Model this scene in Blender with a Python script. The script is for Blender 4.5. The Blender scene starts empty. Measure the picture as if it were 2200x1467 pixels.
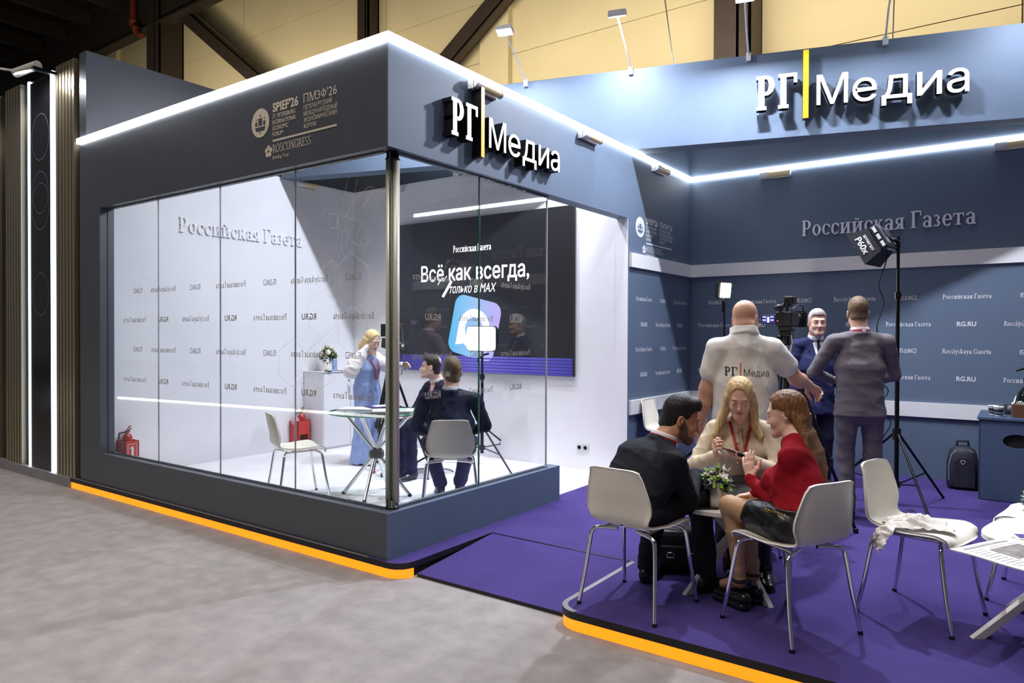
import bpy, bmesh, math, random
import numpy as np
from mathutils import Vector, Matrix
PI = math.pi
C = bpy.context.scene.collection

# ------------------------------------------------------------------ camera
cam_d = bpy.data.cameras.new('camera')
cam = bpy.data.objects.new('camera', cam_d)
C.objects.link(cam)
CAM_H, F_PX, YAW, PITCH, ROLL = 1.58, 1521.72, 35.6008, -0.583, 0.1742
cam_d.sensor_fit = 'HORIZONTAL'
cam_d.sensor_width = 36.0
cam_d.lens = F_PX / 2200.0 * 36.0
cam_d.clip_start = 0.05
cam_d.clip_end = 200
_y, _t, _r = (math.radians(a) for a in (YAW, PITCH, ROLL))
_fw = Vector((-math.sin(_y) * math.cos(_t), math.cos(_y) * math.cos(_t), math.sin(_t)))
_rt = Vector((math.cos(_y), math.sin(_y), 0))
_up = _rt.cross(_fw)
_r2 = _rt * math.cos(_r) + _up * math.sin(_r)
_u2 = -_rt * math.sin(_r) + _up * math.cos(_r)
_m = Matrix((_r2, _u2, -_fw)).transposed().to_4x4()
_m.translation = Vector((0, 0, CAM_H))
cam.matrix_world = _m
bpy.context.scene.camera = cam

# ------------------------------------------------------------------ view, world, hall light
sc = bpy.context.scene
sc.view_settings.view_transform = 'Standard'
sc.view_settings.look = 'None'
sc.view_settings.gamma = 1
sc.view_settings.exposure = 0.0
sc.view_settings.use_curve_mapping = False
try:
    sc.cycles.use_denoising = True
    sc.cycles.max_bounces = 8
    sc.cycles.transparent_max_bounces = 16
    sc.cycles.caustics_reflective = False
    sc.cycles.caustics_refractive = False
    sc.cycles.sample_clamp_indirect = 6
except Exception:
    pass
w = bpy.data.worlds.new('hall_air')
sc.world = w
w.use_nodes = True
w.node_tree.nodes['Background'].inputs[0].default_value = (0.9, 0.93, 1.0, 1)
w.node_tree.nodes['Background'].inputs[1].default_value = 0.085


def area(name, loc, aim, sx, sy, power, col, spread=180):
    l = bpy.data.lights.new(name, 'AREA')
    l.shape = 'RECTANGLE'
    l.size, l.size_y = sx, sy
    l.energy = power
    l.color = col
    l.spread = math.radians(spread)
    o = bpy.data.objects.new(name, l)
    C.objects.link(o)
    o.location = loc
    o.rotation_euler = (Vector(aim) - Vector(loc)).to_track_quat('-Z', 'Y').to_euler()
    return o


# high-bay lights under the hall roof, over the aisle, and floods on the far hall wall
area('hall_light_aisle', (-5.0, -1.5, 11.0), (-5.0, 0.0, 0), 10, 4, 400, (1.0, 0.90, 0.82), 100)
area('hall_light_stand', (-1.0, 5.0, 11.5), (-1.0, 5.0, 0), 6, 5, 150, (0.86, 0.90, 1.0), 90)
area('hall_flood_wall', (-5.0, 9.8, 7.0), (-5.0, 14.0, 8.0), 14, 0.6, 400, (1.0, 0.88, 0.70), 140)
area('hall_flood_corner', (-19.0, 10.0, 7.0), (-20.0, 14.0, 8.5), 12, 0.6, 330, (1.0, 0.88, 0.68), 140)

# ------------------------------------------------------------------ helpers
def srgb(r, g, b):
    f = lambda c: ((c / 255) / 12.92 if c / 255 <= 0.04045 else ((c / 255 + 0.055) / 1.055) ** 2.4)
    return (f(r), f(g), f(b))


MATS = {}


def mat(name, col, rough=0.5, metal=0.0, var=0.06, scale=30.0, bump=0.0, bscale=None, stretch=None, emit=None, estr=0.0, spec=0.5, attr=None, coat=0.0):
    """Procedural principled material: a base colour with a little noise, optional bump, optional colour attribute."""
    m = bpy.data.materials.new(name)
    m.use_nodes = True
    nt = m.node_tree
    N, L = nt.nodes, nt.links
    b = N['Principled BSDF']
    b.inputs['Roughness'].default_value = rough
    b.inputs['Metallic'].default_value = metal
    b.inputs['Specular IOR Level'].default_value = spec
    b.inputs['Coat Weight'].default_value = coat
    tc = N.new('ShaderNodeTexCoord')
    mp = N.new('ShaderNodeMapping')
    if stretch:
        mp.inputs['Scale'].default_value = stretch
    L.new(tc.outputs['Object'], mp.inputs['Vector'])
    nz = N.new('ShaderNodeTexNoise')
    nz.inputs['Scale'].default_value = scale
    nz.inputs['Detail'].default_value = 3
    L.new(mp.outputs[0], nz.inputs['Vector'])
    mx = N.new('ShaderNodeMix')
    mx.data_type = 'RGBA'
    mx.blend_type = 'MULTIPLY'
    mx.inputs['Factor'].default_value = 1
    rp = N.new('ShaderNodeMapRange')
    rp.inputs['From Min'].default_value = 0.3
    rp.inputs['From Max'].default_value = 0.7
    rp.inputs['To Min'].default_value = 1 - var
    rp.inputs['To Max'].default_value = 1 + var
    L.new(nz.outputs['Fac'], rp.inputs['Value'])
    if attr:
        at = N.new('ShaderNodeAttribute')
        at.attribute_name = attr
        L.new(at.outputs['Color'], mx.inputs['A'])
    else:
        mx.inputs['A'].default_value = (*col, 1)
    L.new(rp.outputs[0], mx.inputs['B'])
    L.new(mx.outputs['Result'], b.inputs['Base Color'])
    if bump:
        bn = N.new('ShaderNodeBump')
        bn.inputs['Strength'].default_value = bump
        bn.inputs['Distance'].default_value = 0.01
        n2 = N.new('ShaderNodeTexNoise')
        n2.inputs['Scale'].default_value = bscale or scale
        n2.inputs['Detail'].default_value = 4
        L.new(mp.outputs[0], n2.inputs['Vector'])
        L.new(n2.outputs['Fac'], bn.inputs['Height'])
        L.new(bn.outputs[0], b.inputs['Normal'])
    if emit:
        b.inputs['Emission Color'].default_value = (*emit, 1)
        b.inputs['Emission Strength'].default_value = estr
    MATS[name] = m
    return m


def glass_mat(name, tint, refl=1.0, ior=1.5):
    m = bpy.data.materials.new(name)
    m.use_nodes = True
    nt = m.node_tree
    N, L = nt.nodes, nt.links
    N.clear()
    out = N.new('ShaderNodeOutputMaterial')
    t = N.new('ShaderNodeBsdfTransparent')
    t.inputs[0].default_value = (*tint, 1)
    g = N.new('ShaderNodeBsdfGlossy')
    g.inputs['Roughness'].default_value = 0.0
    g.inputs[0].default_value = (refl, refl, refl, 1)
    lw = N.new('ShaderNodeLayerWeight')
    lw.inputs['Blend'].default_value = 0.5
    pw = N.new('ShaderNodeMath')
    pw.operation = 'POWER'
    pw.inputs[1].default_value = 5
    L.new(lw.outputs['Facing'], pw.inputs[0])
    fr = N.new('ShaderNodeMath')
    fr.operation = 'MULTIPLY_ADD'
    f0 = ((ior - 1) / (ior + 1)) ** 2
    fr.inputs[1].default_value = 1 - f0
    fr.inputs[2].default_value = f0
    L.new(pw.outputs[0], fr.inputs[0])
    mx = N.new('ShaderNodeMixShader')
    L.new(fr.outputs[0], mx.inputs[0])
    L.new(t.outputs[0], mx.inputs[1])
    L.new(g.outputs[0], mx.inputs[2])
    L.new(mx.outputs[0], out.inputs[0])
    MATS[name] = m
    return m


def film_mat(name, col, alpha):
    """A translucent frosted film: part diffuse, part clear."""
    m = bpy.data.materials.new(name)
    m.use_nodes = True
    nt = m.node_tree
    N, L = nt.nodes, nt.links
    N.clear()
    out = N.new('ShaderNodeOutputMaterial')
    t = N.new('ShaderNodeBsdfTransparent')
    d = N.new('ShaderNodeBsdfDiffuse')
    d.inputs[0].default_value = (*col, 1)
    mx = N.new('ShaderNodeMixShader')
    mx.inputs[0].default_value = alpha
    L.new(t.outputs[0], mx.inputs[1])
    L.new(d.outputs[0], mx.inputs[2])
    L.new(mx.outputs[0], out.inputs[0])
    return m


def emit_mat(name, col, strength):
    return mat(name, (0.8, 0.8, 0.8), 0.5, var=0.0, emit=col, estr=strength)


def tag(o, label=None, cat=None, group=None, kind=None):
    if label:
        o['label'] = label
    if cat:
        o['category'] = cat
    if group:
        o['group'] = group
    if kind:
        o['kind'] = kind
    return o


def empty(name, loc=(0, 0, 0), rz=0.0, label=None, cat=None, group=None):
    o = bpy.data.objects.new(name, None)
    o.empty_display_size = 0.1
    C.objects.link(o)
    o.location = loc
    o.rotation_euler = (0, 0, rz)
    return tag(o, label, cat, group)


def copy_tree(o, parent=None):
    kids = list(o.children)
    c = o.copy()
    C.objects.link(c)
    if parent is not None:
        c.parent = parent
    for k in kids:
        copy_tree(k, c)
    return c


def lerp(a, b, t):
    return a + (b - a) * t


class MB:
    """Collects boxes, tubes, lathes and prisms; build() links them as one mesh object."""

    def __init__(s):
        s.v, s.f, s.mi, s.sm = [], [], [], []
        s.cur = 0

    def add(s, verts, faces, smooth=False, M=None, mi=None):
        n = len(s.v)
        for v in verts:
            v = Vector(v)
            s.v.append(M @ v if M is not None else v)
        for f in faces:
            s.f.append([i + n for i in f])
            s.mi.append(s.cur if mi is None else mi)
            s.sm.append(smooth)
        return s

    def box(s, lo, hi, M=None, bevel=0.0, mi=None):
        (x0, y0, z0), (x1, y1, z1) = lo, hi
        if bevel <= 0:
            v = [(x0, y0, z0), (x1, y0, z0), (x1, y1, z0), (x0, y1, z0), (x0, y0, z1), (x1, y0, z1), (x1, y1, z1), (x0, y1, z1)]
            f = [(0, 3, 2, 1), (4, 5, 6, 7), (0, 1, 5, 4), (1, 2, 6, 5), (2, 3, 7, 6), (3, 0, 4, 7)]
            return s.add(v, f, False, M, mi)
        bm = bmesh.new()
        bmesh.ops.create_cube(bm, size=1)
        for v in bm.verts:
            v.co = Vector(((x0 + x1) / 2 + v.co.x * (x1 - x0), (y0 + y1) / 2 + v.co.y * (y1 - y0), (z0 + z1) / 2 + v.co.z * (z1 - z0)))
        bmesh.ops.bevel(bm, geom=bm.edges[:], offset=bevel, segments=2, affect='EDGES', profile=0.5)
        bm.verts.index_update()
        s.add([v.co.copy() for v in bm.verts], [[v.index for v in f.verts] for f in bm.faces], False, M, mi)
        bm.free()
        return s

    def tube(s, pts, r, n=10, M=None, caps=True, mi=None):
        pts = [Vector(p) for p in pts]
        rs = r if isinstance(r, (list, tuple)) else [r] * len(pts)
        V, F = [], []
        prev = None
        for i, p in enumerate(pts):
            d = (pts[min(i + 1, len(pts) - 1)] - pts[max(i - 1, 0)])
            d = d.normalized() if d.length > 1e-9 else Vector((0, 0, 1))
            if prev is None:
                a = Vector((0, 0, 1)) if abs(d.z) < 0.9 else Vector((1, 0, 0))
                u = d.cross(a).normalized()
            else:
                u = (prev - d * prev.dot(d)).normalized()
            prev = u
            w_ = d.cross(u)
            for k in range(n):
                t = 2 * PI * k / n
                V.append(p + (u * math.cos(t) + w_ * math.sin(t)) * rs[i])
        for i in range(len(pts) - 1):
            for k in range(n):
                a, b = i * n + k, i * n + (k + 1) % n
                F.append((a, b, b + n, a + n))
        s.add(V, F, True, M, mi)
        if caps:
            m = (len(pts) - 1) * n
            s.add(V[:n], [list(range(n))[::-1]], False, M, mi)
            s.add(V[m:], [list(range(n))], False, M, mi)
        return s

    def lathe(s, prof, n=24, M=None, mi=None, smooth=True):
        V, F = [], []
        for (r, z) in prof:
            for k in range(n):
                t = 2 * PI * k / n
                V.append((r * math.cos(t), r * math.sin(t), z))
        for i in range(len(prof) - 1):
            for k in range(n):
                a, b = i * n + k, i * n + (k + 1) % n
                F.append((a, b, b + n, a + n))
        return s.add(V, F, smooth, M, mi)

    def disc(s, r, z, n=32, M=None, mi=None, rx=None):
        return s.add([(r * math.cos(2 * PI * k / n), (rx or r) * math.sin(2 * PI * k / n), z) for k in range(n)], [list(range(n))], False, M, mi)

    def prism(s, poly, z0, z1, M=None, mi=None, smi=None):
        """poly: 2D outline (convex or simple), extruded z0..z1."""
        n = len(poly)
        V = [(x, y, z0) for x, y in poly] + [(x, y, z1) for x, y in poly]
        s.add(V, [list(range(n))[::-1], list(range(n, 2 * n))], False, M, mi)
        s.add(V, [(i, (i + 1) % n, (i + 1) % n + n, i + n) for i in range(n)], False, M, mi if smi is None else smi)
        return s

    def sphere(s, c, r, n=16, m=10, M=None, mi=None):
        rx, ry, rz = r if isinstance(r, (tuple, list)) else (r, r, r)
        V, F = [], []
        for i in range(m + 1):
            p = PI * i / m
            for k in range(n):
                t = 2 * PI * k / n
                V.append((c[0] + rx * math.sin(p) * math.cos(t), c[1] + ry * math.sin(p) * math.sin(t), c[2] - rz * math.cos(p)))
        for i in range(m):
            for k in range(n):
                a, b = i * n + k, i * n + (k + 1) % n
                F.append((a, b, b + n, a + n))
        return s.add(V, F, True, M, mi)

    def build(s, name, mats, parent=None, loc=None):
        me = bpy.data.meshes.new(name)
        me.from_pydata([tuple(v) for v in s.v], [], s.f)
        for m in (mats if isinstance(mats, (list, tuple)) else [mats]):
            me.materials.append(m)
        me.polygons.foreach_set('material_index', s.mi)
        me.polygons.foreach_set('use_smooth', s.sm)
        me.update()
        o = bpy.data.objects.new(name, me)
        C.objects.link(o)
        if parent is not None:
            o.parent = parent
        if loc is not None:
            o.location = loc
        return o


def frame(o, u, v, n=None):
    """Matrix mapping local x,y,z to u,v,n at origin o."""
    u, v = Vector(u).normalized(), Vector(v).normalized()
    n = u.cross(v) if n is None else Vector(n).normalized()
    M = Matrix((u, v, n)).transposed().to_4x4()
    M.translation = Vector(o)
    return M


def struct(o, label=None):
    o['kind'] = 'structure'
    if label:
        o['label'] = label
        o['category'] = 'structure'
    return o


def catmull(pts, n):
    """Smooth polyline through pts (tuples), n samples per span."""
    P = [np.array(p, float) for p in pts]
    P = [2 * P[0] - P[1]] + P + [2 * P[-1] - P[-2]]
    out = []
    for i in range(1, len(P) - 2):
        for k in range(n):
            t = k / n
            a, b, c, d = P[i - 1], P[i], P[i + 1], P[i + 2]
            out.append(0.5 * (2 * b + (c - a) * t + (2 * a - 5 * b + 4 * c - d) * t * t + (-a + 3 * b - 3 * c + d) * t ** 3))
    out.append(P[-2])
    return out

# ------------------------------------------------------------------ lettering
def ring(cx, cy, rx, ry, tv, th, a0=0, a1=360, n=20):
    """Quads of an elliptical arc band: tv thick at the sides, th thick at top and bottom."""
    out = []
    k = max(3, int(n * abs(a1 - a0) / 360))
    for i in range(k):
        A, B = (math.radians(a0 + (a1 - a0) * j / k) for j in (i, i + 1))
        o = [(cx + rx * math.cos(t), cy + ry * math.sin(t)) for t in (A, B)]
        q = [(cx + (rx - tv) * math.cos(t), cy + (ry - th) * math.sin(t)) for t in (B, A)]
        out.append(o + q)
    return out


def rect(x0, y0, x1, y1):
    return [[(x0, y0), (x1, y0), (x1, y1), (x0, y1)]]


def diag(x0, y0, x1, y1, w_):
    return [[(x0, y0), (x0 + w_, y0), (x1 + w_, y1), (x1, y1)]]


def serif_glyph(ch, W, T):
    """(polygons, advance) of one letter of a book serif, cap height 1."""
    xh, ov = 0.68, 0.075
    st = lambda x, y0, y1: rect(x, y0, x + W, y1)
    sf = lambda x, y: rect(x - ov, y, x + W + ov, y + T)
    sfl = lambda x, y: rect(x - ov, y, x + W, y + T)
    if ch in 'РP':
        return st(.1, 0, 1) + sf(.1, 0) + sfl(.1, 1 - T) + rect(.1, 1 - T, .36, 1) + rect(.1, .42, .36, .42 + T) + ring(.36, .71, .29, .29, W, T, -90, 90), .72
    if ch == 'R':
        return serif_glyph('P', W, T)[0] + [[(.36, .46), (.36 + W, .46), (.66 + W, T), (.66, T)]] + rect(.62, 0, .74 + W, T), .8
    if ch == 'Г':
        return st(.1, 0, 1) + sf(.1, 0) + sfl(.1, 1 - T) + rect(.1, 1 - T, .66, 1) + rect(.66 - T * 1.1, .72, .66, 1), .68
    if ch == 'G':
        return ring(.44, .5, .4, .52, W, T, 38, 318) + rect(.74 - W * .5, .12, .74 + W * .5, .46) + rect(.58, .46 - T, .9, .46) + rect(.7 - T * .5, .68, .76 + T * .3, .95), .92
    if ch == 'C':
        return ring(.44, .5, .4, .52, W, T, 40, 320) + rect(.7 - T * .5, .68, .77, .95), .84
    if ch == 'O':
        return ring(.46, .5, .42, .52, W, T), .92
    if ch == 'S':
        return ring(.32, .74, .25, .28, W * .8, T, 30, 270) + ring(.32, .25, .27, .27, W * .8, T, -150, 90), .64
    if ch == 'N':
        return rect(.12, 0, .12 + T, 1) + rect(.72, 0, .72 + T, 1) + diag(.1, 1, .68, 0, W) + rect(.03, 0, .28, T) + rect(.6, 1 - T, .88, 1), .9
    if ch == 'E':
        return st(.1, 0, 1) + sfl(.1, 0) + sfl(.1, 1 - T) + rect(.1, 0, .62, T) + rect(.1, 1 - T, .6, 1) + rect(.1, .48, .5, .48 + T) + rect(.62 - T, 0, .62, .24) + rect(.6 - T, .78, .6, 1), .7
    if ch in 'оo':
        return ring(.33, xh / 2, .29, xh / 2 + .015, W * .95, T), .66
    if ch == 'с' or ch == 'c':
        return ring(.33, xh / 2, .29, xh / 2 + .015, W * .95, T, 42, 322) + rect(.49, xh - .24, .57, xh - .06), .6
    if ch == 's':
        return ring(.25, xh * .74, .19, xh * .27, W * .75, T, 20, 270) + ring(.25, xh * .25, .2, xh * .26, W * .75, T, -160, 90), .5
    if ch in 'ий':
        p = st(.1, 0, xh) + st(.5, 0, xh) + sf(.1, 0) + sf(.5, 0) + sf(.1, xh - T) + sf(.5, xh - T) + diag(.1 + W * .6, T, .5 - W * .1, xh - T, T * 1.3)
        if ch == 'й':
            p = p + ring(.36, xh + .2, .15, .12, T * 1.2, T, 180, 360)
        return p, .5 + W + .12
    if ch in 'кk':
        top = 1.02 if ch == 'k' else xh
        return st(.1, 0, top) + sf(.1, 0) + sfl(.1, top - T) + diag(.1 + W * .7, xh * .42, .42, xh - T, T * 1.5) + diag(.2 + W * .4, xh * .55, .48, 0, W) + rect(.44, 0, .56 + W, T) + rect(.36, xh - T, .58, xh), .66
    if ch in 'аa':
        return st(.4, .03, .5) + ring(.29, .19, .23, .205, W * .9, T) + ring(.3, .46, .1 + W, .23, W * .95, T, 0, 165) + rect(.4, 0, .46 + W, T), .62
    if ch == 'я':
        return st(.4, 0, xh) + sf(.4, 0) + rect(.28, xh - T, .4 + W + ov, xh) + ring(.3, xh - .2, .22, .2, W * .9, T, 90, 270) + rect(.3, xh - .4, .42, xh - .4 + T) + diag(.08, 0, .26, xh - .38, W) + rect(0, 0, .2, T), .66
    if ch == 'з':
        return ring(.22, xh * .75, .19, xh * .26, W * .85, T, -90, 150) + ring(.22, xh * .26, .22, xh * .27, W * .9, T, -150, 90), .5
    if ch in 'еe':
        return ring(.33, xh / 2, .29, xh / 2 + .015, W * .95, T, 0, 318) + rect(.08, xh / 2 - T * .2, .62, xh / 2 + T * .8), .62
    if ch == 'т':
        return st(.25, 0, xh) + sf(.25, 0) + rect(.02, xh - T, .48 + W, xh) + rect(.02, xh - .2, .02 + T, xh) + rect(.48 + W - T, xh - .2, .48 + W, xh), .52 + W
    if ch == 't':
        return st(.16, .04, .86) + rect(.03, xh - T, .42, xh) + ring(.3, .14, .14, .15, W * .8, T, 180, 330), .42
    if ch == 'y':
        return diag(.08, xh, .3, 0, W) + diag(.2, -.28, .52, xh, T * 1.4) + rect(0, xh - T, .3, xh) + rect(.42, xh - T, .68, xh) + rect(.08, -.3, .26, -.3 + T * 1.4), .64
    if ch == 'i':
        return st(.1, 0, xh) + sf(.1, 0) + sfl(.1, xh - T) + rect(.1, xh + .14, .1 + W, xh + .14 + W), .18 + W
    if ch == 'z':
        return rect(.04, 0, .5, T) + rect(.04, xh - T, .5, xh) + diag(.05, T, .34, xh - T, W) + rect(.04, xh - .2, .04 + T, xh) + rect(.5 - T, 0, .5, .2), .55
    return [], .3


_SAN = {}


def _font_run(t, bold):
    cu = bpy.data.curves.new('line', 'FONT')
    cu.body = t
    cu.resolution_u = 3
    cu.offset = bold
    ob = bpy.data.objects.new('line', cu)
    C.objects.link(ob)
    me = bpy.data.meshes.new_from_object(ob.evaluated_get(bpy.context.evaluated_depsgraph_get()))
    vs = [(v.co.x, v.co.y) for v in me.vertices]
    fs = [tuple(p.vertices) for p in me.polygons]
    bpy.data.meshes.remove(me)
    bpy.data.objects.remove(ob)
    bpy.data.curves.remove(cu)
    return vs, fs


def sans(text, bold=0.0):
    """Faces of a sans text line, cap height 1, starting at x=0: (verts2d, faces, width)."""
    key = (text, bold)
    if key in _SAN:
        return _SAN[key]
    hv, _ = _font_run('H', 0)
    y0 = min(v[1] for v in hv)
    cap = max(v[1] for v in hv) - y0
    runs, cur = [], ''
    for ch in text:
        if ch in '\u042d\u0424':
            runs += [cur, ch]
            cur = ''
        else:
            cur += ch
    runs.append(cur)
    V, F, x = [], [], 0.0
    for r in runs:
        if not r:
            continue
        if r in '\u042d\u0424':                 # two round capitals drawn from arcs
            t = .13 + bold * 2
            if r == '\u042d':
                P = ring(.24, .5, .40, .515, t, t, -130, 130, 40) + rect(.2, .5 - t / 2, .58, .5 + t / 2)
                wd = .66
            else:
                P = ring(.44, .5, .43, .37, t, t, 0, 360, 40) + rect(.44 - t / 2, -.04, .44 + t / 2, 1.04)
                wd = .88
            for p in P:
                n = len(V)
                V += [(x + a, b_) for a, b_ in p]
                F.append(tuple(range(n, n + len(p))))
            x += wd + .13
        else:
            vs, fs = _font_run(r, bold)
            m0 = min(v[0] for v in vs)
            n = len(V)
            V += [(x + (a - m0) / cap, (b_ - y0) / cap) for a, b_ in vs]
            F += [tuple(i + n for i in f) for f in fs]
            x = max(v[0] for v in V[n:]) + .13
    _SAN[key] = (V, F, max(v[0] for v in V))
    return _SAN[key]


def add_sans(mb, text, M, cap, depth=0.0, width=None, bold=0.0, align='c', mi=0, smi=None, shear=0.0):
    vs, fs, wd = sans(text, bold)
    sx = cap if width is None else width / wd
    off = {'c': -wd / 2, 'l': 0, 'r': -wd}[align]
    P = [((x + off) * sx + shear * y * cap, y * cap) for x, y in vs]
    mb.add([(x, y, depth) for x, y in P], fs, False, M, mi)
    if depth > 0:
        edges = {}
        for f in fs:
            for i in range(len(f)):
                e = (f[i], f[(i + 1) % len(f)])
                edges[e] = True
        rim = [e for e in edges if (e[1], e[0]) not in edges]
        used = sorted({i for e in rim for i in e})
        ix = {v: k for k, v in enumerate(used)}
        n = len(used)
        mb.add([(*P[i], 0) for i in used] + [(*P[i], depth) for i in used],
               [(ix[a], ix[b], ix[b] + n, ix[a] + n) for a, b in rim], False, M, mi if smi is None else smi)
    return wd * sx


def serif_width(text, gap=0.03):
    return sum((serif_glyph(c, .17, .07)[1] + gap) for c in text)


def add_serif(mb, text, M, cap, depth=0.0, width=None, W=.17, T=.07, align='c', mi=0, smi=None, gap=0.03):
    tw = sum((serif_glyph(c, W, T)[1] + gap) for c in text)
    sx = cap if width is None else width / tw
    x = {'c': -tw / 2, 'l': 0, 'r': -tw}[align]
    for i, c in enumerate(text):
        polys, adv = serif_glyph(c, W, T)
        for k, p in enumerate(polys):
            q = [((x + a) * sx, b * cap) for a, b in p]
            ar = sum(q[j][0] * q[(j + 1) % len(q)][1] - q[(j + 1) % len(q)][0] * q[j][1] for j in range(len(q)))
            if ar < 0:
                q = q[::-1]
            if depth > 0:
                mb.prism(q, 0, depth + (k % 11) * 2e-4, M, mi, smi)
            else:
                mb.add([(a, b, (k % 11) * 1e-4) for a, b in q], [list(range(len(q)))], False, M, mi)
        x += adv + gap
    return tw * sx


def add_rodina(mb, M, cap, width, depth=0.0):
    """The outlined magazine logo: hooked first letter, three narrow letters, boxed last letter."""
    w_, t = width, 0.13
    P = []
    P += rect(0, 0, .14, 1) + rect(0, 1 - t, .95, 1) + rect(.14, .62, .5, .72)
    P += ring(.62, .3, .34, .3, .13, .11, 0, 360, 16)
    P += [[(1.2, .1), (1.34, .1), (1.46, .95), (1.34, .95)]] + rect(1.62, .1, 1.74, .95) + rect(1.34, .84, 1.74, .95) + rect(1.1, .02, 1.84, .12) + rect(1.1, -.12, 1.2, .12) + rect(1.74, -.12, 1.84, .12)
    for x in (2.06, 2.66):
        P += rect(x, 0, x + .12, .95) + rect(x + .3, 0, x + .42, .95)
    P += [[(2.18, .05), (2.28, .05), (2.36, .9), (2.26, .9)]] + rect(2.78, .42, 2.96, .53)
    P += rect(3.2, 1 - t, 4.1, 1) + rect(3.97, 0, 4.1, 1) + rect(3.25, 0, 4.1, t) + rect(3.25, .0, 3.37, .5) + rect(3.25, .42, 3.7, .5)
    sx = w_ / 4.1
    for k, p in enumerate(P):
        q = [(a * sx - w_ / 2, b * cap) for a, b in p]
        if depth > 0:
            mb.prism(q, 0, depth, M)
        else:
            mb.add([(a, b, (k % 11) * 1e-4) for a, b in q], [[0, 1, 2, 3]], False, M)


def add_logo(mb, kind, M, s=1.0, depth=0.0):
    """One repeated wall logo centred at M's origin; s scales the photo's wall size."""
    Mo = M @ Matrix.Translation((0, -0.022 * s, 0))
    if kind == 'r':
        add_rodina(mb, Mo, 0.044 * s, 0.155 * s, depth)
    elif kind == 'c':
        add_serif(mb, 'Российская Газета', Mo, 0.048 * s, depth, width=0.415 * s)
    elif kind == 'l':
        add_serif(mb, 'Rossiyskaya Gazeta', Mo, 0.048 * s, depth, width=0.415 * s)
    else:
        add_sans(mb, 'RG.RU', Mo, 0.044 * s, depth, width=0.165 * s, bold=0.025)

# ------------------------------------------------------------------ materials
NAVY = mat('wall_paint_navy', srgb(88, 103, 124), 0.62, var=0.03, scale=4, bump=0.03, bscale=220)
NAVYD = mat('navy_paint_warm_lit', srgb(72, 76, 84), 0.38, var=0.03, scale=5, bump=0.03, bscale=220)  # wall navy greyed and darkened: warm hall light put into the colour
WHITE = mat('booth_white', srgb(226, 225, 229), 0.55, var=0.015, scale=5)
WTRIM = mat('trim_white', srgb(226, 224, 224), 0.45, var=0.01, scale=8)
PURPLE = mat('carpet_purple', srgb(72, 60, 118), 0.95, var=0.08, scale=3.2, bump=0.5, bscale=420, spec=0.1)
WCARP = mat('carpet_white', srgb(236, 235, 238), 0.95, var=0.05, scale=3, bump=0.3, bscale=300, spec=0.1)
GREYC = mat('carpet_grey', srgb(156, 150, 148), 0.95, var=0.13, scale=7, bump=0.6, bscale=300, spec=0.1)
BLACKT = mat('black_edge', srgb(22, 21, 22), 0.5, var=0.1, scale=40)
ALU = mat('brushed_aluminium', srgb(176, 174, 176), 0.35, 0.9, var=0.08, scale=60)
BEIGE = mat('hall_panel_beige', srgb(214, 200, 160), 0.75, var=0.035, scale=0.7, bump=0.02, bscale=12)
STEEL = mat('steel_brown', srgb(62, 52, 45), 0.5, 0.2, var=0.1, scale=4)
ROOFM = mat('roof_dark', srgb(20, 18, 18), 0.8, var=0.2, scale=2)
GROOVE = mat('groove_dark', srgb(84, 74, 56), 0.9)
CHROME = mat('chrome', (0.78, 0.78, 0.8), 0.08, 1.0, var=0.02)
BLACK = mat('black_plastic', srgb(20, 20, 22), 0.4, var=0.15, scale=60)
BLACKM = mat('black_metal', srgb(16, 16, 18), 0.32, 0.4, var=0.15, scale=60)
LED = emit_mat('led_white', (0.93, 0.97, 1.0), 15.0)
LEDB = emit_mat('led_cold', (0.62, 0.78, 1.0), 7.0)
ORANGE = mat('edge_light_orange', srgb(230, 140, 10), 0.4, var=0.25, scale=2.5, emit=(1.0, 0.30, 0.008), estr=1.15)
GLASS = glass_mat('clear_glass', (0.975, 0.985, 0.98))
GEDGE = mat('glass_edge_green', srgb(70, 120, 98), 0.15, var=0.3, scale=8)
GOLDV = mat('vinyl_gold', srgb(176, 170, 156), 0.42, 0.55, var=0.03)
FILM = film_mat('frosted_film', (0.9, 0.9, 0.9), 0.16)

X0, Y0, XL, YB, YI = -3.336, 3.273, -7.70, 8.47, 6.74
ZF, ZT = 0.10, 3.48

# ------------------------------------------------------------------ hall shell
m = MB().box((-45, -14, -0.05), (22, 14.2, 0))
struct(m.build('floor', GREYC))
m = MB()
zs = [0, 2.5, 3.97, 5.44, 6.88, 8.36, 9.84, 11.3, 14.3]
xs = [-45, -39, -29.4, -21, -14.35, -10.45, 0, 9, 22]
for i in range(len(xs) - 1):
    for k in range(len(zs) - 1):
        m.box((xs[i] + .012, 14.0, zs[k] + .008), (xs[i + 1] - .012, 14.12, zs[k + 1] - .008))
m.cur = 1
m.box((-45, 14.06, 0), (22, 14.3, 14.3))
m.cur = 0
m.box((-10.92, 13.84, 0), (-10.05, 14.0, 14.3))
m.box((-29.97, 13.84, 0), (-29.35, 14.0, 14.3))
struct(m.build('wall_hall', [BEIGE, GROOVE]))
m = MB().box((-45, -14, 14.3), (22, 14.3, 14.5))
struct(m.build('ceiling', ROOFM))
for i in range(16):
    o = MB().box((-44 + i * 2.3, -6, 13.75), (-43.8 + i * 2.3, 13.4, 14.3)).build('ceiling_joist', STEEL)
    struct(o)
m = MB().box((-45, 13.2, 12.55), (22, 13.26, 14.3)).box((-45, 13.05, 12.5), (22, 13.45, 12.58)).box((-45, 13.05, 14.2), (22, 13.45, 14.3))
struct(m.build('ceiling_beam', STEEL))


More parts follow.
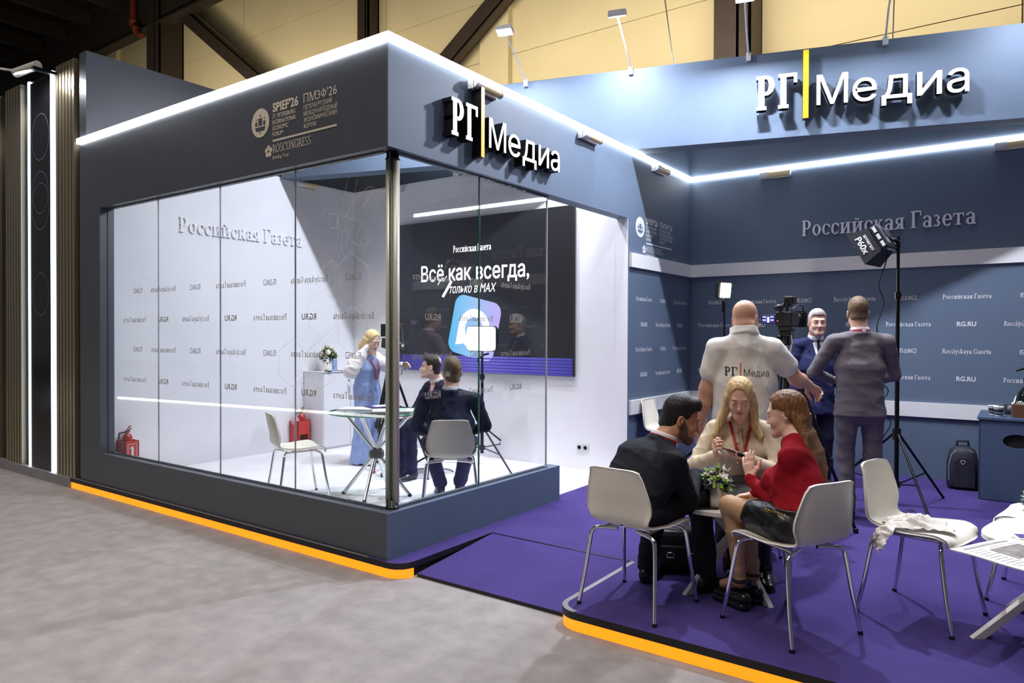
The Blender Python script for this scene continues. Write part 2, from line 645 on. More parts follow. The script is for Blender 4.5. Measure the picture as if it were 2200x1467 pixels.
def column(x0, x1, yf):
    m = MB()
    m.box((x0, yf, 0), (x1, yf + .05, 14.3)).box((x0, 13.94, 0), (x1, 13.99, 14.3))
    m.box(((x0 + x1) / 2 + .08, yf, 0), ((x0 + x1) / 2 + .13, 13.99, 14.3))
    m.box((x1 - .04, yf, 0), (x1, 13.99, 14.3))
    struct(m.build('column', STEEL))


column(-25.55, -24.67, 13.1)
column(-15.05, -14.62, 13.58)
column(-4.78, -4.09, 13.25)


def brace(a, b, w_=.42, d=.3):
    a, b = Vector(a), Vector(b)
    u = (b - a).normalized()
    n = Vector((0, -1, 0))
    M = frame(a, u, n.cross(u) * -1, n)
    L_ = (b - a).length
    m = MB()
    m.box((0, -w_ / 2, -d / 2), (L_, w_ / 2, -d / 2 + .04), M).box((0, -w_ / 2, d / 2 - .04), (L_, w_ / 2, d / 2), M)
    m.box((0, -w_ / 2, -d / 2), (L_, -w_ / 2 + .04, d / 2), M)
    struct(m.build('beam_brace', STEEL))


brace((-24.6, 13.5, 13.3), (-14.9, 13.5, 6.2))
brace((-8.4, 13.5, 10.6), (-14.6, 13.5, 6.4))
t = empty('sprinkler_pipe', (-26.3, 13.0, 13.9), 0, 'rust red sprinkler pipe bending beside the dark hall column', 'pipe')
MB().tube([(0, 0, .6), (0, 0, -1.0), (.04, 0, -1.12), (.2, 0, -1.3), (.5, .02, -1.62)], .1, 12).build('pipe_run', mat('pipe_red', srgb(120, 52, 34), .5), t)
MB().tube([(0, 0, -.95), (0, 0, -1.12)], .135, 12).tube([(.16, 0, -1.25), (.26, 0, -1.37)], .135, 12).build('pipe_elbow', mat('pipe_fitting', srgb(140, 70, 40), .5), t)

# ------------------------------------------------------------------ platform, ramp, booth floor
def arc(cx, cy, r, a0, a1, n=8):
    return [(cx + r * math.cos(math.radians(a0 + (a1 - a0) * i / n)), cy + r * math.sin(math.radians(a0 + (a1 - a0) * i / n))) for i in range(n + 1)]


RR = .13
YP, XA, XB, YR = 3.25, -3.19, -2.045, 4.2
edge_a = [(-7.86, YP)] + arc(XA - RR, YP + RR, RR, -90, 0) + [(XA, YR)]
edge_b = [(XB, YR), (XB, YP + RR)] + arc(XB + RR, YP + RR, RR, 180, 270) + [(2.6, YP)]
outline = edge_a + edge_b + [(2.6, 8.62), (-7.86, 8.62)]
m = MB()
m.prism(outline, .06, .1, None, 0, 1)
struct(m.build('floor_platform', [PURPLE, BLACKT]))
m = MB()
inset = lambda p, d: p
m.prism([(-7.84, YP + .03)] + arc(XA - RR - .02, YP + RR + .01, RR, -90, 0)[:-1] + [(XA - .02, YR), (XB + .02, YR)] + arc(XB + RR + .02, YP + RR + .01, RR, 180, 270) + [(2.58, YP + .03), (2.58, 8.6), (-7.84, 8.6)], 0.0, .06)
struct(m.build('floor_platform_base', BLACKT))


def strip(path, z0, z1, th, name, ma):
    V, F = [], []
    P = [Vector((*p, 0)) for p in path]
    for i, p in enumerate(P):
        d = (P[min(i + 1, len(P) - 1)] - P[max(i - 1, 0)]).normalized()
        n = Vector((d.y, -d.x, 0))
        for q, z in ((p, z0), (p + n * th, z0), (p + n * th, z1), (p, z1)):
            V.append((q.x, q.y, z))
    for i in range(len(P) - 1):
        for k in range(4):
            a, b = i * 4 + k, i * 4 + (k + 1) % 4
            F.append((a, a + 4, b + 4, b))
    F += [(0, 1, 2, 3), tuple(len(V) - 4 + k for k in (3, 2, 1, 0))]
    return struct(MB().add(V, F).build(name, ma))


strip([(-7.86, YP + .022)] + [(x, y + .012) for x, y in arc(XA - RR - .01, YP + RR + .01, RR, -90, -15)], 0, .058, .02, 'trim_1', ORANGE)
strip([(x + .005, y + .012) for x, y in arc(XB + RR + .01, YP + RR + .01, RR, 185, 270)] + [(2.6, YP + .022)], 0, .058, .02, 'trim_2', ORANGE)
# thin metal edge between facade and platform, metal angle round the ramp
strip([(-7.86, YP + .012), (XA - .3, YP + .012)], .1, .106, .012, 'trim_3', ALU)
strip([(XB, YR), (XB, YP + RR)] + arc(XB + RR, YP + RR, RR, 180, 270), .1, .103, -.03, 'trim_4', ALU)
strip([(XA + .01, YR + .004), (XB - .01, YR + .004)], .1, .102, .014, 'trim_5', BLACKM)
m = MB()
V = [(XA + .015, 3.38, 0), (XB - .005, 3.38, 0), (XB - .005, YR, 0), (XA + .015, YR, 0), (XA + .015, 3.38, .022), (XB - .005, 3.38, .022), (XB - .005, YR, .1), (XA + .015, YR, .1)]
m.add(V, [(4, 5, 6, 7)], mi=0)
m.add(V, [(0, 1, 5, 4), (1, 2, 6, 5), (2, 3, 7, 6), (3, 0, 4, 7)], mi=1)
struct(m.build('floor_ramp', [PURPLE, BLACKT]))
m = MB().box((-7.54, 3.40, .1), (-3.47, YI, .104)).box((-3.47, 5.4, .1), (X0 - .1, YI, .104))
struct(m.build('floor_booth', WCARP))

# ------------------------------------------------------------------ stand walls
TA = .133
def sheet_box(name, lo, hi, ma):
    return struct(MB().box(lo, hi).build(name, ma))


# front facade (facing the aisle) with its long window opening
m = MB()
m.box((XL, Y0, ZF), (-7.276, Y0 + TA, ZT + .03)).box((-7.276, Y0, 2.80), (X0 - .012, Y0 + TA, ZT + .03)).box((-7.276, Y0, ZF), (X0 - .012, Y0 + TA, .406))
struct(m.build('wall_front', NAVYD))
# side facade (facing the open stand): parapet, doorway, solid end
m = MB()
m.box((X0 - .012, Y0 + .001, 2.80), (X0, Y0 + TA, ZT + .03)).box((X0 - .012, Y0 + .001, ZF), (X0, Y0 + TA, .406))
m.box((X0 - TA, Y0 + TA, 2.80), (X0, YI, ZT + .03)).box((X0 - TA, Y0 + TA, ZF), (X0, 5.40, .406))
m.box((X0 - TA, YI + .14, ZF), (X0, YB, ZT + .03)).box((X0 - TA, YI, ZF), (X0, YI + .14, ZT + .03)).box((X0 - TA, 7.08, ZT + .03), (X0 - .02, YB, 4.36))
struct(m.build('wall_side', NAVY))
m = MB().box((XL, Y0, ZT), (-7.555, 6.88, 4.385)).box((XL, Y0 + TA, ZF), (-7.555, 6.88, ZT))
struct(m.build('wall_left', NAVYD))
struct(MB().box((-7.555, 3.40, .104), (-7.54, YI, 3.54)).build('wall_left_lining', WHITE))
struct(MB().box((-7.555, YI + .012, ZF), (X0 - TA, 6.88, 4.36)).build('wall_back', NAVYD))
struct(MB().box((-7.54, YI, .104), (X0 - .004, YI + .012, 3.54)).build('wall_back_lining', WHITE))
struct(MB().box((X0 - TA, YB, ZF), (2.3, YB + .15, 4.36)).build('wall_rear', NAVY))
struct(MB().box((1.24, 7.6, ZF), (1.4, YB, ZT + .03)).build('wall_right', NAVY))
# cover strips on the doorway lining
struct(MB().box((X0 - TA, YI - .004, .104), (X0, YI, 2.8)).build('trim_6', WHITE))

# white rails on the walls
for n, z0, z1 in ((7, 2.292, 2.442), (8, .735, .885)):
    struct(MB().box((X0, YI + .03, z0), (X0 + .03, YB, z1)).build('trim_%d' % n, WTRIM))
    struct(MB().box((X0 + .03, YB - .03, z0), (1.24, YB, z1)).build('trim_%d' % (n + 4), WTRIM))
# light strips along the top edges
struct(MB().box((XL - .02, Y0 - .022, 3.477), (X0 + .022, Y0, 3.53)).build('trim_13', LED))
struct(MB().box((X0, Y0, 3.477), (X0 + .022, YB, 3.53)).build('trim_14', LED))
struct(MB().box((X0 + .022, YB - .022, 3.477), (1.22, YB, 3.53)).build('trim_15', LED))

# diagonal header wall carrying the large sign
BU = Vector((1, .30, 0)).normalized()
BN = Vector((BU.y, -BU.x, 0))
BP = Vector((-3.123, 6.845, 3.52))
BM = frame(BP, BU, (0, 0, 1), BN)         # local x along, y up, z towards the viewer
m = MB().box((-4.58, 0, -.22), (5.6, .84, 0), BM)
struct(m.build('wall_header', NAVY))

# ------------------------------------------------------------------ glazing
def pane(name, lo, hi, par):
    return MB().box(lo, hi).build(name, GLASS, par)


JOINT = mat('glass_joint', srgb(200, 200, 206), .3, var=.1)
win_a = empty('window_1', (0, 0, 0))
struct(win_a)
for a, b in ((-7.272, -6.346), (-6.346, -5.367), (-5.367, -4.392), (-4.392, -3.445)):
    p = pane('pane', (a + .002, 3.352, .42), (b - .002, 3.362, 2.79), win_a)
    if b < -4:
        MB().box((b - .002, 3.351, .42), (b + .002, 3.363, 2.79)).build('pane_joint', JOINT, p)
fr = MB().box((-7.276, 3.340, .406), (-3.45, 3.346, .414)).box((-7.276, 3.368, .406), (-3.45, 3.374, .414)).box((-7.276, 3.340, 2.79), (-3.45, 3.346, 2.8)).box((-7.276, 3.368, 2.79), (-3.45, 3.374, 2.8)).box((-7.276, 3.345, .406), (-7.268, 3.369, 2.8))
fr.build('window_frame', NAVYD, win_a)
win_b = empty('window_2', (0, 0, 0))
struct(win_b)
for a, b in ((3.40, 4.309), (4.309, 5.27)):
    p = pane('pane', (-3.405, a + .002, .42), (-3.395, b - .002, 2.79), win_b)
    MB().box((-3.407, b - .003, .42), (-3.393, b + .003, 2.79)).build('pane_joint', GEDGE if b < 5 else JOINT, p)
MB().box((-3.389, 3.4, .406), (-3.383, 5.27, .414)).box((-3.389, 3.4, 2.79), (-3.383, 5.27, 2.8)).box((-3.417, 3.4, .406), (-3.411, 5.27, .414)).box((-3.417, 3.4, 2.79), (-3.411, 5.27, 2.8)).build('window_frame', NAVYD, win_b)
post = empty('corner_post', (-3.425, 3.385, .406), 0, 'pale round corner post holding the two glass fronts together', 'post')
PST = mat('post_cream', srgb(206, 198, 182), 0.3, 0.1, var=.02)
MB().lathe([(0, .04), (.026, .04), (.026, 2.34), (0, 2.34)], 20, Matrix.Translation((-.022, .012, 0))).lathe([(0, .04), (.026, .04), (.026, 2.34), (0, 2.34)], 20, Matrix.Translation((.022, .026, 0))).build('post_tube', PST, post)
MB().box((-.003, -.03, .01), (.004, .02, 2.385), frame((.002, -.004, 0), (.813, .582, 0), (-.582, .813, 0))).build('glass_edge', GEDGE, post)
for z in (0, 2.335):
    MB().lathe([(0, z), (.05, z), (.05, z + .012), (.042, z + .014), (.042, z + .06), (0, z + .06)], 20, Matrix.Translation((0, .018, 0))).build('bracket', BLACKM, post)

# vinyl lettering on the glass, readable from inside
ROWS_A = {1.975: 'rlrcrlr', 1.705: 'cdldcdl', 1.43: 'rcrlrcr', 1.146: 'cdcdcdc'}
COLS_A = [-6.76, -6.25, -5.728, -5.21, -4.692, -4.226, -3.75]
m = MB()
for z, row in ROWS_A.items():
    for k, x in zip(row, COLS_A):
        if k == 'r' and x < -6.7:
            x += .06
        add_logo(m, k, frame((x, 3.349, z), (-1, 0, 0), (0, 0, 1), (0, -1, 0)))
m.build('vinyl_logos', GOLDV, win_a)
ROWS_B = {1.98: 'crl', 1.701: 'dcd', 1.426: 'lrc', 1.145: 'dcd'}
m = MB()
for z, row in ROWS_B.items():
    for k, y in zip(row, (3.77, 4.265, 4.79)):
        add_logo(m, k, frame((-3.390, y, z), (0, -1, 0), (0, 0, 1), (1, 0, 0)))
m.build('vinyl_logos', GOLDV, win_b)

# frosted honeycomb and bee drawing on the last pane of the front window
m = MB()
def line2(pts, wd, closed=False):
    P = [Vector((p[0], p[1])) for p in pts]
    if closed:
        P = P + [P[0]]
    for a, b in zip(P, P[1:]):
        d = (b - a)
        if d.length < 1e-6:
            continue
        d.normalize()
        n = Vector((-d.y, d.x)) * wd / 2
        a2, b2 = a - d * wd * .3, b + d * wd * .3
        FM.add([(a2.x + n.x, a2.y + n.y, 0), (a2.x - n.x, a2.y - n.y, 0), (b2.x - n.x, b2.y - n.y, 0), (b2.x + n.x, b2.y + n.y, 0)], [(0, 1, 2, 3)], False, FMX)


FM = MB()
FMX = frame((0, 3.349, 0), (1, 0, 0), (0, 0, 1), (0, -1, 0))
for cx, cz, r in ((-4.08, 1.72, .17), (-3.78, 1.94, .2), (-3.76, 1.60, .17), (-4.42, 1.36, .18), (-4.09, 1.36, .18), (-3.98, 2.0, .1), (-4.3, 1.1, .12)):
    line2([(cx + r * math.sin(math.radians(60 * k)), cz + r * math.cos(math.radians(60 * k))) for k in range(6)], .012, True)
for (cx, cz, s, fl) in ((-3.82, 2.36, 1.0, 1), (-6.65, 1.98, .55, 1)):
    el = lambda x, z, a, b, r0=0, n=18: [(cx + s * fl * (x + a * math.cos(2 * PI * k / n) * math.cos(r0) - b * math.sin(2 * PI * k / n) * math.sin(r0)), cz + s * (z + a * math.cos(2 * PI * k / n) * math.sin(r0) + b * math.sin(2 * PI * k / n) * math.cos(r0))) for k in range(n)]
    line2(el(-.14, .02, .055, .05), .006, True)
    line2(el(-.03, 0, .07, .065), .006, True)
    line2(el(.1, -.08, .13, .075, -.7), .006, True)
    for q in (-.05, 0, .05, .09):
        line2([(cx + s * fl * (.1 + q - .03), cz + s * (-.08 - q - .07)), (cx + s * fl * (.1 + q + .05), cz + s * (-.08 - q + .05))], .007)
    line2(el(.03, .2, .18, .05, 1.2), .005, True)
    line2(el(.13, .12, .16, .045, .6), .005, True)
    for q in (-.08, -.03, .02):
        line2([(cx + s * fl * q, cz - s * .06), (cx + s * fl * (q - .03), cz - s * .16), (cx + s * fl * (q + .01), cz - s * .24)], .006)
    line2([(cx - s * fl * .17, cz + s * .06), (cx - s * fl * .24, cz + s * .12), (cx - s * fl * .27, cz + s * .06)], .005)
FM.build('frosted_drawing', FILM, win_a)

# ------------------------------------------------------------------ printed logos on the navy walls
PRINT = mat('print_white', srgb(222, 222, 226), 0.5, var=.01)
m = MB()
XS = [-3.02 + .5175 * i for i in range(9)]
for z, row in {1.975: 'rcrlrcrlr', 1.698: 'cdldcdldc', 1.42: 'rcrcrlrcr', 1.143: 'cdcdcdcdc'}.items():
    for k, x in zip(row, XS):
        if x < 1.0:
            add_logo(m, k, frame((x, YB - .002, z), (1, 0, 0), (0, 0, 1), (0, -1, 0)))
struct(m.build('wall_rear_print', PRINT))
m = MB()
for z, row in {1.968: 'crl', 1.692: 'dld', 1.422: 'lrc', 1.147: 'dcd'}.items():
    for k, y in zip(row, (7.137, 7.645, 8.14)):
        add_logo(m, k, frame((X0 + .002, y, z), (0, 1, 0), (0, 0, 1), (1, 0, 0)), .98)


def forum_block(mb, M):
    """Forum emblem and captions; M's origin is the left end of the first headline's baseline, unit 1 m."""
    T = lambda x, y: M @ Matrix.Translation((x, y, 0))
    n = 32
    c = T(-.152, -.055)
    mb.add([(.11 * math.cos(2 * PI * k / n), .11 * math.sin(2 * PI * k / n), 0) for k in range(n)], [list(range(n))], False, c, 0)
    q = lambda pts: mb.add([(x, y, .0012) for x, y in pts], [list(range(len(pts)))], False, c, 1)
    q([(-.066, -.03), (-.046, -.062), (.05, -.062), (.066, -.03)])
    q([(-.024, -.02), (.024, -.02), (.024, .036), (-.024, .036)])
    for s_ in (-1, 1):
        q([(s_ * .05 - .013, -.02), (s_ * .05 + .013, -.02), (s_ * .05 + .013, .012), (s_ * .05 - .013, .012)])
        q([(s_ * .05 - .005, .024), (s_ * .05 + .005, .024), (s_ * .05 + .005, .036), (s_ * .05 - .005, .036)])
    q([(-.006, .048), (.006, .048), (.006, .064), (-.006, .064)])
    q([(-.004, -.084), (.004, -.084), (.004, -.066), (-.004, -.066)])
    ln = [('SPIEF\u203226', 0, .0, .062, .30, .035), ('ST. PETERSBURG', 0, -.050, .031, .265, .01), ('INTERNATIONAL', 0, -.094, .031, .275, .01), ('ECONOMIC', 0, -.138, .031, .185, .01), ('FORUM', 0, -.182, .031, .125, .01),
          ('\u041f\u041c\u042d\u0424\u203226', .36, 0, .062, .355, .0), ('\u041f\u0415\u0422\u0415\u0420\u0411\u0423\u0420\u0413\u0421\u041a\u0418\u0419', .36, -.050, .031, .305, 0), ('\u041c\u0415\u0416\u0414\u0423\u041d\u0410\u0420\u041e\u0414\u041d\u042b\u0419', .36, -.094, .031, .36, 0), ('\u042d\u041a\u041e\u041d\u041e\u041c\u0418\u0427\u0415\u0421\u041a\u0418\u0419', .36, -.138, .031, .355, 0), ('\u0424\u041e\u0420\u0423\u041c', .36, -.182, .031, .135, 0)]
    for t_, x, y, h, w_, bo in ln:
        add_sans(mb, t_.replace('\u2032', "'"), T(x, y), h, 0, w_, bo, 'l', 0)
    mb.add([(0, -.222, 0), (.715, -.222, 0), (.715, -.207, 0), (0, -.207, 0)], [(0, 1, 2, 3)], False, M, 0)
    add_serif(mb, 'ROSCONGRESS', T(.0, -.305), .062, 0, .445, .15, .06, 'l', 0)
    add_sans(mb, 'Building Trust', T(.0, -.352), .026, 0, .19, .0, 'l', 0, None, .12)
    for k in range(5):
        a = 2 * PI * k / 5 + .3
        cc = T(-.05 + .028 * math.cos(a), -.285 + .028 * math.sin(a))
        mb.add([(.019 * math.cos(2 * PI * j / 10), .019 * math.sin(2 * PI * j / 10), 0) for j in range(10)], [list(range(10))], False, cc, 0)


forum_block(m, frame((X0 + .003, 7.176, 2.795), (0, 1, 0), (0, 0, 1), (1, 0, 0)))
struct(m.build('wall_side_print', [PRINT, NAVY]))
m = MB()
forum_block(m, frame((-4.545, Y0 - .003, 3.232), (1, 0, 0), (0, 0, 1), (0, -1, 0)))
struct(m.build('wall_front_print', [mat('foil_champagne', srgb(206, 196, 178), 0.5, 0.0, var=.03), NAVYD]))

# ------------------------------------------------------------------ raised newspaper titles and lit signs
LETW = mat('letters_white', srgb(232, 231, 234), 0.4, var=.01)
m = MB()
add_serif(m, 'Российская Газета', frame((-2.016, YB, 2.70), (1, 0, 0), (0, 0, 1), (0, -1, 0)), .176, .02, 1.66, .16, .065, 'l')
tag(m.build('wall_lettering', LETW), 'raised white serif lettering high on the navy rear wall', 'sign')
m = MB()
add_serif(m, 'Российская Газета', frame((-7.54, 4.215, 2.70), (0, 1, 0), (0, 0, 1), (1, 0, 0)), .166, .02, 1.645, .16, .065, 'l')
tag(m.build('wall_lettering', LETW), 'raised white serif lettering on the white wall inside the glass booth', 'sign')
LSIDE = mat('letter_side_black', srgb(20, 18, 17), 0.4)
LFACE = mat('letter_face_lit', (0.85, 0.85, 0.86), 0.4, var=0, emit=(1, 1, 1), estr=1.3)
OFACE = mat('bar_face_lit', srgb(240, 150, 20), 0.4, var=0.02, emit=(1.0, 0.38, 0.01), estr=1.0)


def media_sign(name, M, s, d, label):
    """Serif pair, tall bar and sans word; origin at the left end of the serif baseline; s = metres per unit."""
    root = empty(name, (0, 0, 0), 0, label, 'sign')
    MM = M @ Matrix.Scale(s, 4)
    dd = d / s
    x = 0.0
    for ch, wd in (('Р', .72), ('Г', .68)):
        mb = MB()
        polys, adv = serif_glyph(ch, .2, .1)
        for k, p in enumerate(polys):
            q = [((a) * .66, b * .82) for a, b in p]
            ar = sum(q[j][0] * q[(j + 1) % len(q)][1] - q[(j + 1) % len(q)][0] * q[j][1] for j in range(len(q)))
            if ar < 0:
                q = q[::-1]
            mb.prism([(a + x, b) for a, b in q], 0, dd + (k % 11) * 4e-4, MM, 0, 1)
        mb.build('letter', [LFACE, LSIDE], root)
        x += wd * .66 + .02
    mb = MB()
    mb.prism([(1.06, -.28), (1.185, -.28), (1.185, 1.33), (1.06, 1.33)], 0, dd, MM, 1, 1)
    mb.prism([(1.062, -.278), (1.183, -.278), (1.183, 1.328), (1.062, 1.328)], dd - .002, dd + .002, MM, 0, 0)
    mb.build('bar', [OFACE, LSIDE], root)
    tag(root.children[-1], 'lit orange bar')
    x = 1.36
    for ch, wd in zip('Медиа', (.74, .575, .69, .56, .5)):
        vs, fs, w0 = sans(ch, 0.0)
        mb = MB()
        add_sans(mb, ch, MM @ Matrix.Translation((x, 0, 0)), .66, dd, wd - .07, 0.0, 'l', 0, 1)
        mb.build('letter', [LFACE, LSIDE], root)
        x += wd + .03
    return root


media_sign('lit_sign', BM @ Matrix.Translation((1.02, .25, .03)), .404, .085, 'large lit letter sign with orange bar on the slanting header wall')
media_sign('lit_sign', frame((X0, 3.80, 2.985), (0, 1, 0), (0, 0, 1), (1, 0, 0)), .322, .085, 'smaller lit letter sign with orange bar above the glass booth')

# ------------------------------------------------------------------ wall screen
sg = empty('video_screen', (0, 0, 0), 0, 'large dark video screen on the booth back wall showing white headline text', 'screen')
SX0, SX1, SZ0, SZ1, SY = -6.80, -3.97, 1.115, 3.0, 6.70
MB().box((SX0, SY, SZ0), (SX1, YI - .002, SZ1)).build('screen_body', mat('screen_black', srgb(12, 11, 14), 0.45, var=.05, emit=(.02, .018, .028), estr=.3), sg)
FS = frame((0, SY - .002, 0), (1, 0, 0), (0, 0, 1), (0, -1, 0))
TXT = emit_mat('screen_text', (1, 1, 1), 1.0)
m = MB()
add_serif(m, 'Российская Газета', FS @ Matrix.Translation((-5.40, 2.585, 0)), .085, 0, .59, .18, .075)
m.build('title_text', TXT, sg)
m = MB()
add_sans(m, 'Всё как всегда,', FS @ Matrix.Translation((-6.228, 2.245, 0)), .185, 0, 1.67, .012, 'l')
m.build('headline_text', TXT, sg)
m = MB()
add_sans(m, 'только в MAX', FS @ Matrix.Translation((-5.765, 2.085, 0)), .105, 0, .72, .0, 'l', 0, None, .2)
m.build('subline_text', TXT, sg)
m = MB()
m.add([(-5.88, 2.05, 0), (-5.845, 2.035, 0), (-5.70, 2.23, 0), (-5.735, 2.245, 0)], [(0, 1, 2, 3)], False, FS)
m.add([(-5.86, 2.24, 0), (-5.85, 2.235, 0), (-5.79, 2.30, 0), (-5.80, 2.306, 0)], [(0, 1, 2, 3)], False, FS)
m.add([(-5.95, 2.20, 0), (-5.94, 2.195, 0), (-5.90, 2.245, 0), (-5.91, 2.25, 0)], [(0, 1, 2, 3)], False, FS)
m.build('pen_stroke', TXT, sg)


def grad_mat(name, stops, axis, lo, hi, strength):
    mm = bpy.data.materials.new(name)
    mm.use_nodes = True
    nt = mm.node_tree
    N, L = nt.nodes, nt.links
    b = N['Principled BSDF']
    b.inputs['Base Color'].default_value = (.02, .02, .02, 1)
    b.inputs['Roughness'].default_value = .45
    tc = N.new('ShaderNodeTexCoord')
    sp = N.new('ShaderNodeSeparateXYZ')
    L.new(tc.outputs['Object'], sp.inputs[0])
    mr = N.new('ShaderNodeMapRange')
    mr.inputs['From Min'].default_value, mr.inputs['From Max'].default_value = lo, hi
    L.new(sp.outputs[axis], mr.inputs['Value'])
    cr = N.new('ShaderNodeValToRGB')
    el = cr.color_ramp.elements
    while len(el) < len(stops):
        el.new(.5)
    for e, (p, c) in zip(el, stops):
        e.position = p
        e.color = (*c, 1)
    L.new(mr.outputs[0], cr.inputs[0])
    L.new(cr.outputs[0], b.inputs['Emission Color'])
    b.inputs['Emission Strength'].default_value = strength
    return mm


BANDM = grad_mat('screen_band', [(0, srgb(44, 40, 130)), (.35, srgb(70, 66, 190)), (.55, srgb(120, 110, 226)), (.8, srgb(92, 84, 210)), (1, srgb(60, 56, 170))], 0, SX0, SX1, .9)
MB().box((SX0 + .01, SY - .003, SZ0 + .005), (SX1 - .01, SY, SZ0 + .20)).build('screen_band', BANDM, sg)
m = MB()
for i in range(5):
    m.box((SX0 + .01, SY - .005, SZ0 + .02 + i * .036), (SX1 - .01, SY - .003, SZ0 + .036 + i * .036))
m.build('screen_waves', grad_mat('screen_waves', [(0, srgb(36, 32, 120)), (.5, srgb(80, 60, 190)), (1, srgb(40, 36, 130))], 0, SX0, SX1, .8), sg)
# tilted rounded app tile with a white ring
def rrect(cx, cy, hw, hh, r, n=6):
    out = []
    for sx, sy, a in ((1, 1, 0), (-1, 1, 90), (-1, -1, 180), (1, -1, 270)):
        out += [(cx + sx * (hw - r) + r * math.cos(math.radians(a + 90 * k / n)), cy + sy * (hh - r) + r * math.sin(math.radians(a + 90 * k / n))) for k in range(n + 1)]
    return out


FT = FS @ Matrix.Translation((-5.36, 1.655, .002)) @ Matrix.Rotation(math.radians(-13), 4, 'Z')
m = MB()
m.add([(x, y, 0) for x, y in rrect(0, 0, .36, .36, .13)], [list(range(28))], False, FT)
m.build('app_tile', grad_mat('screen_tile', [(0, srgb(96, 196, 250)), (.5, srgb(160, 205, 255)), (1, srgb(200, 180, 255))], 0, -5.72, -5.0, 1.0), sg)
m = MB()
for q in ring(0, -.01, .24, .24, .1, .1, 0, 360, 32):
    m.add([(x, y, .001) for x, y in q], [(0, 1, 2, 3)], False, FT)
m.add([(-.24, -.26, .001), (-.12, -.22, .001), (-.14, .0, .001), (-.24, .0, .001)], [(0, 1, 2, 3)], False, FT)
m.build('app_symbol', TXT, sg)
MB().box((SX0, SY - .001, SZ0 + .2), (SX0 + .002, SY, SZ1)).build('screen_edge', BLACK, sg)

# ------------------------------------------------------------------ neighbouring slatted portal at the left
SLATM = mat('slat_bronze', srgb(176, 164, 138), 0.3, 0.8, var=.1, scale=6, stretch=(30, 30, .4))
port = empty('slatted_portal', (-8.7, 3.4, .1), 0, 'black portal with bronze slats and two vertical light strips', 'portal')
PBK = mat('portal_black', srgb(26, 24, 28), 0.35, var=.06)
px = lambda x: x + 8.7
m = MB().box((px(-11.4), -.1, 0), (px(-7.72), .3, 4.25))
m.build('portal_body', PBK, port)
for a, b in ((-8.215, -7.775), (-9.545, -9.09), (-10.6, -9.75)):
    m = MB()
    n = int((b - a) / .072)
    for i in range(n):
        x = lerp(a, b, (i + .1) / n)
        m.box((px(x), -.14, 0), (px(x + .05), -.1, 4.26), bevel=0)
    m.build('slat_panel', SLATM, port)
MB().box((px(-8.90), -.125, 0), (px(-8.37), -.1, 4.22)).build('gloss_panel', mat('portal_gloss', srgb(24, 22, 26), 0.18, var=.04), port)
for x in (-8.37, -8.945):
    MB().box((px(x), -.13, 0), (px(x + .045), -.1, 4.25)).build('light_strip', LEDB, port)
m = MB()
for z, r in ((3.6, .22), (3.0, .2), (2.85, .22), (1.9, .2)):
    m = MB()
    for q in ring(px(-8.63), z, r, r * 1.15, .006, .006, 0, 360, 40):
        m.add([(x, -.1265, y) for x, y in q], [(0, 1, 2, 3)])
    m.build('circle_line', MATS.get('line_grey') or mat('line_grey', srgb(120, 116, 126), .4), port)
m = MB().box((-11.5, 3.24, 0), (-7.865, 3.3, .1)).box((-11.5, 3.3, 0), (-7.865, 3.75, .1))
struct(m.build('floor_plinth', mat('plinth_grey', srgb(140, 138, 140), .5, .2, var=.1, scale=8)))
lamp = empty('portal_lamp', (-8.35, 3.05, 4.33), 0, 'grey cylindrical lamp with a cable on top of the slatted portal', 'lamp')
MB().tube([(-.16, -.05, -.05), (.14, .05, .0)], .045, 14).build('lamp_body', mat('lamp_grey', srgb(190, 188, 180), .35), lamp)
MB().box((.1, .0, -.06), (.16, .26, -.03)).build('mount', BLACKM, lamp)
l = bpy.data.lights.new('portal_glow', 'AREA')
l.shape = 'RECTANGLE'
l.size, l.size_y, l.energy, l.color = .2, .05, 14, (.92, .94, 1)
o = bpy.data.objects.new('portal_glow', l)
C.objects.link(o)
o.parent = lamp
o.matrix_local = Matrix.Translation((0, -.05, -.06)) @ Matrix.Rotation(math.radians(14), 4, 'X')
MB().tube([(-.15, -.05, -.03), (-.8, -.55, .08), (-1.9, -1.5, .1)], .012, 8).build('cable', mat('cable_white', srgb(200, 200, 200), .5), lamp)

# ------------------------------------------------------------------ stand across the aisle, seen only as a reflection in the glass
m = MB().box((-19, -4.6, 0), (-6.8, -3.4, .09), Matrix.Rotation(math.radians(0), 4, 'Z'))
opp = Matrix.Translation((-13.0, -2.1, 0)) @ Matrix.Rotation(math.atan2(-1.05, 7.7), 4, 'Z')
struct(MB().box((-6, -2.5, 0), (3.9, -.03, .085), opp).build('floor_plinth_opposite', PBK))
struct(MB().box((-6, -.03, .02), (3.9, 0, .07), opp).build('trim_16', emit_mat('led_soft', (1, .97, .88), 7.0)))

# ------------------------------------------------------------------ lamps
LWHITE = mat('lamp_white', srgb(206, 206, 208), 0.35, var=.03)
LPANEL = emit_mat('lamp_panel', (0.86, 0.91, 1.0), 14.0)
TUBEY = mat('tube_diffuser', srgb(222, 200, 150), 0.3, var=.06, scale=12)
FLOOD_W = 70.0


